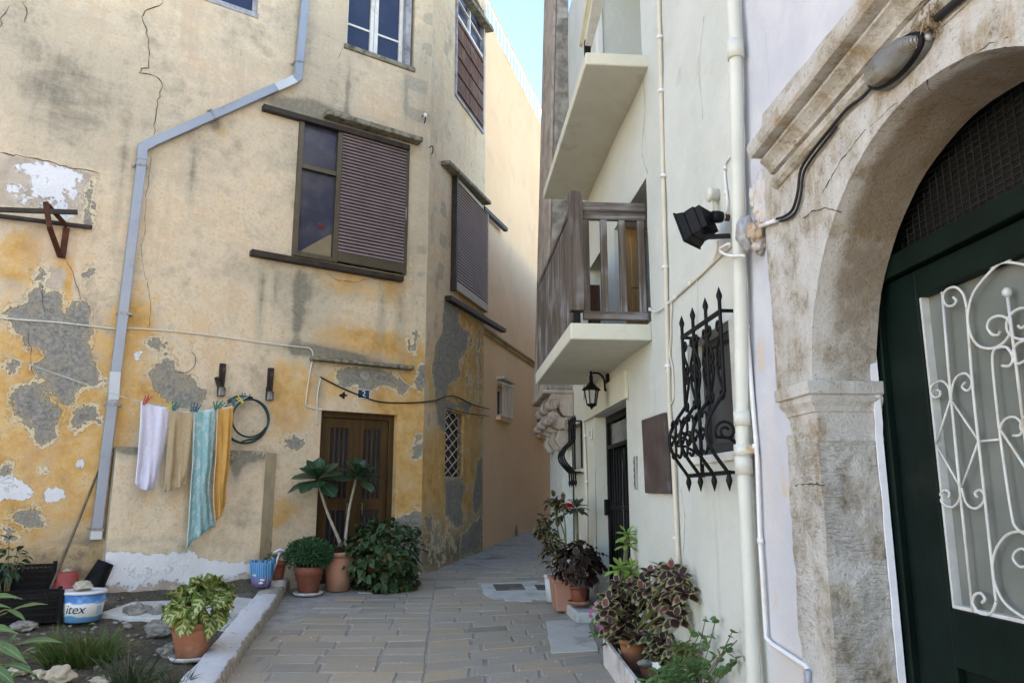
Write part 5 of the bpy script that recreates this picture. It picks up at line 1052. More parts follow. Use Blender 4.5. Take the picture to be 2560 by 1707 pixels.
# rusty iron bracket with two rails
rb_ = thing('iron_bracket', 'rusty red-brown iron bracket carrying two rails at the left edge', 'bracket', A.at(140, 590, 0))
def abar(p, q, o0, o1, w, h, name, mat=M_RUST): a, b = A.at(*p, o0), A.at(*q, o1); MB().bar(a, b, w, h, A.N).build(name, mat, rb_, bevel=.003)
abar((-130, 520), (194, 531), .34, .34, .045, .04, 'front_rail', M_BRONZED); abar((-130, 524), (230, 569), .05, .05, .035, .05, 'back_rail', M_BRONZED)
q = Z(1, [(312, 1380), (340, 1559), (325, 1400), (455, 1545)]) + Z(2, [(410, 195), (455, 0), (425, 205)])
abar(q[0], q[1], .36, .33, .05, .03, 'arm'); abar(q[1], q[4], .33, .04, .05, .03, 'strut'); abar(q[2], q[3], .34, .06, .04, .03, 'arm'); abar(q[5], q[6], .05, .03, .06, .04, 'wall_plate')
# insulator hook + small fittings
for (k, pt, lab) in ((4, (1135, 800), 'small white insulator on a bent iron hook near the house corner'), (4, (1186, 1010), 'black iron hook on the corner beside the slatted shutter')):
    c = A.at(*Z(k, [pt])[0], 0); t = thing('wall_hook', lab, 'hook', c)
    MB().tube(smooth_path([c, c + A.N * .06, c + A.N * .10 + Vector((0, 0, -.03)), c + A.N * .10 + Vector((0, 0, -.10)), c + A.N * .07 + Vector((0, 0, -.13))], 4), .008, 6).build('iron_hook', M_IRON, t)
    if 'white' in lab: MB().lathe([(.012, -.03), (.028, -.015), (.02, 0), (.028, .015), (.014, .03)], c + A.N * .10 + Vector((0, 0, -.02)), None, 10).build('insulator', M_TXT, t)
# hose coil
hc = A.at(616, 1050, .08); m = MB(); rn_ = random.Random(2); P = []
for i in range(150):
    a = 2.2 + i / 150 * 2 * math.pi * 2.6; r = .265 + .012 * math.sin(a * .7) - .035 * (i / 150); P.append(hc + A.U * (r * math.cos(a) * (1.0 if i < 80 else .88) + (.03 if i > 80 else 0)) + Vector((0, 0, r * math.sin(a) * (1 if i < 80 else .92) + (.02 if i > 80 else 0))) + A.N * (.012 * (i // 58) + .01 * math.sin(a)))
ho = thing('garden_hose', 'coiled dark green garden hose hanging on the yellow wall behind the towels', 'hose', A.at(616, 1106, .06))
M_HOSE = simple('dark_green_hose', (.016, .035, .035), (.03, .055, .055), 9, .45, .1, 60); m.tube(P, .0115, 8).build('coil', M_HOSE, ho)
m = MB(); e = hc + Vector((0, 0, .26)); m.tube(smooth_path([e + A.U * -.22 + Vector((0, 0, -.06)), e + A.U * -.12 + Vector((0, 0, -.0)), e + A.N * .03, e + A.U * .05 + Vector((0, 0, -.005))], 5), .013, 8).build('loose_end', M_HOSE, ho)
MB().tube([e + A.N * -.08, e + A.N * .05, e + A.N * .06 + Vector((0, 0, .03))], .007, 6).build('nail', M_IRON, ho)

# ------------------------------------------------------------------ washing line
OT = .46
def LA(p, o=OT): return A.at(*Z(18, [p])[0], o)
cl = cable('clothes_line', [A.at(-150, 830, .30), A.at(0, 885, .34), A.at(180, 948, .40)] + [LA(p) for p in ((25, 150), (75, 155), (330, 205), (450, 222), (600, 224), (745, 212), (830, 188), (900, 172), (960, 145), (1020, 118))] + [A.at(628, 985, .1)], .0055, simple('line_cord', (.36, .33, .28), (.55, .53, .5), 30, .8, .2), 'thin washing line stretched in front of the yellow wall', 'clothes line')
def mat_towel(name, c1, c2, pat=None, sc=60):
    t = NT(name); n = t.noise(sc, 4, .7); big = t.noise(2.2, 4); c = t.mix(t.step(n, .3, .7), c1, c2)
    if pat: c = t.mix(t.ma('MULTIPLY', t.step(t.noise(1.0, 4, .6, t.map((26, 26, 11)), .7), .5, .58), .8), c, pat)
    c = t.mix(t.attr('hem'), c, t.mix(.6, c, (.8, .8, .78))); return t.out(c, .95, t.bump(t.ma('ADD', n, t.noise(190, 2)), .7, .004), 0, .1)
def towel(L_, R_, mat, label, seed, bulge=.0, wav=.018, hem=None):
    Lp = smooth_path([LA(p) for p in L_], 8); Rp = smooth_path([LA(p) for p in R_], 8); n = len(Lp); ns = 26; vs = []; hm = []; rr = random.Random(seed); ph = rr.random() * 6
    for j in range(n):
        t = j / (n - 1)
        for i in range(ns + 1):
            s = i / ns; p = Lp[j].lerp(Rp[j], s) + Vector((0, 0, -bulge * t ** 4 * math.sin(math.pi * s) - .012 * (1 - t) ** 6 * math.sin(math.pi * s)))
            w = (wav * 1.3 * t ** .6 + .003) * (math.sin(s * 9 + ph + t * 1.9) + .5 * math.sin(s * 17 + ph * 2 - t * 2) + .8 * mnoise.noise(Vector((s * 6, t * 7, seed * 3.1)))) + .012 * mnoise.noise(Vector((s * 3, t * 5, seed))) + .03 * t * math.sin(ph + s * 3)
            vs.append(p + A.N * w + Vector((0, 0, .003 * math.sin(s * 40 + seed)))); hm.append(.8 if (t < .03) else (.7 if s < .03 else 0))
    m = MB(); m.add(vs, [(j * (ns + 1) + i, (j + 1) * (ns + 1) + i, (j + 1) * (ns + 1) + i + 1, j * (ns + 1) + i + 1) for j in range(n - 1) for i in range(ns)], sm=True)
    back = [v + A.N * -.028 + Vector((0, 0, -.0)) for v in vs[:(ns + 1) * 5]]
    return tag(m.build('towel', mat, solid=.007, attrs={'hem': hm}), label, 'towel', 'towels on the washing line')
towel([(78, 152), (64, 400), (40, 700), (22, 885)], [(332, 206), (300, 500), (258, 750), (222, 915)], mat_towel('lavender_white_terry', (.56, .55, .68), (.66, .65, .76)), 'pale lavender white towel, first on the washing line beside the drainpipe', 1, .05)
towel([(345, 222), (322, 500), (298, 800), (283, 958)], [(545, 232), (526, 500), (497, 750), (484, 878)], mat_towel('beige_terry', (.36, .27, .165), (.45, .34, .21)), 'beige brown towel hanging between the lavender and the turquoise towels', 2, .015)
towel([(552, 226), (536, 600), (510, 1000), (480, 1462)], [(748, 214), (725, 600), (700, 940), (742, 1272)], mat_towel('turquoise_terry', (.20, .40, .42), (.27, .47, .48), (.46, .56, .56)), 'long turquoise towel with a pale pattern and a pointed lower corner', 3, -.03, .02)
towel([(757, 206), (742, 600), (716, 1000), (735, 1218)], [(905, 182), (882, 600), (852, 900), (835, 1098)], mat_towel('orange_terry', (.52, .28, .075), (.60, .34, .11)), 'orange towel at the end of the washing line beside the hose', 4, .02)
M_PEG = {k: simple(k + '_peg_plastic', c, tuple(x * 1.2 for x in c), 8, .4, .05) for k, c in dict(red=(.40, .03, .05), yellow=(.60, .48, .06), teal=(.02, .13, .13), green=(.03, .16, .12), blue=(.03, .09, .16)).items()}
def peg(p, col, lean, lab, grp='clothes pegs'):
    c = LA(p, OT + .012); m = MB(); up = (Vector((0, 0, 1)) + A.U * lean).normalized(); sd_ = A.U - up * A.U.dot(up); sd_.normalize()
    for s in (-1, 1): m.bar(c - up * .045 + sd_ * s * .004, c + up * .05 + sd_ * s * .017, .010, .012, A.N)
    m.tube([c + up * .004 - A.N * .008, c + up * .004 + A.N * .008], .006, 6)
    tag(m.build('clothes_peg', M_PEG[col], bevel=.001), lab, 'clothes peg', grp)
peg((118, 148), 'red', .35, 'red clothes peg nearest the drainpipe on the lavender towel'); peg((142, 135), 'red', .5, 'second red clothes peg, just right of the first')
peg((332, 200), 'yellow', .55, 'yellow clothes peg between the lavender and beige towels'); peg((372, 196), 'teal', .1, 'upright teal clothes peg on the left corner of the beige towel'); peg((395, 200), 'teal', .4, 'leaning teal clothes peg on the beige towel')
peg((535, 208), 'teal', .2, 'teal clothes peg on the right corner of the beige towel'); peg((560, 210), 'blue', .15, 'blue clothes peg where the beige and turquoise towels meet'); peg((585, 214), 'blue', .3, 'blue clothes peg on the left corner of the turquoise towel')
peg((742, 196), 'teal', -.1, 'teal clothes peg on the right corner of the turquoise towel'); peg((760, 192), 'green', .3, 'green clothes peg where the turquoise and orange towels meet'); peg((795, 186), 'green', .7, 'strongly leaning green clothes peg on the orange towel')
peg((905, 160), 'teal', .0, 'teal clothes peg on the right corner of the orange towel'); peg((965, 142), 'yellow', -1.2, 'yellow clothes peg lying sideways above the hose'); peg((995, 118), 'blue', -.1, 'last blue clothes peg, above the hose coil')

# ------------------------------------------------------------------ right side: white drainpipe, conduits, lamps
wp = thing('drainpipe', 'round white drainpipe running down the joint between the two right-hand houses', 'drainpipe', W.pt(3.88, .1, .06))
yp = (wu(1836, 0, .06) + wu(1858, 1137, .06)) / 2; P = [W.pt(wu(1836, 0, .06) - .04, 6.5, .06), W.pt(wu(1838, 100, .06), wz(1838, 100, .06), .06), W.pt(wu(1858, 1137, .06), wz(1858, 1137, .06), .06), W.pt(wu(1884, 1690, .06), wz(1884, 1690, .06), .06), W.pt(wu(1884, 1700, .06), .0, .06)]
MB().tube(P, .034, 18).build('pipe', M_PVC, wp)
def pipe_at(py): 
    for px in np.arange(1825, 1895, .5):
        p = W.at(px, py, .06)
        for a, b in zip(P, P[1:]):
            if b.z <= p.z <= a.z:
                t = (a.z - p.z) / (a.z - b.z); 
                if abs(a.lerp(b, t).y - p.y) < .006: return a.lerp(b, t)
    return W.at(1860, py, .06)
for py, r, h in ((128, .043, .05), (1046, .043, .035), (1125, .0445, .028), (1160, .043, .05)):
    c = pipe_at(py); MB().lathe([(.039, -h), (r, -h), (r, h), (.039, h)], c, None, 20).build('collar', M_PVC, wp)
    if py == 1125: MB().box(c + Vector((.02, -.05, 0)), (.05, .03, .04)).build('bracket', simple('rust_stained_cream', (.45, .32, .2), (.6, .52, .42), 40, .8), wp, bevel=.004)
M_CONDW = simple('white_conduit', (.66, .66, .66), (.74, .73, .72), 5, .5, .05, dirt=(.60, .54, .47)); M_CONDB = simple('beige_conduit', (.56, .50, .41), (.64, .58, .48), 5, .55, .05)
def conduit(pts, r, mat, lab, o=.018, clips=(), sm=0, cat='conduit', Wl=W):
    Pp = [Wl.at(*p, o) for p in pts]; Pp = smooth_path(Pp, sm) if sm else Pp
    t = thing('conduit', lab, cat, Pp[-1]); MB().tube(Pp, r, 8).build('tube', mat, t)
    for (px, py) in clips: c = Wl.at(px, py, o); MB().tube([c - Vector((0, 0, .012)), c + Vector((0, 0, .012))], r * 1.5, 8).build('clip', M_CONDW, t)
conduit([(1645, -60), (1647, 0), (1661, 570), (1674, 1031), (1683, 1137), (1697, 1440), (1699, 1560)], .0155, M_CONDB, 'straight beige conduit rising up the white house past the brown board', .02, [(1650, 94), (1653, 228), (1659, 440), (1663, 668), (1670, 915), (1691, 1345)])
conduit(Z(7, [(1515, -40), (1525, 800), (1535, 1568)]), .009, M_CONDW, 'thin white conduit just right of the white drainpipe, upper run', .02, Z(7, [(1524, 805)]))
conduit(Z(11, [(158, 165), (185, 680), (225, 1200), (255, 1568)]) + Z(12, [(275, 580), (308, 1100), (318, 1255)]) + Z(12, [(360, 1300), (590, 1450), (612, 1480)]), .011, M_CONDW, 'thin white conduit beside the white drainpipe, bending across the plaster near the ground', .022, Z(11, [(185, 680), (245, 1500)]) + Z(12, [(278, 590)]))
conduit(Z(12, [(612, 1478), (606, 1568), (600, 1800)]), .014, M_GREYPIPE, 'short grey conduit end at the foot of the stone pilaster', .03)
conduit(Z(16, [(720, 860), (560, 1010), (300, 1260), (150, 1390), (0, 1535)]) + Z(14, [(115, 200), (108, 300), (108, 420), (100, 540), (120, 640), (128, 850), (100, 905)]), .007, M_CONDB, 'beige twin cable sloping down from the floodlight and dropping beside the window grille', .012, Z(16, [(220, 1320), (35, 1490)]), 4, 'cable')
conduit(Z(16, [(560, 790), (550, 920), (480, 1080), (300, 1240), (130, 1390), (0, 1510)]) + Z(14, [(85, 165)]), .006, M_CONDB, 'second beige cable below the round junction box, joining the sloping pair', .012, (), 4, 'cable')
conduit(Z(7, [(1452, 1075), (1420, 1115), (1408, 1170), (1416, 1280), (1428, 1390), (1418, 1475)]), .007, M_CONDW, 'pair of white cables curving down to the floodlight left of the drainpipe', .012, Z(7, [(1412, 1155), (1418, 1325)]), 4, 'cable')
conduit(Z(16, [(700, 830), (620, 870), (588, 900), (620, 945), (720, 980), (880, 975)]), .008, M_CONDW, 'white cable looping round the front of the drainpipe', .11, (), 5, 'cable')
conduit(Z(16, [(298, 1240), (300, 1568)]) + Z(14, [(296, 330)]), .0025, M_CABLE_W, 'hair-thin pale wire hanging down to the window grille', .012, (), 0, 'wire')
conduit(Z(8, [(895, 560), (935, 577), (990, 545), (1030, 510), (1075, 470)]), .007, M_CONDW, 'white cable with a clip running from the balcony rail to the conduit', .015, Z(8, [(893, 560)]), 4, 'cable')
conduit([(1457, 960), (1467, 1240), (1470, 1560)], .014, M_CONDB, 'cream conduit between the far window and the gate', .015, [(1463, 1090), (1467, 1203)])
# bulkhead junction box and floodlight
c = W.at(1779, 488, .04); jb = thing('junction_box', 'round white junction box on the white wall above the floodlight', 'junction box', c)
Mx = Matrix.Rotation(R(-90), 3, 'Y'); MB().lathe([(.036, -.04), (.036, .0), (.04, .004), (.04, .018), (.034, .026), (.012, .027), (0.0005, .024)], c, Mx, 22).build('box', M_PVC, jb)
MB().tube([c + Vector((.0, 0, -.03)), c + Vector((.0, -.005, -.12))], .011, 8).build('stub', M_CONDB, jb)
fl = thing('floodlight', 'black finned floodlight on an arm left of the white drainpipe', 'floodlight', W.at(1750, 570, .2))
fc = W.at(1748, 560, .17); f = Vector((-.60, .62, -.28)).normalized(); rt_ = f.cross(Vector((0, 0, 1))).normalized(); u_ = rt_.cross(f)
Fm = Matrix((rt_, f, u_)).transposed() * .88
def fb(m, c, s): return m.box(c, s, (Matrix.Translation(fc) @ Fm.to_4x4()))
m = MB(); fb(m, (0, .0, 0), (.17, .07, .17)); m.hexa([Matrix.Translation(fc) @ Fm.to_4x4() @ Vector(v) for v in ((-.085, .035, -.085), (.085, .035, -.085), (.085, .035, .085), (-.085, .035, .085))], [Matrix.Translation(fc) @ Fm.to_4x4() @ Vector(v) for v in ((-.10, .085, -.10), (.10, .085, -.10), (.10, .085, .10), (-.10, .085, .10))]); m.build('housing', M_BLACKP, fl, bevel=.006)
m = MB(); fb(m, (0, .09, 0), (.21, .012, .21)); m.build('front_rim', M_BLACKP, fl, bevel=.003); m = MB(); fb(m, (0, .098, 0), (.18, .006, .18)); m.build('lens', M_DKGLASS, fl)
m = MB()
for i in range(9): fb(m, (-.072 + i * .018, -.05, 0), (.006, .04, .15))
m.build('cooling_fins', M_BLACKP, fl)
a = fc + f * -.08; b_ = W.at(1822, 545, .02); m = MB(); m.tube([a, a.lerp(b_, .35), a.lerp(b_, .6)], [.03, .034, .03], 10); m.build('cable_gland', M_BLACKP, fl); MB().tube([a.lerp(b_, .6), a.lerp(b_, .7)], .024, 10).build('gland_ring', M_PVC, fl)
MB().bar(fc + u_ * -.085, W.at(1826, 590, .03), .03, .02).build('arm', M_BLACKP, fl); MB().tube([a.lerp(b_, .7), b_], .02, 8).build('stub', M_RUST, fl)
# taped old box and plaster lump beside the pipe
tb = thing('taped_box', 'grey tape-wrapped old cable box beside the white drainpipe', 'cable box', W.at(1870, 600, .04))
MB().blob(W.at(1866, 585, .06), (.05, .045, .088), 3, .22, 3).build('wrapped_box', simple('grey_plastic_film', (.22, .22, .225), (.38, .38, .39), 14, .3, .5, 30), tb); MB().blob(W.at(1890, 580, .04), (.035, .04, .055), 8, .4, 3).build('brown_putty', simple('brown_putty', (.30, .17, .07), (.48, .40, .33), 30, .8, .8), tb); MB().blob(W.at(1897, 610, .025), (.03, .035, .045), 18, .5, 3).build('putty', simple('dirty_putty', (.22, .19, .16), (.48, .45, .42), 30, .85, .8), tb)
MB().tube([W.at(*p, .03) for p in Z(16, [(1040, 635), (1150, 590), (1270, 545)])], .010, 8).build('white_sleeve', M_CONDW, tb)
for (p, r, s) in (((1905, 500), (.02, .085, .13), 5), ((1888, 490), (.022, .04, .06), 9), ((1900, 530), (.03, .05, .05), 11)): MB().blob(W.at(*p, .0), r, s, .5, 3).build('plaster_lump', M_LAV, ah)
# black cables and bulkhead lamp on the arch
bc = Z(10, [(1070, 575), (980, 670), (880, 745), (780, 860), (680, 985), (590, 1105), (550, 1190), (535, 1320), (500, 1440), (440, 1490), (390, 1505)])
cable('wall_cable', [W.at(*p, .03) for p in bc], .0065, M_CABLE_K, 'black cable from the oval lamp down along the arch, inner strand'); cable('wall_cable', [W.at(p[0] + 8, p[1] + 6, .026) for p in bc[3:]], .006, M_CABLE_K, 'second black cable strand hugging the first under the cornice')
MB().tube([W.at(*p, .03) for p in Z(10, [(1075, 570), (980, 668), (880, 745)])], .012, 8)
cable('wall_cable', [W.at(*p, .03) for p in Z(10, [(1490, 130), (1560, 70), (1680, -30), (1800, -140)])], .013, M_CABLE_K, 'thick black cable climbing from the oval lamp to the top edge')
lp = thing('oval_lamp', 'oval grey bulkhead lamp with a ribbed glass on the stone arch', 'lamp', W.at(2270, 160, .0))
lc = W.at(2270, 158, .0); p0 = W.at(*Z(10, [(1085, 575)])[0], .03); p1 = W.at(*Z(10, [(1480, 235)])[0], .03); ax = (p1 - p0); ax.x = 0; La = ax.length / 2; ax.normalize(); ay = W.N.cross(ax)
Lm = Matrix((ax, ay, W.N)).transposed(); Wd_ = .062
def oval(prof, seg=40):
    m = MB(); return m.lathe([(r, z) for r, z in prof], lc, Lm @ Matrix.Diagonal((La, Wd_, 1)), seg)
oval([(1.0, 0), (1.02, .02), (1.0, .035), (.93, .045), (.90, .045), (.88, .03)]).build('base', simple('grey_lamp_casting', (.12, .125, .12), (.20, .20, .19), 14, .5, .2, 60, .4, dirt=(.06, .055, .045)), lp)
t = NT('ribbed_lamp_glass'); wv_ = t.wave(62, .0, t.tc, 'Y'); n_ = t.noise(9, 4); M_LENS = t.out(t.mix(t.step(n_, .5, .66), (.27, .275, .27), (.20, .155, .08)), .10, t.bump(wv_, .9, .006), .25, .8)
oval([(.89, .03), (.88, .055), (.80, .08), (.62, .098), (.35, .108), (.02, .11)]).build('glass', M_LENS, lp)
oval([(.965, .036), (.985, .046), (.965, .054), (.90, .056), (.885, .05)]).build('ring', M_BLACKP, lp)
for s in (-1, 1): MB().blob(lc + ax * s * La * .98 + W.N * .03, (.014, .014, .016), 2, .1, 2).build('screw_lug', M_STEEL, lp)
rn_ = random.Random(4); m = MB(); nc = W.at(*Z(10, [(1450, 150)])[0], .02)
for i in range(70): a = nc + Vector((rn_.uniform(-.02, .02), rn_.uniform(-.035, .035), rn_.uniform(-.035, .03))); m.tube([a, a + Vector((rn_.uniform(-.03, .01), rn_.uniform(-.04, .04), rn_.uniform(-.04, .04))), a + Vector((rn_.uniform(-.03, .01), rn_.uniform(-.06, .06), rn_.uniform(-.05, .05)))], .0022, 4)
m.blob(nc, (.02, .035, .035), 4, .5, 2); tag(m.build('old_nest', simple('dry_nest', (.17, .12, .075), (.33, .27, .19), 30, .95)), 'small tangle of dry twigs stuck above the oval lamp', 'nest')
# wall lantern
lb_ = W.at(1517, 960, .02); wl = thing('wall_lantern', 'black hexagonal wall lantern on a curved arm under the lower balcony', 'lantern', lb_)
zt3, zb3 = W.at(1517, 934, .02).z, W.at(1517, 985, .02).z; MB().box((XR - .014, lb_.y, (zt3 + zb3) / 2), (.028, .055, zt3 - zb3)).build('wall_plate', M_IRON, wl, bevel=.008)
lx = XR - .20; lo_ = at_x(1478, 960, lx); ly = lo_.y; ztp = at_x(1475, 930, lx).z; zrf = at_x(1478, 974, lx).z; zgb = at_x(1479, 1010, lx).z; zfn = at_x(1480, 1023, lx).z
MB().tube(smooth_path([Vector((XR - .02, lb_.y, zb3 + .05)), Vector((XR - .05, lb_.y * .6 + ly * .4, zb3 + .03)), Vector((XR - .06, lb_.y * .6 + ly * .4, zt3 - .06)), Vector((XR - .11, (lb_.y + ly) / 2, zt3 - .01)), Vector((lx, ly, zt3 - .02))], 6), .010, 8).build('arm', M_IRON, wl)
c0 = Vector((lx, ly, 0)); MB().lathe([(.001, ztp + .005), (.012, ztp - .005), (.014, ztp - .02), (.010, ztp - .03), (.018, ztp - .045), (.018, ztp - .10), (.03, zrf + .055), (.06, zrf + .025), (.088, zrf + .003), (.09, zrf - .006), (.07, zrf - .01)], c0, None, 6, sm=False).build('roof', M_IRON, wl)
MB().lathe([(.060, zrf - .01), (.040, zgb)], c0, None, 6, sm=False).build('glass', simple('milky_lantern_glass', (.36, .36, .34), (.44, .44, .42), 6, .25, .02), wl)
m = MB()
for k in range(6): a = k * math.pi / 3; d = Vector((math.cos(a), math.sin(a), 0)); m.bar(c0 + d * .066 + Vector((0, 0, zrf - .008)), c0 + d * .044 + Vector((0, 0, zgb)), .009, .009)
m.build('cage', M_IRON, wl); MB().lathe([(.048, zgb + .004), (.05, zgb - .008), (.03, zgb - .022), (.012, zgb - .03), (.014, zfn + .015), (.002, zfn)], c0, None, 6, sm=False).build('base', M_IRON, wl)
# board, intercom, small number tile, box
bq = [W.uz(*p) for p in ((1613, 1050), (1669, 1031), (1681, 1234), (1622, 1232))]; tag(MB().prism(bq, lambda u, z: W.pt(u, z, .004), lambda u, z: W.pt(u, z, .03)).build('wall_board', simple('dark_brown_board', (.055, .04, .038), (.10, .075, .07), 7, .5, .3, 40, dirt=(.17, .15, .15)), bevel=.003), 'dark brown blank board on the white wall beside the gate', 'board')
a, b_ = W.uz(1586, 1141), W.uz(1598, 1222); ic = thing('intercom', 'narrow grey intercom panel with buttons between the gate and the board', 'intercom', W.pt(a[0], b_[1], 0))
yc_ = (a[0] + b_[0]) / 2; MB().wbox(W, yc_ - .03, yc_ + .03, b_[1], a[1], 0, .018).build('plate', simple('grey_metal', (.30, .30, .30), (.38, .38, .38), 5, .4, .05, metal=.6), ic, bevel=.004)
m = MB()
for k in range(4): z = b_[1] + .03 + k * .055; m.wbox(W, yc_ - .014, yc_ + .014, z, z + .03, .018, .023)
m.build('buttons', M_STEEL, ic)
a = W.uz(1478, 1085); tg = thing('house_tile', 'small white tile with a dark mark between the conduit and the gate', 'house number', W.pt(a[0], a[1], 0)); MB().wbox(W, a[0] - .05, a[0] + .05, a[1] - .055, a[1] + .055, .0, .01).build('tile', M_TXT, tg); text('numeral', '1', .10, M_PLATE, W.M(a[0], a[1], .012) @ Matrix.Diagonal((-1, 1, 1, 1)), tg)
def cly(px, py, y):
    p = at_y(px, py, y); return p if p.x < 1.455 else at_x(px, py, 1.455)
# ------------------------------------------------------------------ plants
PROF = {'ovate': (.06, .70, 1.0, .86, .48, .0), 'lance': (.10, .62, 1.0, .86, .45, .0), 'obov': (.14, .32, .62, .95, .92, .10), 'round': (.30, .90, 1.0, .95, .62, .04), 'grass': (.8, 1.0, .92, .72, .42, .0)}
def leaf(m, p, d, n, L_, Wd, prof='ovate', droop=.5, fold=.25, rn=.5, wave=0.0):
    d = Vector(d).normalized(); n = Vector(n); x = d.cross(n)
    if x.length < 1e-3: x = d.orthogonal()
    x.normalize(); n = x.cross(d); c = Vector(p); S = len(PROF[prof]) - 1; vs = []; uv = []; cf, sf = math.cos(fold), math.sin(fold)
    for i, w in enumerate(PROF[prof]):
        h = Wd * .5 * w; wv = wave * h * (1 if i % 2 else -1)
        vs += [c - x * h * cf + n * (h * sf + wv), c, c + x * h * cf + n * (h * sf - wv)]; uv += [(-1 * min(1, w + .25) if w > .05 else -1, i / S), (0, i / S), (min(1, w + .25) if w > .05 else 1, i / S)]
        d = (d + Vector((0, 0, -droop / S))).normalized(); n = x.cross(d); c = c + d * L_ / S
    fs = []
    for i in range(S): a = i * 3; fs += [(a, a + 1, a + 4, a + 3), (a + 1, a + 2, a + 5, a + 4)]
    m.add(vs, fs, uv, rn, sm=True)
def mat_leaf(name, c1, c2, margin=None, mw=.75, vein=None, stripe=None, rough=.5, c3=None):
    t = NT(name); r = t.attr('rnd'); c = t.mix(r, c1, c2)
    if c3: c = t.mix(t.step(r, .86, .93), c, c3)
    uv = t.sep(t.attr('luv', 1)); au_ = t.ma('ABSOLUTE', uv[0]); nz = t.noise(60, 3)
    c = t.mix(t.ma('MULTIPLY', t.step(nz, .4, .7), .35), c, t.mix(.5, c, (.01, .012, .006)))
    if vein: c = t.mix(t.ma('MULTIPLY', t.step(au_, .16, .04), .8), c, vein)
    if stripe:
        st = t.n.new('ShaderNodeMath'); st.operation = 'SINE'; t.L(t.ma('SUBTRACT', t.ma('MULTIPLY', uv[1], 34.0), t.ma('MULTIPLY', au_, 7.0)), st.inputs[0]); k = t.ma('MULTIPLY', t.step(st.outputs[0], .15, .6), t.step(au_, .85, .5)); c = t.mix(k, c, stripe)
    if margin:
        e = t.ma('MAXIMUM', au_, t.ma('MULTIPLY', uv[1], 1.0)); e = t.ma('ADD', e, t.ma('MULTIPLY', t.ma('SUBTRACT', nz, .5), .25)); c = t.mix(t.step(e, mw, mw + .12), c, margin)
    o = t.out(c, rough, None, 0, .35); b = t.b
    tr = t.n.new('ShaderNodeBsdfTranslucent'); t.L(c, tr.inputs[0]); mx = t.n.new('ShaderNodeMixShader'); mx.inputs[0].default_value = .22
    t.t.links.new(b.outputs[0], mx.inputs[1]); t.t.links.new(tr.outputs[0], mx.inputs[2]); t.t.links.new(mx.outputs[0], t.n['Material Output'].inputs[0]); return o
M_TERRA = simple('terracotta', (.30, .115, .06), (.38, .165, .095), 5, .75, .25, 50, dirt=(.42, .29, .22), dscale=4)
M_TERRAL = simple('pale_terracotta_plastic', (.42, .20, .135), (.47, .24, .165), 4, .6, .15, 50, dirt=(.36, .22, .16), dscale=3)
M_TERRAM = simple('red_terracotta', (.235, .075, .045), (.29, .105, .065), 5, .65, .2, 50, dirt=(.33, .19, .14))
M_TERRAD = simple('red_brown_plastic', (.20, .055, .032), (.25, .08, .045), 4, .5, .1, 50, dirt=(.26, .14, .10))
M_POTWHITE = simple('white_pot', (.58, .60, .62), (.68, .69, .70), 4, .6, .15, dirt=(.42, .40, .36))
M_STEM = simple('green_brown_stem', (.10, .09, .04), (.20, .17, .10), 12, .8, .4); M_STEMPALE = simple('pale_grey_stem', (.30, .27, .22), (.42, .38, .32), 16, .8, .5, dirt=(.2, .17, .13)); M_STEMG = simple('green_stem', (.11, .13, .04), (.22, .20, .10), 10, .7, .2)
def mpp(p): d = Vector((math.sin(YAW) * math.cos(PITCH), math.cos(YAW) * math.cos(PITCH), math.sin(PITCH))); return (Vector(p) - CO).dot(d) / FPX
def pot(root, base, rt, rb, h, mat, rim=.03, saucer=False, sm=None, ell=1.0, soil=True):
    b = Vector(base)
    pr = [(rb * .6, .0), (rb, .0), (rb + (rt - rb) * .5, h * .5), (rt * .97, h - rim * 1.6), (rt * .97, h - rim), (rt * 1.04, h - rim), (rt * 1.06, h - .004), (rt * 1.03, h), (rt * .95, h), (rt * .92, h - .03), (rt * .88, h - .05)]
    o = MB().lathe(pr, b, None, 30, ellip=ell).build('pot', mat, root)
    if soil: MB().lathe([(.001, h - .035), (rt * .93, h - .04)], b, None, 18, ellip=ell).build('soil', M_SOIL, root)
    if saucer: MB().lathe([(rb * .8, .002), (rb * 1.35, .002), (rb * 1.55, .03), (rb * 1.5, .034), (rb * 1.3, .012), (rb * .5, .01)], b, None, 26).build('saucer', sm or mat, root)
    return o
def rdir(r, zmin=-1):
    while True:
        v = Vector((r.uniform(-1, 1), r.uniform(-1, 1), r.uniform(zmin, 1)))
        if .05 < v.length < 1: return v.normalized()
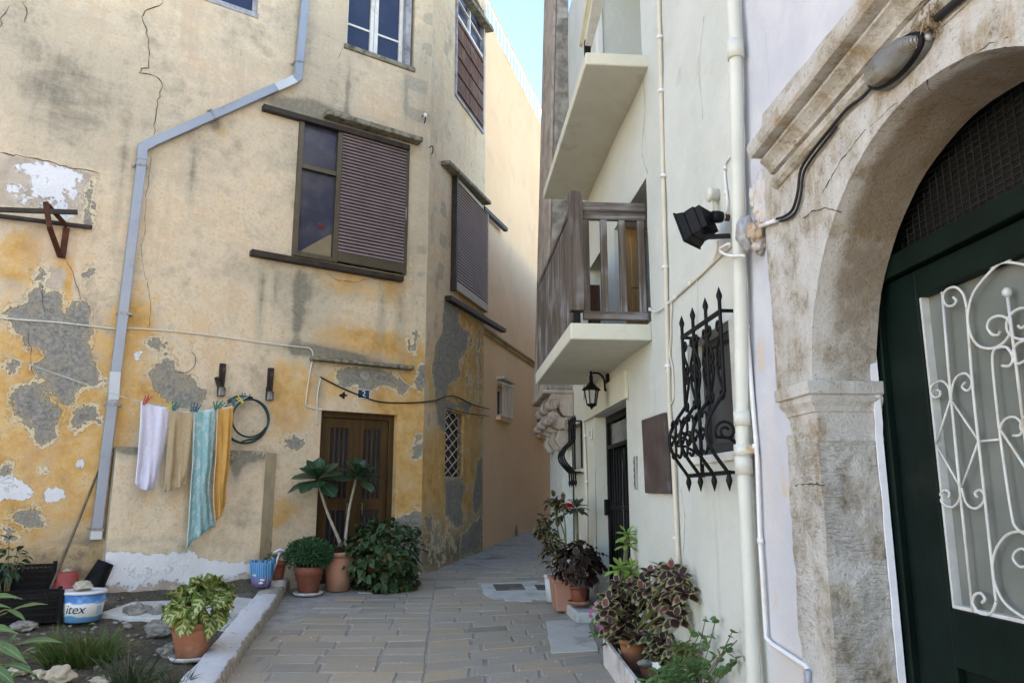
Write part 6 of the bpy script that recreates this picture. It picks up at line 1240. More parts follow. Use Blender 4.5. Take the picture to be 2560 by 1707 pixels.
def bush(root, base, cen, rad, n, lf, mat, seed, stems=14, smat=None, sr=.006, inner=.45, zmin=-.5, name='foliage', clump=.25, pair=True):
    r = random.Random(seed); m = MB(); st = MB(); cen = Vector(cen)
    for i in range(n):
        d = rdir(r, zmin); k = inner + (1 - inner) * r.random() ** .5; k *= 1 + clump * mnoise.noise(d * 2.3 + Vector((seed, 0, 0)))
        p = cen + Vector((d.x * rad[0], d.y * rad[1], d.z * rad[2])) * k
        for q in range(2 if pair else 1):
            a = r.uniform(0, 6.28); o = Vector((math.cos(a), math.sin(a), 0)); dd = (d * .75 + o * .7 + Vector((0, 0, r.uniform(-.25, .35)))).normalized(); nn = (Vector((0, 0, 1)) + d * .8 + rdir(r) * .35)
            L_ = lf['L'] * r.uniform(.45, 1.3); leaf(m, p, dd, nn, L_, L_ * lf['w'] * r.uniform(.85, 1.15), lf.get('prof', 'ovate'), lf.get('droop', .8) * r.uniform(.5, 1.5), lf.get('fold', .25), r.random(), lf.get('wave', 0))
        if i < stems:
            q = Vector(base) + Vector((r.uniform(-.5, .5) * rad[0] * .4, r.uniform(-.5, .5) * rad[1] * .4, 0)); st.tube(smooth_path([q, q.lerp(p, .55) + Vector((0, 0, .06)) + rdir(r) * .03, p], 4), [sr * (1.2 - .08 * t) for t in range(9)], 5)
    if stems: st.build('stems', smat or M_STEM, root)
    return m.build(name, mat, root)
def rosette(m, c, up, n, L_, w, prof, r, lo=.1, hi=1.2, droop=.5):
    up = Vector(up).normalized(); x = up.orthogonal().normalized(); y = up.cross(x)
    for i in range(n):
        a = i * 2.4 + r.uniform(-.2, .2); t = i / n; el = lo + (hi - lo) * t; d = (x * math.cos(a) + y * math.sin(a)) * math.cos(el) + up * math.sin(el); ll = L_ * (1 - .45 * t) * r.uniform(.85, 1.1)
        leaf(m, c + up * (.03 * t), d, up + d * -.2, ll, ll * w, prof, droop, .18, r.random())
def on_A(px, off, py=1450): p = A.at(px, py, off); p.z = gz(p.x, p.y); return p
M_COLEUS = mat_leaf('coleus_leaf', (.032, .010, .017), (.066, .018, .026), (.27, .27, .12), .68, None, None, .55, (.17, .035, .05)); M_COLEUSD = mat_leaf('dark_coleus_leaf', (.022, .010, .011), (.055, .022, .019), (.13, .09, .055), .76, None, None, .55)
M_COLEUSM = mat_leaf('mixed_coleus_leaf', (.045, .022, .018), (.085, .075, .028), (.20, .19, .08), .72, None, None, .55); M_COLEUSG = mat_leaf('dark_green_coleus', (0.023, 0.060, 0.023), (0.049, 0.101, 0.036), (.11, .15, .065), .78, (.035, .075, .035), None, .5, (.12, .11, .04))
M_VARIEG = mat_leaf('variegated_leaf', (.07, .135, .018), (.15, .205, .035), None, .8, (.45, .46, .22), (.46, .47, .24), .4); M_MUM = mat_leaf('chrysanthemum_leaf', (0.023, 0.081, 0.034), (0.052, 0.137, 0.052), None, rough=.6); M_DKGREEN = mat_leaf('glossy_dark_leaf', (0.018, 0.052, 0.029), (0.036, 0.088, 0.039), None, .8, (.10, .14, .08), None, .32)
M_LIME = mat_leaf('lime_leaf', (0.169, 0.312, 0.058), (0.286, 0.429, 0.091), (.30, .38, .13), .9, (.24, .32, .12), None, .4); M_MID = mat_leaf('mid_green_leaf', (0.052, 0.137, 0.039), (0.111, 0.221, 0.058), None, .8, (.16, .22, .10), None, .45); M_PALEL = mat_leaf('broad_pale_leaf', (.06, .13, .045), (.115, .20, .07), None, .8, (.24, .32, .17), None, .42)
M_GRASS = mat_leaf('grass_blade', (0.046, 0.098, 0.026), (0.111, 0.169, 0.046), None, c3=(.20, .15, .06)); M_SEDGE = mat_leaf('dark_sedge_blade', (0.029, 0.055, 0.029), (0.065, 0.098, 0.046), None, c3=(.16, .13, .07)); M_PINKF = mat_leaf('pink_petal', (.55, .14, .30), (.65, .24, .40), None); M_WHITEF = mat_leaf('white_petal', (.75, .75, .75), (.8, .8, .78), None); M_REDF = mat_leaf('red_petal', (.55, .01, .035), (.65, .03, .06), None)
def flowers(root, pts, mat, r_, seed, name='flowers'):
    m = MB(); r = random.Random(seed)
    for p in pts:
        n = (Vector((0, -1, .5)) + rdir(r) * .5).normalized(); x = n.orthogonal().normalized(); y = n.cross(x)
        for k in range(5): a = k * 1.2566 + r.random() * .2; d = x * math.cos(a) + y * math.sin(a); leaf(m, p, d + n * .15, n, r_, r_ * .85, 'round', .1, .1, r.random())
        m.blob(Vector(p) + n * .003, (r_ * .12,) * 3, 1, .1, 1)
    return m.build(name, mat, root)
# -- in front of the brown door
b = on_A(845, .42); k = mpp(b); t = thing('potted_plant', 'two bare stems with dark leaf rosettes in the big pot before the brown door', 'potted plant', b, 'pots along the yellow house')
pot(t, b, .165, .125, .42, M_TERRAL, .05, False); st = MB(); lf_ = MB(); r = random.Random(3)
pl = Wall(A.pt(0, 0, .42).xy, 59.7, 1)
for (base, top, L_) in (((848, 1352), (794, 1200), .38), ((864, 1343), (892, 1190), .35)):
    a, c = pl.at(*base), pl.at(*top); st.tube(smooth_path([a - Vector((0, 0, .1)), a, a.lerp(c, .5) + A.U * (-.02), c], 5), [.022 - .0006 * i for i in range(16)], 8); up = (c - a).normalized()
    rosette(lf_, c, up * .6 + Vector((0, 0, .5)) + A.N * .35, 22, L_ * .95, .56, 'obov', r, -.3, 1.25, .25)
st.build('stems', M_STEMPALE, t); lf_.build('leaf_rosettes', M_DKGREEN, t); bush(t, b + Vector((0, 0, .4)), b + Vector((.05, -.03, .44)), (.12, .10, .07), 26, dict(L=.07, w=.6), M_COLEUSD, 7, 6, name='underplanting')
b = on_A(771, .50, 1460); t = thing('potted_plant', 'dome of feathery green foliage in a red-brown terracotta pot left of the big pot', 'potted plant', b, 'pots along the yellow house'); pot(t, b, .145, .105, .30, M_TERRAM, .09, True, M_POTWHITE)
r = random.Random(8); m = MB(); c = b + Vector((-.01, 0, .42))
for i in range(2600):
    d = rdir(r, -.35); kk = .66 + .34 * r.random() ** .4; p = c + Vector((d.x * .245, d.y * .22, d.z * .175)) * kk * (1 + .12 * mnoise.noise(d * 4)); leaf(m, p, d + rdir(r) * .7, d + rdir(r) * .5, r.uniform(.03, .055), .014, 'lance', .3, .1, r.random())
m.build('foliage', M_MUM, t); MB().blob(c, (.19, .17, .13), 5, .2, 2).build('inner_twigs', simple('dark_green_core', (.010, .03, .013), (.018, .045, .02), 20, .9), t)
b = on_A(690, .34, 1430); b.z += .17; t = thing('potted_plant', 'small succulent in a small dark red pot on the end of the white kerb', 'potted plant', b, 'pots along the yellow house'); pot(t, b, .10, .08, .19, M_TERRAD, .05); r = random.Random(4); m = MB()
for i in range(9): a = i * 2.4; rosette(m, b + Vector((math.cos(a) * .09 * (i / 9 + .3), math.sin(a) * .07, .22 + .02 * math.sin(i * 3))), Vector((math.cos(a) * .5, math.sin(a) * .5, 1)), 11, .065, .26, 'obov', r, 0, 1.2, .2)
m.build('leaf_rosettes', M_DKGREEN, t); MB().lathe([(.11, -.17), (.12, -.02), (.10, 0)], b, None, 14, .05).build('stone_ledge', M_CEM, t)
b = on_A(957, .62, 1462); t = thing('coleus_bush', 'wide dark green coleus bush with toothed leaves spilling across the paving before the door', 'bush', b)
MB().lathe([(.12, 0), (.15, .24), (.13, .24)], b - A.N * .14, None, 20).build('pot', M_TERRA, t)
bush(t, b + Vector((0, 0, .25)), b + A.U * -.03 + Vector((0, 0, .36)), (.47, .40, .42), 640, dict(L=.095, w=.72, droop=1.2, wave=.15), M_COLEUSG, 11, 24, inner=.35, zmin=-.85)
m = MB(); r = random.Random(19); c = b + A.U * .22 + Vector((0, 0, .12))
for i in range(300):
    d = rdir(r, -.6); p = c + A.U * (-.18 + .25 * d.x) + A.N * (.22 + .16 * d.y) + Vector((0, 0, d.z * .16)); leaf(m, p, d + rdir(r) * .6, Vector((0, 0, 1)) + d * .6, r.uniform(.05, .10), .06, 'ovate', 1.0, .2, r.random(), .15)
m.build('lower_foliage', M_COLEUSG, t)
# -- soil bed
def on_bed(px, py): 
    p = gnd(px, py, .08)
    for _ in range(6): h = bed_h(p.x, p.y) - gz(p.x, p.y); p = gnd(px, py, h)
    return p
b = on_bed(476, 1648); t = thing('potted_plant', 'variegated yellow-green coleus in a terracotta pot on the soil beside the kerb', 'potted plant', b); k = mpp(b)
pot(t, b, 51 * k, 34 * k, 92 * k, M_TERRA, .04, True, M_POTWHITE); bush(t, b + Vector((0, 0, 85 * k)), b + Vector((20 * k, 0, 134 * k)), (52 * k, 48 * k, 42 * k), 58, dict(L=60 * k, w=.70, droop=1.5, fold=.3, wave=.25), M_VARIEG, 21, 16, M_STEMG, .005, .45, -.3); 
b = on_bed(652, 1488); b = A.at(652, 1480, BD + .28); b.z = bed_h(b.x, b.y) - .02; k = mpp(b); t = thing('bagged_pot', 'pot wrapped in a torn blue and violet striped bag with a white stick', 'pot', b)
m = MB(); vs = []; n = 40; rr = random.Random(6)
tn = NT('blue_violet_bag'); zz = tn.sep(tn.tc)[2]; wv_ = tn.wave(14, 1.5, tn.tc, 'X'); M_BAG = tn.out(tn.mix(tn.step(zz, .06, .13), tn.mix(wv_, (.16, .12, .30), (.30, .24, .42)), tn.mix(wv_, (.03, .16, .40), (.13, .36, .58))), .4, tn.bump(wv_, .6, .01), 0, .4)
for j, (z, q) in enumerate(((0, .75), (.08, .88), (.16, .98), (.22, 1.03), (.255, 1.1))):
    for i in range(n): a = 6.2832 * i / n; rad = 28 * k * q * (1 + .05 * math.sin(a * 9)) ; vs.append(b + Vector((rad * math.cos(a), rad * math.sin(a), z + (.03 * mnoise.noise(Vector((a * 4, 1, 1))) + (.03 if i % 3 == 0 else 0) if j == 4 else 0))))
m.add(vs, [(j * n + i, j * n + (i + 1) % n, (j + 1) * n + (i + 1) % n, (j + 1) * n + i) for j in range(4) for i in range(n)], sm=True); m.build('bag', M_BAG, t, solid=.004)
bp = MB()
for (a, z) in ((4.3, .13), (5.0, .08), (4.9, .05)): bp.blob(b + Vector((28 * k * .95 * math.cos(a), 28 * k * .95 * math.sin(a), z)), (.025, .012, .012), int(z * 100), .4, 2)
bp.build('white_tears', M_WHITEF, t)
MB().lathe([(.001, .20), (26 * k, .19)], b, None, 16).build('soil', M_SOIL, t); bush(t, b + Vector((0, 0, .2)), b + Vector((-.02, 0, .25)), (.05, .05, .07), 14, dict(L=.06, w=.4), M_MID, 4, 5, M_STEMG, .003)
a, c = A.at(684, 1424, BD + .25), A.at(699, 1380, BD + .2); MB().tube([a - Vector((0, 0, .12)) - A.U * .03, a, c], .011, 8).build('white_stick', M_POTWHITE, t); MB().tube([c + A.U * -.06, c + Vector((0, 0, .03)), c + A.U * .06 + Vector((0, 0, .01))], .014, 6).build('stick_fork', M_POTWHITE, t)
# paint tub with lettering, and a stone on its lid
b = on_bed(204, 1551); k = mpp(b); rb2, rt2, hb = 43 * k, 50 * k, 70 * k; t = thing('paint_tub', 'white and blue lidded paint tub with dark lettering, weighed down by a stone', 'tub', b)
tn = NT('printed_tub'); zz = tn.sep(tn.tc)[2]; n_ = tn.noise(6, 4); zf = tn.ma('ADD', tn.ma('MULTIPLY', zz, 1 / hb), tn.ma('MULTIPLY', tn.ma('SUBTRACT', n_, .5), .35)); M_TUB = tn.out(tn.mix(tn.step(zf, .62, .68), tn.mix(tn.step(zf, .26, .21), (.62, .64, .62), (.10, .32, .55)), tn.mix(tn.step(n_, .45, .6), (.035, .16, .42), (.14, .35, .62))), .4, None, 0, .4)
MB().lathe([(rb2 * .9, 0), (rb2, .006), (rt2, hb)], b, None, 36).build('tub', M_TUB, t); MB().lathe([(rt2 * 1.0, hb - .012), (rt2 * 1.04, hb - .012), (rt2 * 1.045, hb + .004), (rt2 * .98, hb + .016), (rt2 * .96, hb + .006), (.002, hb + .008)], b, None, 36).build('lid', M_POTWHITE, t)
# lettering bent round the tub
cu = bpy.data.curves.new('txt', 'FONT'); cu.body = 'itex'; cu.size = .10; cu.extrude = .001; cu.shear = .3; cu.align_x = 'CENTER'; o = bpy.data.objects.new('txt', cu); COL.objects.link(o); dg = bpy.context.evaluated_depsgraph_get(); dg.update(); me = bpy.data.meshes.new_from_object(o.evaluated_get(dg)); bpy.data.objects.remove(o)
tocam = math.atan2(CO.y - b.y, CO.x - b.x) - .42; m = MB()
def wrap(v): zz_ = hb * .33 + v.y * 1.05; rad = rb2 + (rt2 - rb2) * zz_ / hb + .002 + v.z; a = tocam + v.x / rb2 * 1.0; return b + Vector((rad * math.cos(a), rad * math.sin(a), zz_))
m.add([wrap(v.co) for v in me.vertices], [tuple(p.vertices) for p in me.polygons]); m.build('lettering', simple('navy_print', (.01, .012, .03), (.015, .018, .04), 5, .5, .02), t)
m = MB()
for (x, z, w, h) in ((.17, .36, .05, .045), (.165, .28, .045, .018)): m.add([wrap(Vector((x + dx * w, (z - .33) * hb + dz * h, .0005))) for dx, dz in ((0, 0), (.5, 0), (1, 0), (1, 1), (.5, 1), (0, 1))], [(0, 1, 4, 5), (1, 2, 3, 4)])
m.build('print_block', simple('pale_blue_print', (.30, .42, .55), (.35, .46, .58), 5, .5, .02), t)
M_ROCK = simple('grey_rock', (.14, .13, .115), (.34, .32, .28), 7, .95, .7, 30, dirt=(.07, .065, .055)); M_ROCKP = simple('pale_tan_rock', (.33, .29, .22), (.52, .48, .40), 5, .95, .6, 30, dirt=(.22, .18, .12))
def rock(px, py, wpx, hpx, mat, lab, seed, z=None, grp='stones lying in the soil bed', depth=.9):
    p = on_bed(px, py) if z is None else z; kk = mpp(p); o = MB().blob(p + Vector((0, 0, hpx * kk * .42)), (wpx * kk * .5, wpx * kk * .5 * depth, hpx * kk * .5), seed, .45, 3).build('stone', mat); return tag(o, lab, 'stone', grp)
tz = b + Vector((-.02, 0, hb + .012)); rock(0, 0, 44, 24, M_ROCKP, 'flat round tan stone resting on the lid of the paint tub', 5, tz, None)
# black crates
def crate(px, py, w, d, h, ang, lab, dz=0.0, tilt=0.0):
    p = on_bed(px, py); p.z += dz; t = thing('plastic_crate', lab, 'crate', p, 'black plastic crates'); Mx = Matrix.Translation(p) @ Matrix.Rotation(R(ang), 4, 'Z') @ Matrix.Rotation(R(tilt), 4, 'X'); m = MB(); s = MB()
    for sx, sy, L2, ax in ((0, -1, w, 0), (0, 1, w, 0), (-1, 0, d, 1), (1, 0, d, 1)):
        cx, cy = sx * w / 2, sy * d / 2
        for z in np.linspace(.02, h - .02, 5): m.box((cx, cy, z), (L2 if ax == 0 else .012, .012 if ax == 0 else L2, .016 if z < h - .03 else .03), Mx)
        n = int(L2 / .035)
        for i in range(n + 1): q = -L2 / 2 + L2 * i / n; s.box((cx + (q if ax == 0 else 0), cy + (q if ax == 1 else 0), h / 2), (.011, .009, h - .01) if ax == 0 else (.009, .011, h - .01), Mx)
    m.box((0, 0, .01), (w - .012, d - .012, .008), Mx)
    for sx in (-1, 1):
        for sy in (-1, 1): m.box((sx * (w / 2 - .012), sy * (d / 2 - .012), h * .53), (.035, .035, h * 1.06), Mx)
    m.box((0, 0, h * .45), (w - .05, d - .05, h * .7), Mx); m.build('frame', M_BLACKP, t, bevel=.002); s.build('slats', M_BLACKP, t)
crate(62, 1556, .52, .32, .26, 28, 'black slatted crate in front, beside the paint tub'); crate(62, 1490, .46, .30, .26, 26, 'black slatted crate behind the front one, against the wall', .05)
p = A.at(163, 1484, .30); k = mpp(p); t = thing('upturned_pot', 'faded red plastic pot standing upside down by the wall', 'pot', p); h = 54 * k
MB().lathe([(33 * k, 0), (34 * k, .012), (31 * k, .014), (25 * k, h * .96), (23 * k, h), (.01, h)], p, None, 24).build('pot', simple('faded_red_plastic', (.26, .045, .04), (.32, .07, .06), 6, .6, .1, dirt=(.38, .16, .14)), t); MB().blob(p + Vector((0, 0, h + .005)), (.05, .04, .02), 3, .4, 2).build('debris', M_RW, t)
p = A.at(230, 1468, .24); t = thing('upturned_pot', 'black plastic nursery pot tipped upside down between the tub and the bench block', 'pot', p); Mx = Matrix.Rotation(R(20), 3, 'Y') @ Matrix.Rotation(R(-12), 3, 'X')
MB().lathe([(.115, -.03), (.12, -.02), (.115, .0), (.10, .02), (.078, .25), (.07, .255), (.01, .255)], p, Mx, 24).build('pot', M_BLACKP, t)
a = A.at(114, 1466, .42); a.z = bed_h(a.x, a.y); c = A.at(247, 1176, .03); tag(MB().tube([a, a.lerp(c, .5) + Vector((0, 0, -.01)), c], [.014, .0135, .012], 8).build('broomstick', wood('old_stick', (.10, .075, .05), (.20, .155, .11), 2)), 'old wooden stick leaning against the wall behind the crates', 'stick')
# rocks of the bed
for q in ((342, 1541, 58, 34, M_ROCK, 'dark square block of stone at the edge of the concrete apron', 1), (385, 1545, 34, 26, M_ROCK, 'small dark stone right of the square block', 2), (404, 1546, 46, 34, M_ROCK, 'grey stone before the concrete apron, near the terracotta pot', 3), (392, 1571, 50, 24, M_ROCK, 'flat grey stone left of the variegated plant', 4), (396, 1592, 56, 34, M_ROCK, 'rounded grey stone touching the terracotta pot', 6),
          (148, 1706, 62, 42, M_ROCKP, 'large pale tan stone at the bottom edge', 7), (98, 1697, 36, 26, M_ROCKP, 'smaller pale stone left of the large tan one', 8), (48, 1687, 44, 26, M_ROCKP, 'pale stone among the leaves at the left', 9), (262, 1712, 62, 26, M_ROCKP, 'flat pale slab at the bottom edge near the sedge', 10), (296, 1628, 26, 14, M_ROCK, 'small stone in the middle of the soil', 12), (420, 1640, 46, 30, M_ROCK, 'grey stone behind the foot of the terracotta pot', 13), (60, 1573, 60, 22, M_ROCK, 'flat stone in front of the black crate', 14), (320, 1570, 22, 12, M_ROCK, 'pebble sized stone below the square block', 15)): rock(*q)
m = MB(); r = random.Random(9)
for i in range(520):
    x = r.uniform(-5.2, -1.95); y = r.uniform(4.6, 9.0)
    if (Vector((x, y, 0)) - A.O).dot(A.N) < .1 or x > kerb_x(y, .25): continue
    s = r.uniform(.006, .024); m.blob((x, y, bed_h(x, y) + s * .3), (s, s * r.uniform(.7, 1.2), s * .6), i, .5, 1)
tag(m.build('gravel', M_ROCK), 'scattered small stones and pebbles on the soil bed', 'gravel', kind='stuff')
m = MB()
for i in range(340):
    x = r.uniform(-5.0, -1.95); y = r.uniform(4.7, 8.6)
    if (Vector((x, y, 0)) - A.O).dot(A.N) < .15 or x > kerb_x(y, .25): continue
    a = r.uniform(0, 6.28); leaf(m, (x, y, bed_h(x, y) + .02), (math.cos(a), math.sin(a), r.uniform(-.1, .3)), Vector((0, 0, 1)) + rdir(r) * .5, r.uniform(.03, .075), r.uniform(.012, .03), 'ovate', .3, .3, r.random())
tag(m.build('dry_leaves', mat_leaf('dead_leaf', (.10, .065, .035), (.24, .17, .10), None, rough=.8)), 'dead leaves strewn over the soil bed', 'leaf litter', kind='stuff')
# concrete apron in front of the bench block
m = MB(); q = [(250, 1540), (330, 1520), (420, 1512), (560, 1500), (655, 1500), (640, 1540), (560, 1580), (420, 1560), (300, 1552)]; P = []
for p in q: v = on_bed(*p); v.z = bed_h(v.x, v.y) + .022; P.append(v)
m.prism([(v.x, v.y) for v in P], lambda x, y: Vector((x, y, bed_h(x, y) - .06)), lambda x, y: Vector((x, y, bed_h(x, y) + .045))); tag(m.build('concrete_apron', M_CEM, bevel=.01), kind='structure')
def tuft(px, py, wpx, hpx, n, mat, lab, seed, wd=.008, spread=.6, name='grass_tuft', cat='grass tuft'):
    b = on_bed(px, py); k = mpp(b); r = random.Random(seed); m = MB()
    for i in range(n):
        a = r.uniform(0, 6.28); q = r.random() ** .6; p = b + Vector((math.cos(a) * q * wpx * k * .42, math.sin(a) * q * wpx * k * .32, 0)); p.z = bed_h(p.x, p.y); L_ = hpx * k * r.uniform(.5, 1.15); d = Vector((math.cos(a) * spread * r.random(), math.sin(a) * spread * r.random(), 1)) + rdir(r) * .25
        leaf(m, p, d, (math.sin(a), math.cos(a), .2), L_, wd * r.uniform(.6, 1.3), 'grass', r.uniform(.3, 1.5), .25, r.random())
    return tag(m.build(name, mat), lab, cat)
tuft(195, 1662, 200, 92, 620, M_GRASS, 'broad tuft of green grass in the middle of the soil bed', 31, .012, .8); tuft(330, 1718, 120, 110, 120, M_SEDGE, 'thin dark sedge tuft at the bottom edge', 32, .010, .6); tuft(440, 1722, 80, 60, 110, M_SEDGE, 'low greyish tuft against the kerb at the bottom edge', 33, .008, .9)
# big-leaved foreground plant and little plant by the wall
b = on_bed(-60, 1760); b = Vector((-3.55, 4.75, bed_h(-3.55, 4.75))); t = thing('broadleaf_plant', 'broad-leaved pale green plant reaching in from the left edge', 'plant', b); m = MB(); st = MB(); r = random.Random(12)
fg = lambda px, py, y: at_y(px, py, y)
for (tip, base, y, w) in (((58, 1470), (-70, 1500), 5.3, .095), ((118, 1490), (18, 1530), 5.3, .07), ((68, 1546), (15, 1522), 5.25, .055), ((158, 1582), (40, 1610), 5.1, .085), ((50, 1560), (-70, 1570), 5.1, .10), ((30, 1502), (-60, 1520), 5.2, .06), ((75, 1640), (-30, 1600), 5.0, .10), ((20, 1620), (-60, 1590), 5.0, .11), ((44, 1700), (-40, 1660), 4.85, .10), ((90, 1672), (10, 1660), 4.9, .08)):
    a, c = fg(*base, y), fg(*tip, y - .12); leaf(m, a, (c - a) + Vector((0, 0, .04)), Vector((r.uniform(-.3, .3), -.45, 1)), (c - a).length * 1.02, w * .68, 'lance', .45, .18, r.random(), .08); st.tube(smooth_path([b + Vector((r.uniform(-.05, .05), r.uniform(-.05, .05), 0)), (b + a) / 2 + Vector((0, 0, .08)), a], 4), .006, 5)
for i in range(26):
    p = fg(r.uniform(-60, 70), r.uniform(1580, 1707), 5.0 + r.uniform(-.2, .3)); leaf(m, p, rdir(r, -.2), Vector((0, -.3, 1)) + rdir(r) * .4, r.uniform(.07, .13), r.uniform(.03, .05), 'ovate', .7, .15, r.random(), .08)
m.build('leaves', M_PALEL, t); st.build('stems', M_STEMG, t)
p = A.at(18, 1440, .3); p.z = bed_h(p.x, p.y); t = thing('young_shrub', 'young shrub with small dark leaves against the wall at the left edge', 'shrub', p); bush(t, p, p + Vector((-.02, 0, .36)), (.14, .12, .22), 34, dict(L=.10, w=.42, prof='lance', droop=1.0), M_DKGREEN, 41, 10, M_STEM, .004)

# -- along the white house: doorstep group
def on_W(px, py, x): p = at_x(px, py, x); p.z = gz(p.x, p.y); return p
b = on_W(1447, 1490, 1.22); b = at_x(1448, 1490, 1.24); b.z = gz(0, b.y) + .13; k = mpp(b); t = thing('potted_plant', 'dark purple-black coleus in a red-brown pot with a saucer on the doorstep', 'potted plant', b, 'pots by the white house')
pot(t, b, 22.5 * k, 19 * k, 44 * k, M_TERRAD, .025, True, M_TERRA); bush(t, b + Vector((0, 0, 40 * k)), b + Vector((0, 0, 96 * k)), (56 * k, 50 * k, 56 * k), 230, dict(L=.085, w=.75, droop=1.5, wave=.2), M_COLEUSD, 51, 18, inner=.3, zmin=-.7)
b2 = at_x(1416, 1462, 1.17); b2.z = gz(0, b2.y) + .02; k = mpp(b2); t = thing('potted_plant', 'tall leggy coleus with brown and olive leaves in a terracotta trough behind the dark one', 'potted plant', b2, 'pots by the white house')
Mx = Matrix.Translation(b2); w_, d_, h_ = .15, .22, .30; m = MB(); m.hexa([b2 + Vector(v) for v in ((-w_ * .8, -d_ * .8, 0), (w_ * .8, -d_ * .8, 0), (w_ * .8, d_ * .8, 0), (-w_ * .8, d_ * .8, 0))], [b2 + Vector(v) for v in ((-w_, -d_, h_), (w_, -d_, h_), (w_, d_, h_), (-w_, d_, h_))]); m.build('trough', M_TERRAL, t, bevel=.01)
MB().box(b2 + Vector((0, 0, h_ - .012)), (w_ * 2 + .03, d_ * 2 + .03, .03)).build('trough_rim', M_TERRAL, t, bevel=.006)
r = random.Random(61); m = MB(); st = MB()
for (px, py, n) in ((1385, 1255, 34), (1408, 1262, 30), (1355, 1300, 16), (1375, 1330, 26), (1360, 1335, 16), (1395, 1290, 16), (1388, 1360, 30), (1372, 1375, 26), (1418, 1380, 24), (1365, 1352, 14), (1400, 1395, 18), (1352, 1328, 12)):
    p = at_x(px, py, b2.x + r.uniform(-.1, .06)); p = at_y(px, py, b2.y + r.uniform(-.15, .25)); st.tube(smooth_path([b2 + Vector((r.uniform(-.06, .06), r.uniform(-.1, .1), h_)), (b2 + p) / 2 + Vector((r.uniform(-.04, .04), 0, .2)), p], 5), .007, 5)
    for i in range(n): d = rdir(r, -.5); leaf(m, p + d * r.random() * .075, d + Vector((0, 0, -.1)), Vector((0, 0, 1)) + d * .5, r.uniform(.055, .095), .058, 'ovate', 1.2, .2, r.random(), .2)
m.build('foliage', M_COLEUSM, t); st.build('stems', M_STEMG, t)
b3 = at_x(1389, 1440, 1.12); b3.z = gz(0, b3.y) + .01; t = thing('flower_pot', 'white pot half hidden behind the terracotta trough', 'pot', b3, 'pots by the white house'); pot(t, b3, .12, .10, .27, M_POTWHITE, .03); bush(t, b3 + Vector((0, 0, .25)), b3 + Vector((0, 0, .36)), (.12, .1, .1), 20, dict(L=.07, w=.6), M_COLEUSM, 5, 6)
p = at_y(1441, 1272, b.y + .25); base = Vector((p.x + .0, p.y, gz(0, p.y) + .1)); t = thing('flowering_plant', 'dark leaf rosette on a thorny stem with one red flower above the doorstep pots', 'potted plant', base, 'pots by the white house'); st = MB(); st.tube([base, base.lerp(p, .5) + Vector((.005, 0, 0)), p], .016, 8); r = random.Random(3)
for i in range(50): q = base.lerp(p, r.uniform(.35, .95)); st.tube([q, q + Vector((r.uniform(-1, 1), r.uniform(-1, 1), .2)).normalized() * .03], [.003, .0005], 4)
st.build('thorny_stem', M_STEM, t); m = MB(); rosette(m, p, (0, -.25, 1), 18, .17, .42, 'obov', r, -.4, 1.2, .4); m.build('leaf_rosette', M_DKGREEN, t); fp = at_y(1423, 1265, p.y - .12); m = MB()
for i in range(16): d = rdir(r, -.3); leaf(m, fp, d + Vector((0, -.6, .1)), Vector((0, -.5, .6)) + rdir(r) * .4, .045, .04, 'round', .2, .2, r.random())
m.build('flower', M_REDF, t); MB().lathe([(.10, 0), (.12, .22), (.10, .22)], base - Vector((0, 0, .1)), None, 18).build('pot', M_TERRAD, t)
# planter strip: whitewashed edging board and its plants
e0, e1 = at_x(1508, 1640, 1.16), Vector((1.13, 3.6, 0)); e0.z = gz(0, e0.y)
m = MB(); m.hexa([Vector((e0.x, e0.y, e0.z - .03)), Vector((e0.x + .03, e0.y, e0.z - .03)), Vector((e1.x + .03, e1.y, gz(0, e1.y) - .03)), Vector((e1.x, e1.y, gz(0, e1.y) - .03))], [Vector((e0.x, e0.y, e0.z + .19)), Vector((e0.x + .03, e0.y, e0.z + .19)), Vector((e1.x + .03, e1.y, gz(0, e1.y) + .19)), Vector((e1.x, e1.y, gz(0, e1.y) + .19))])
tag(m.build('edging_board', simple('pinkish_white_board', (.56, .51, .50), (.64, .60, .59), 6, .8, .3, 40, dirt=(.40, .34, .32)), bevel=.005), 'whitewashed board edging the planting strip at the foot of the white house', 'board')
tag(MB().hexa([Vector((e0.x + .03, e0.y, e0.z - .02)), Vector((1.5, e0.y, e0.z - .02)), Vector((1.5, 3.6, .2)), Vector((e1.x + .03, 3.6, .2))], [Vector((e0.x + .03, e0.y, e0.z + .07)), Vector((1.5, e0.y, e0.z + .07)), Vector((1.5, 3.6, .29)), Vector((e1.x + .03, 3.6, .29))]).build('planting_strip', M_SOIL), kind='structure')
b = at_x(1584, 1668, 1.31); zz_ = gz(0, b.y) + .06; b.z = zz_; k = mpp(b); t = thing('potted_plant', 'large purple coleus with cream leaf edges in a terracotta pot behind the edging board', 'potted plant', b, 'pots in the planting strip')
pot(t, b, 33 * k, 25 * k, 70 * k, M_TERRA, .03); c = at_y(1600, 1500, b.y)
r = random.Random(71); m = MB(); st = MB()
pts = [(1530, 1490), (1515, 1530), (1545, 1465), (1575, 1470), (1560, 1510), (1590, 1500), (1600, 1460), (1625, 1440), (1650, 1425), (1680, 1430), (1700, 1450), (1660, 1460), (1625, 1485), (1690, 1480), (1715, 1490), (1540, 1535), (1575, 1540), (1610, 1530), (1645, 1505), (1680, 1520), (1525, 1570), (1550, 1590), (1600, 1600), (1640, 1560), (1655, 1610), (1690, 1550), (1560, 1560), (1620, 1630), (1645, 1640), (1535, 1610), (1605, 1480), (1668, 1445), (1520, 1505)]
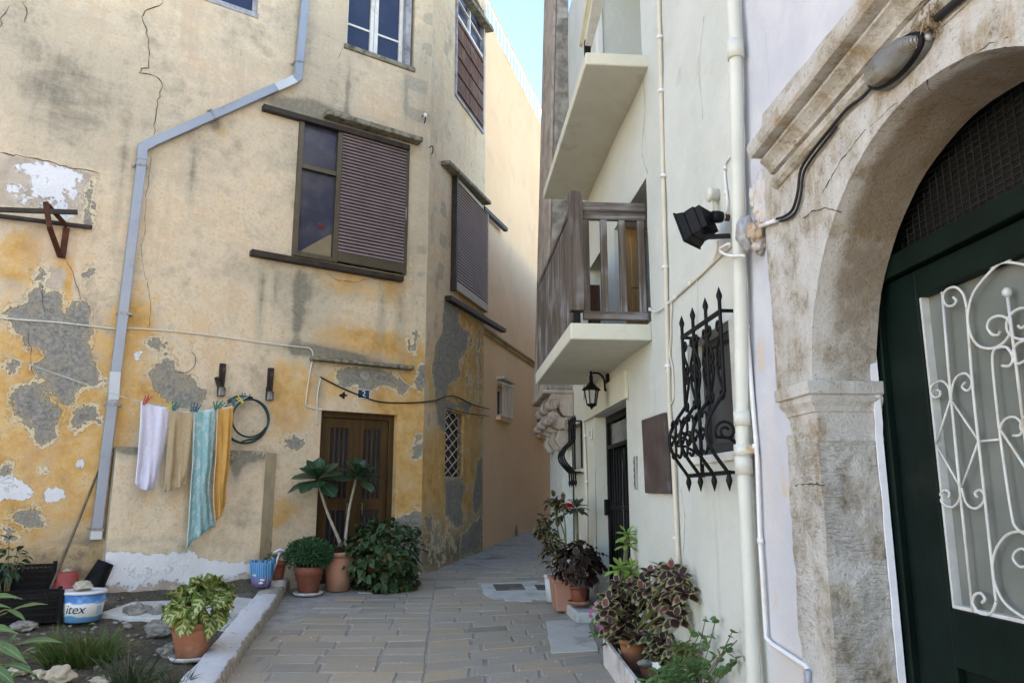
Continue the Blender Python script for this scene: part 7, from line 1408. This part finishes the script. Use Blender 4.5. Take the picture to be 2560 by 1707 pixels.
for (px, py) in pts:
    y = b.y + r.uniform(-.28, .18); p = at_y(px, py, y)
    if p.x > 1.47: p = at_x(px, py, 1.46 - .1 * r.random())
    st.tube(smooth_path([b + Vector((r.uniform(-.05, .05), r.uniform(-.05, .05), 66 * k)), (b + p) / 2 + Vector((r.uniform(-.03, .03), 0, .12)), p], 5), .006, 5); up = Vector((r.uniform(-.4, .2), r.uniform(-.7, .1), 1)); rosette(m, p, up, 9, .135, .66, 'ovate', r, -.1, 1.1, .8)
m.build('foliage', M_COLEUS, t); st.build('stems', M_STEMG, t)
b = at_x(1628, 1705, 1.36); b.z = gz(0, b.y) + .06; t = thing('potted_plant', 'smaller coleus with broad cream-edged leaves in a small terracotta pot at the bottom', 'potted plant', b, 'pots in the planting strip'); k = mpp(b); pot(t, b, 28 * k, 22 * k, 42 * k, M_TERRA, .025); m = MB(); r = random.Random(77); st = MB()
for (px, py) in ((1640, 1620), (1665, 1600), (1625, 1595), (1655, 1640), (1680, 1625), (1635, 1645)): p = cly(px, py, b.y - .02); rosette(m, p, (r.uniform(-.5, .3), -.5, 1), 9, .12, .6, 'ovate', r, -.2, 1.1, .8); st.tube([b + Vector((0, 0, 38 * k)), (b + p) / 2 + Vector((0, 0, .06)), p], .006, 5)
m.build('foliage', mat_leaf('cream_edged_leaf', (.055, .075, .03), (.09, .055, .04), (.34, .34, .19), .66), t); st.build('stems', M_STEMG, t); MB().blob(b + Vector((-.05, -.05, 46 * k)), (.05, .04, .025), 4, .3, 2).build('pebble', M_ROCK, t)
p = at_x(1567, 1640, 1.40); base = Vector((1.30, p.y - .05, gz(0, 6) + .08)); t = thing('succulent_plant', 'tall lime green plant with three whorls of leaves in front of the gate', 'plant', base, 'pots in the planting strip'); m = MB(); st = MB(); r = random.Random(14)
for (px, py, L_, n) in ((1567, 1340, .125, 16), (1569, 1364, .115, 13), (1549, 1424, .13, 17), (1578, 1426, .13, 17), (1560, 1452, .12, 14), (1582, 1450, .11, 12)): q = at_y(px, py, base.y); rosette(m, q, (0, -.45, 1), n, L_, .36, 'obov', r, -.3, 1.15, .35); st.tube([base, Vector(((base.x + q.x) / 2, base.y, (base.z + q.z) / 2)), q], .012, 7)
m.build('leaf_whorls', M_LIME, t); st.build('stems', M_STEM, t)
q0 = at_y(1497, 1560, 6.05); t = thing('periwinkle', 'small green plant with pink flowers peeking over the far end of the edging board', 'flowering plant', Vector((1.27, 6.0, gz(0, 6) + .05))); r = random.Random(15); m = MB(); fp = []
for i in range(90): p = at_y(r.uniform(1484, 1530), r.uniform(1510, 1590), 5.95 + r.uniform(-.05, .15)); leaf(m, p, rdir(r, -.3), Vector((0, -.5, 1)) + rdir(r) * .4, r.uniform(.05, .08), .03, 'obov', .5, .2, r.random())
m.build('foliage', M_MID, t); st = MB()
for i in range(12): p = at_y(r.uniform(1490, 1525), r.uniform(1515, 1580), 6.0); st.tube([Vector((1.28, 6.0, gz(0, 6) + .05)), p], .004, 5)
st.build('stems', M_STEMG, t); flowers(t, [at_y(px, py, 5.86) for px, py in ((1491, 1508), (1476, 1529), (1477, 1540), (1494, 1562), (1497, 1575), (1486, 1520), (1503, 1568))], M_PINKF, .019, 3)
base = Vector((1.36, 4.55, gz(0, 4.5) + .05)); t = thing('thin_shrub', 'thin twiggy shrub with small round leaves beside the white drainpipe', 'shrub', base); r = random.Random(16); m = MB(); st = MB()
for (px, py) in ((1765, 1540), (1790, 1545), (1750, 1580), (1735, 1560), (1830, 1580), (1842, 1600), (1820, 1620), (1775, 1600), (1790, 1640), (1730, 1620), (1745, 1650), (1835, 1660), (1800, 1680), (1725, 1680), (1770, 1660), (1848, 1640)):
    p = cly(px, py, 4.5 + r.uniform(-.15, .15)); a = base + Vector((r.uniform(-.08, .08), r.uniform(-.08, .08), 0)); P = smooth_path([a, a.lerp(p, .5) + Vector((r.uniform(-.05, .05), 0, .05)), p], 6); st.tube(P, .003, 5)
    for i in range(7): q = P[r.randrange(5, len(P))]; leaf(m, q, rdir(r, -.2), Vector((0, -.4, 1)) + rdir(r) * .6, r.uniform(.035, .06), r.uniform(.028, .045), 'round', .5, .15, r.random())
m.build('leaves', M_MID, t); st.build('twigs', M_STEM, t)
base = Vector((1.22, 4.35, gz(0, 4.3) + .06)); t = thing('bedding_plant', 'low leafy bedding plant with one white flower at the bottom edge', 'plant', base); r = random.Random(17); m = MB(); st = MB()
for i in range(30):
    p = cly(r.uniform(1590, 1730), r.uniform(1665, 1790), 4.45 + r.uniform(-.12, .12)); rosette(m, p, (r.uniform(-.4, .4), -.3, 1), 8, .085, .36, 'obov', r, -.2, 1.1, .4); st.tube([base, p], .004, 4)
m.build('foliage', M_MID, t); st.build('stems', M_STEMG, t); flowers(t, [at_y(1640, 1663, 4.28)], M_WHITEF, .026, 5, 'white_flower')
m = MB(); st = MB(); base = Vector((1.38, 4.9, gz(0, 4.9) + .06)); t = thing('leafy_plant', 'light green leafy plant between the coleus and the thin shrub', 'plant', base); r = random.Random(18)
for i in range(26): p = cly(r.uniform(1670, 1740), r.uniform(1615, 1700), 4.85 + r.uniform(-.1, .1)); rosette(m, p, (r.uniform(-.4, .4), -.3, 1), 6, .07, .55, 'ovate', r, -.2, 1.0, .5); st.tube([base, p], .0035, 4)
m.build('foliage', mat_leaf('yellow_green_leaf', (.09, .14, .035), (.17, .20, .06), None), t); st.build('stems', M_STEMG, t)
# ------------------------------------------------------------------ flat pieces in the paving
def flat(pts, h, mat, name, lab=None, cat=None, th=.02, bev=.003):
    P = [gnd(*p) for p in pts]; o = MB().prism([(p.x, p.y) for p in P], lambda x, y: Vector((x, y, gz(x, y) - th)), lambda x, y: Vector((x, y, gz(x, y) + h))).build(name, mat, bevel=bev); return tag(o, lab, cat) if lab else tag(o, kind='structure')
r = random.Random(22)
def rag(pts, amp=4, n=5):
    out = []
    for a, b in zip(pts, pts[1:] + pts[:1]):
        for i in range(n): t = i / n; out.append((a[0] + (b[0] - a[0]) * t + r.uniform(-amp, amp), a[1] + (b[1] - a[1]) * t + r.uniform(-amp, amp) * .35))
    return out
flat(rag(Z(6, [(1530, 885), (1900, 865), (2075, 885), (2080, 930), (2040, 960), (2030, 1000), (1900, 985), (1880, 1005), (1640, 995), (1560, 960)])), .008, M_CEM, 'cement_patch')
flat(Z(6, [(1618, 890), (1815, 885), (1845, 925), (1645, 932)]), .013, simple('rusty_dark_cover', (.075, .06, .045), (.13, .11, .09), 14, .8, .5, dirt=(.2, .17, .13)), 'manhole_cover', 'dark square cover in the pale cement patch, farther from the doorstep', 'manhole cover')
flat(Z(6, [(1903, 893), (2060, 892), (2075, 925), (1925, 928)]), .013, simple('dark_cover', (.06, .055, .05), (.12, .105, .09), 14, .8, .5, dirt=(.2, .17, .13)), 'manhole_cover', 'dark square cover in the pale cement patch, next to the doorstep', 'manhole cover')
flat(rag(Z(6, [(1985, 1142), (2258, 1128), (2345, 1345), (2020, 1362)]), 2, 6), .014, simple('pale_concrete_slab', (.44, .43, .385), (.52, .50, .45), 4, .9, .4, 60, dirt=(.22, .21, .19)), 'concrete_slab', 'pale square concrete slab let into the paving', 'slab')
m = MB()
for i in range(46): p = gnd(r.uniform(560, 1480), r.uniform(1480, 1700)); s = r.uniform(.004, .009); m.blob((p.x, p.y, gz(p.x, p.y) + .006), (s, s, s * .5), i, .4, 1)
tag(m.build('white_litter', M_POTWHITE), 'tiny white specks of litter on the paving', 'litter', kind='stuff')
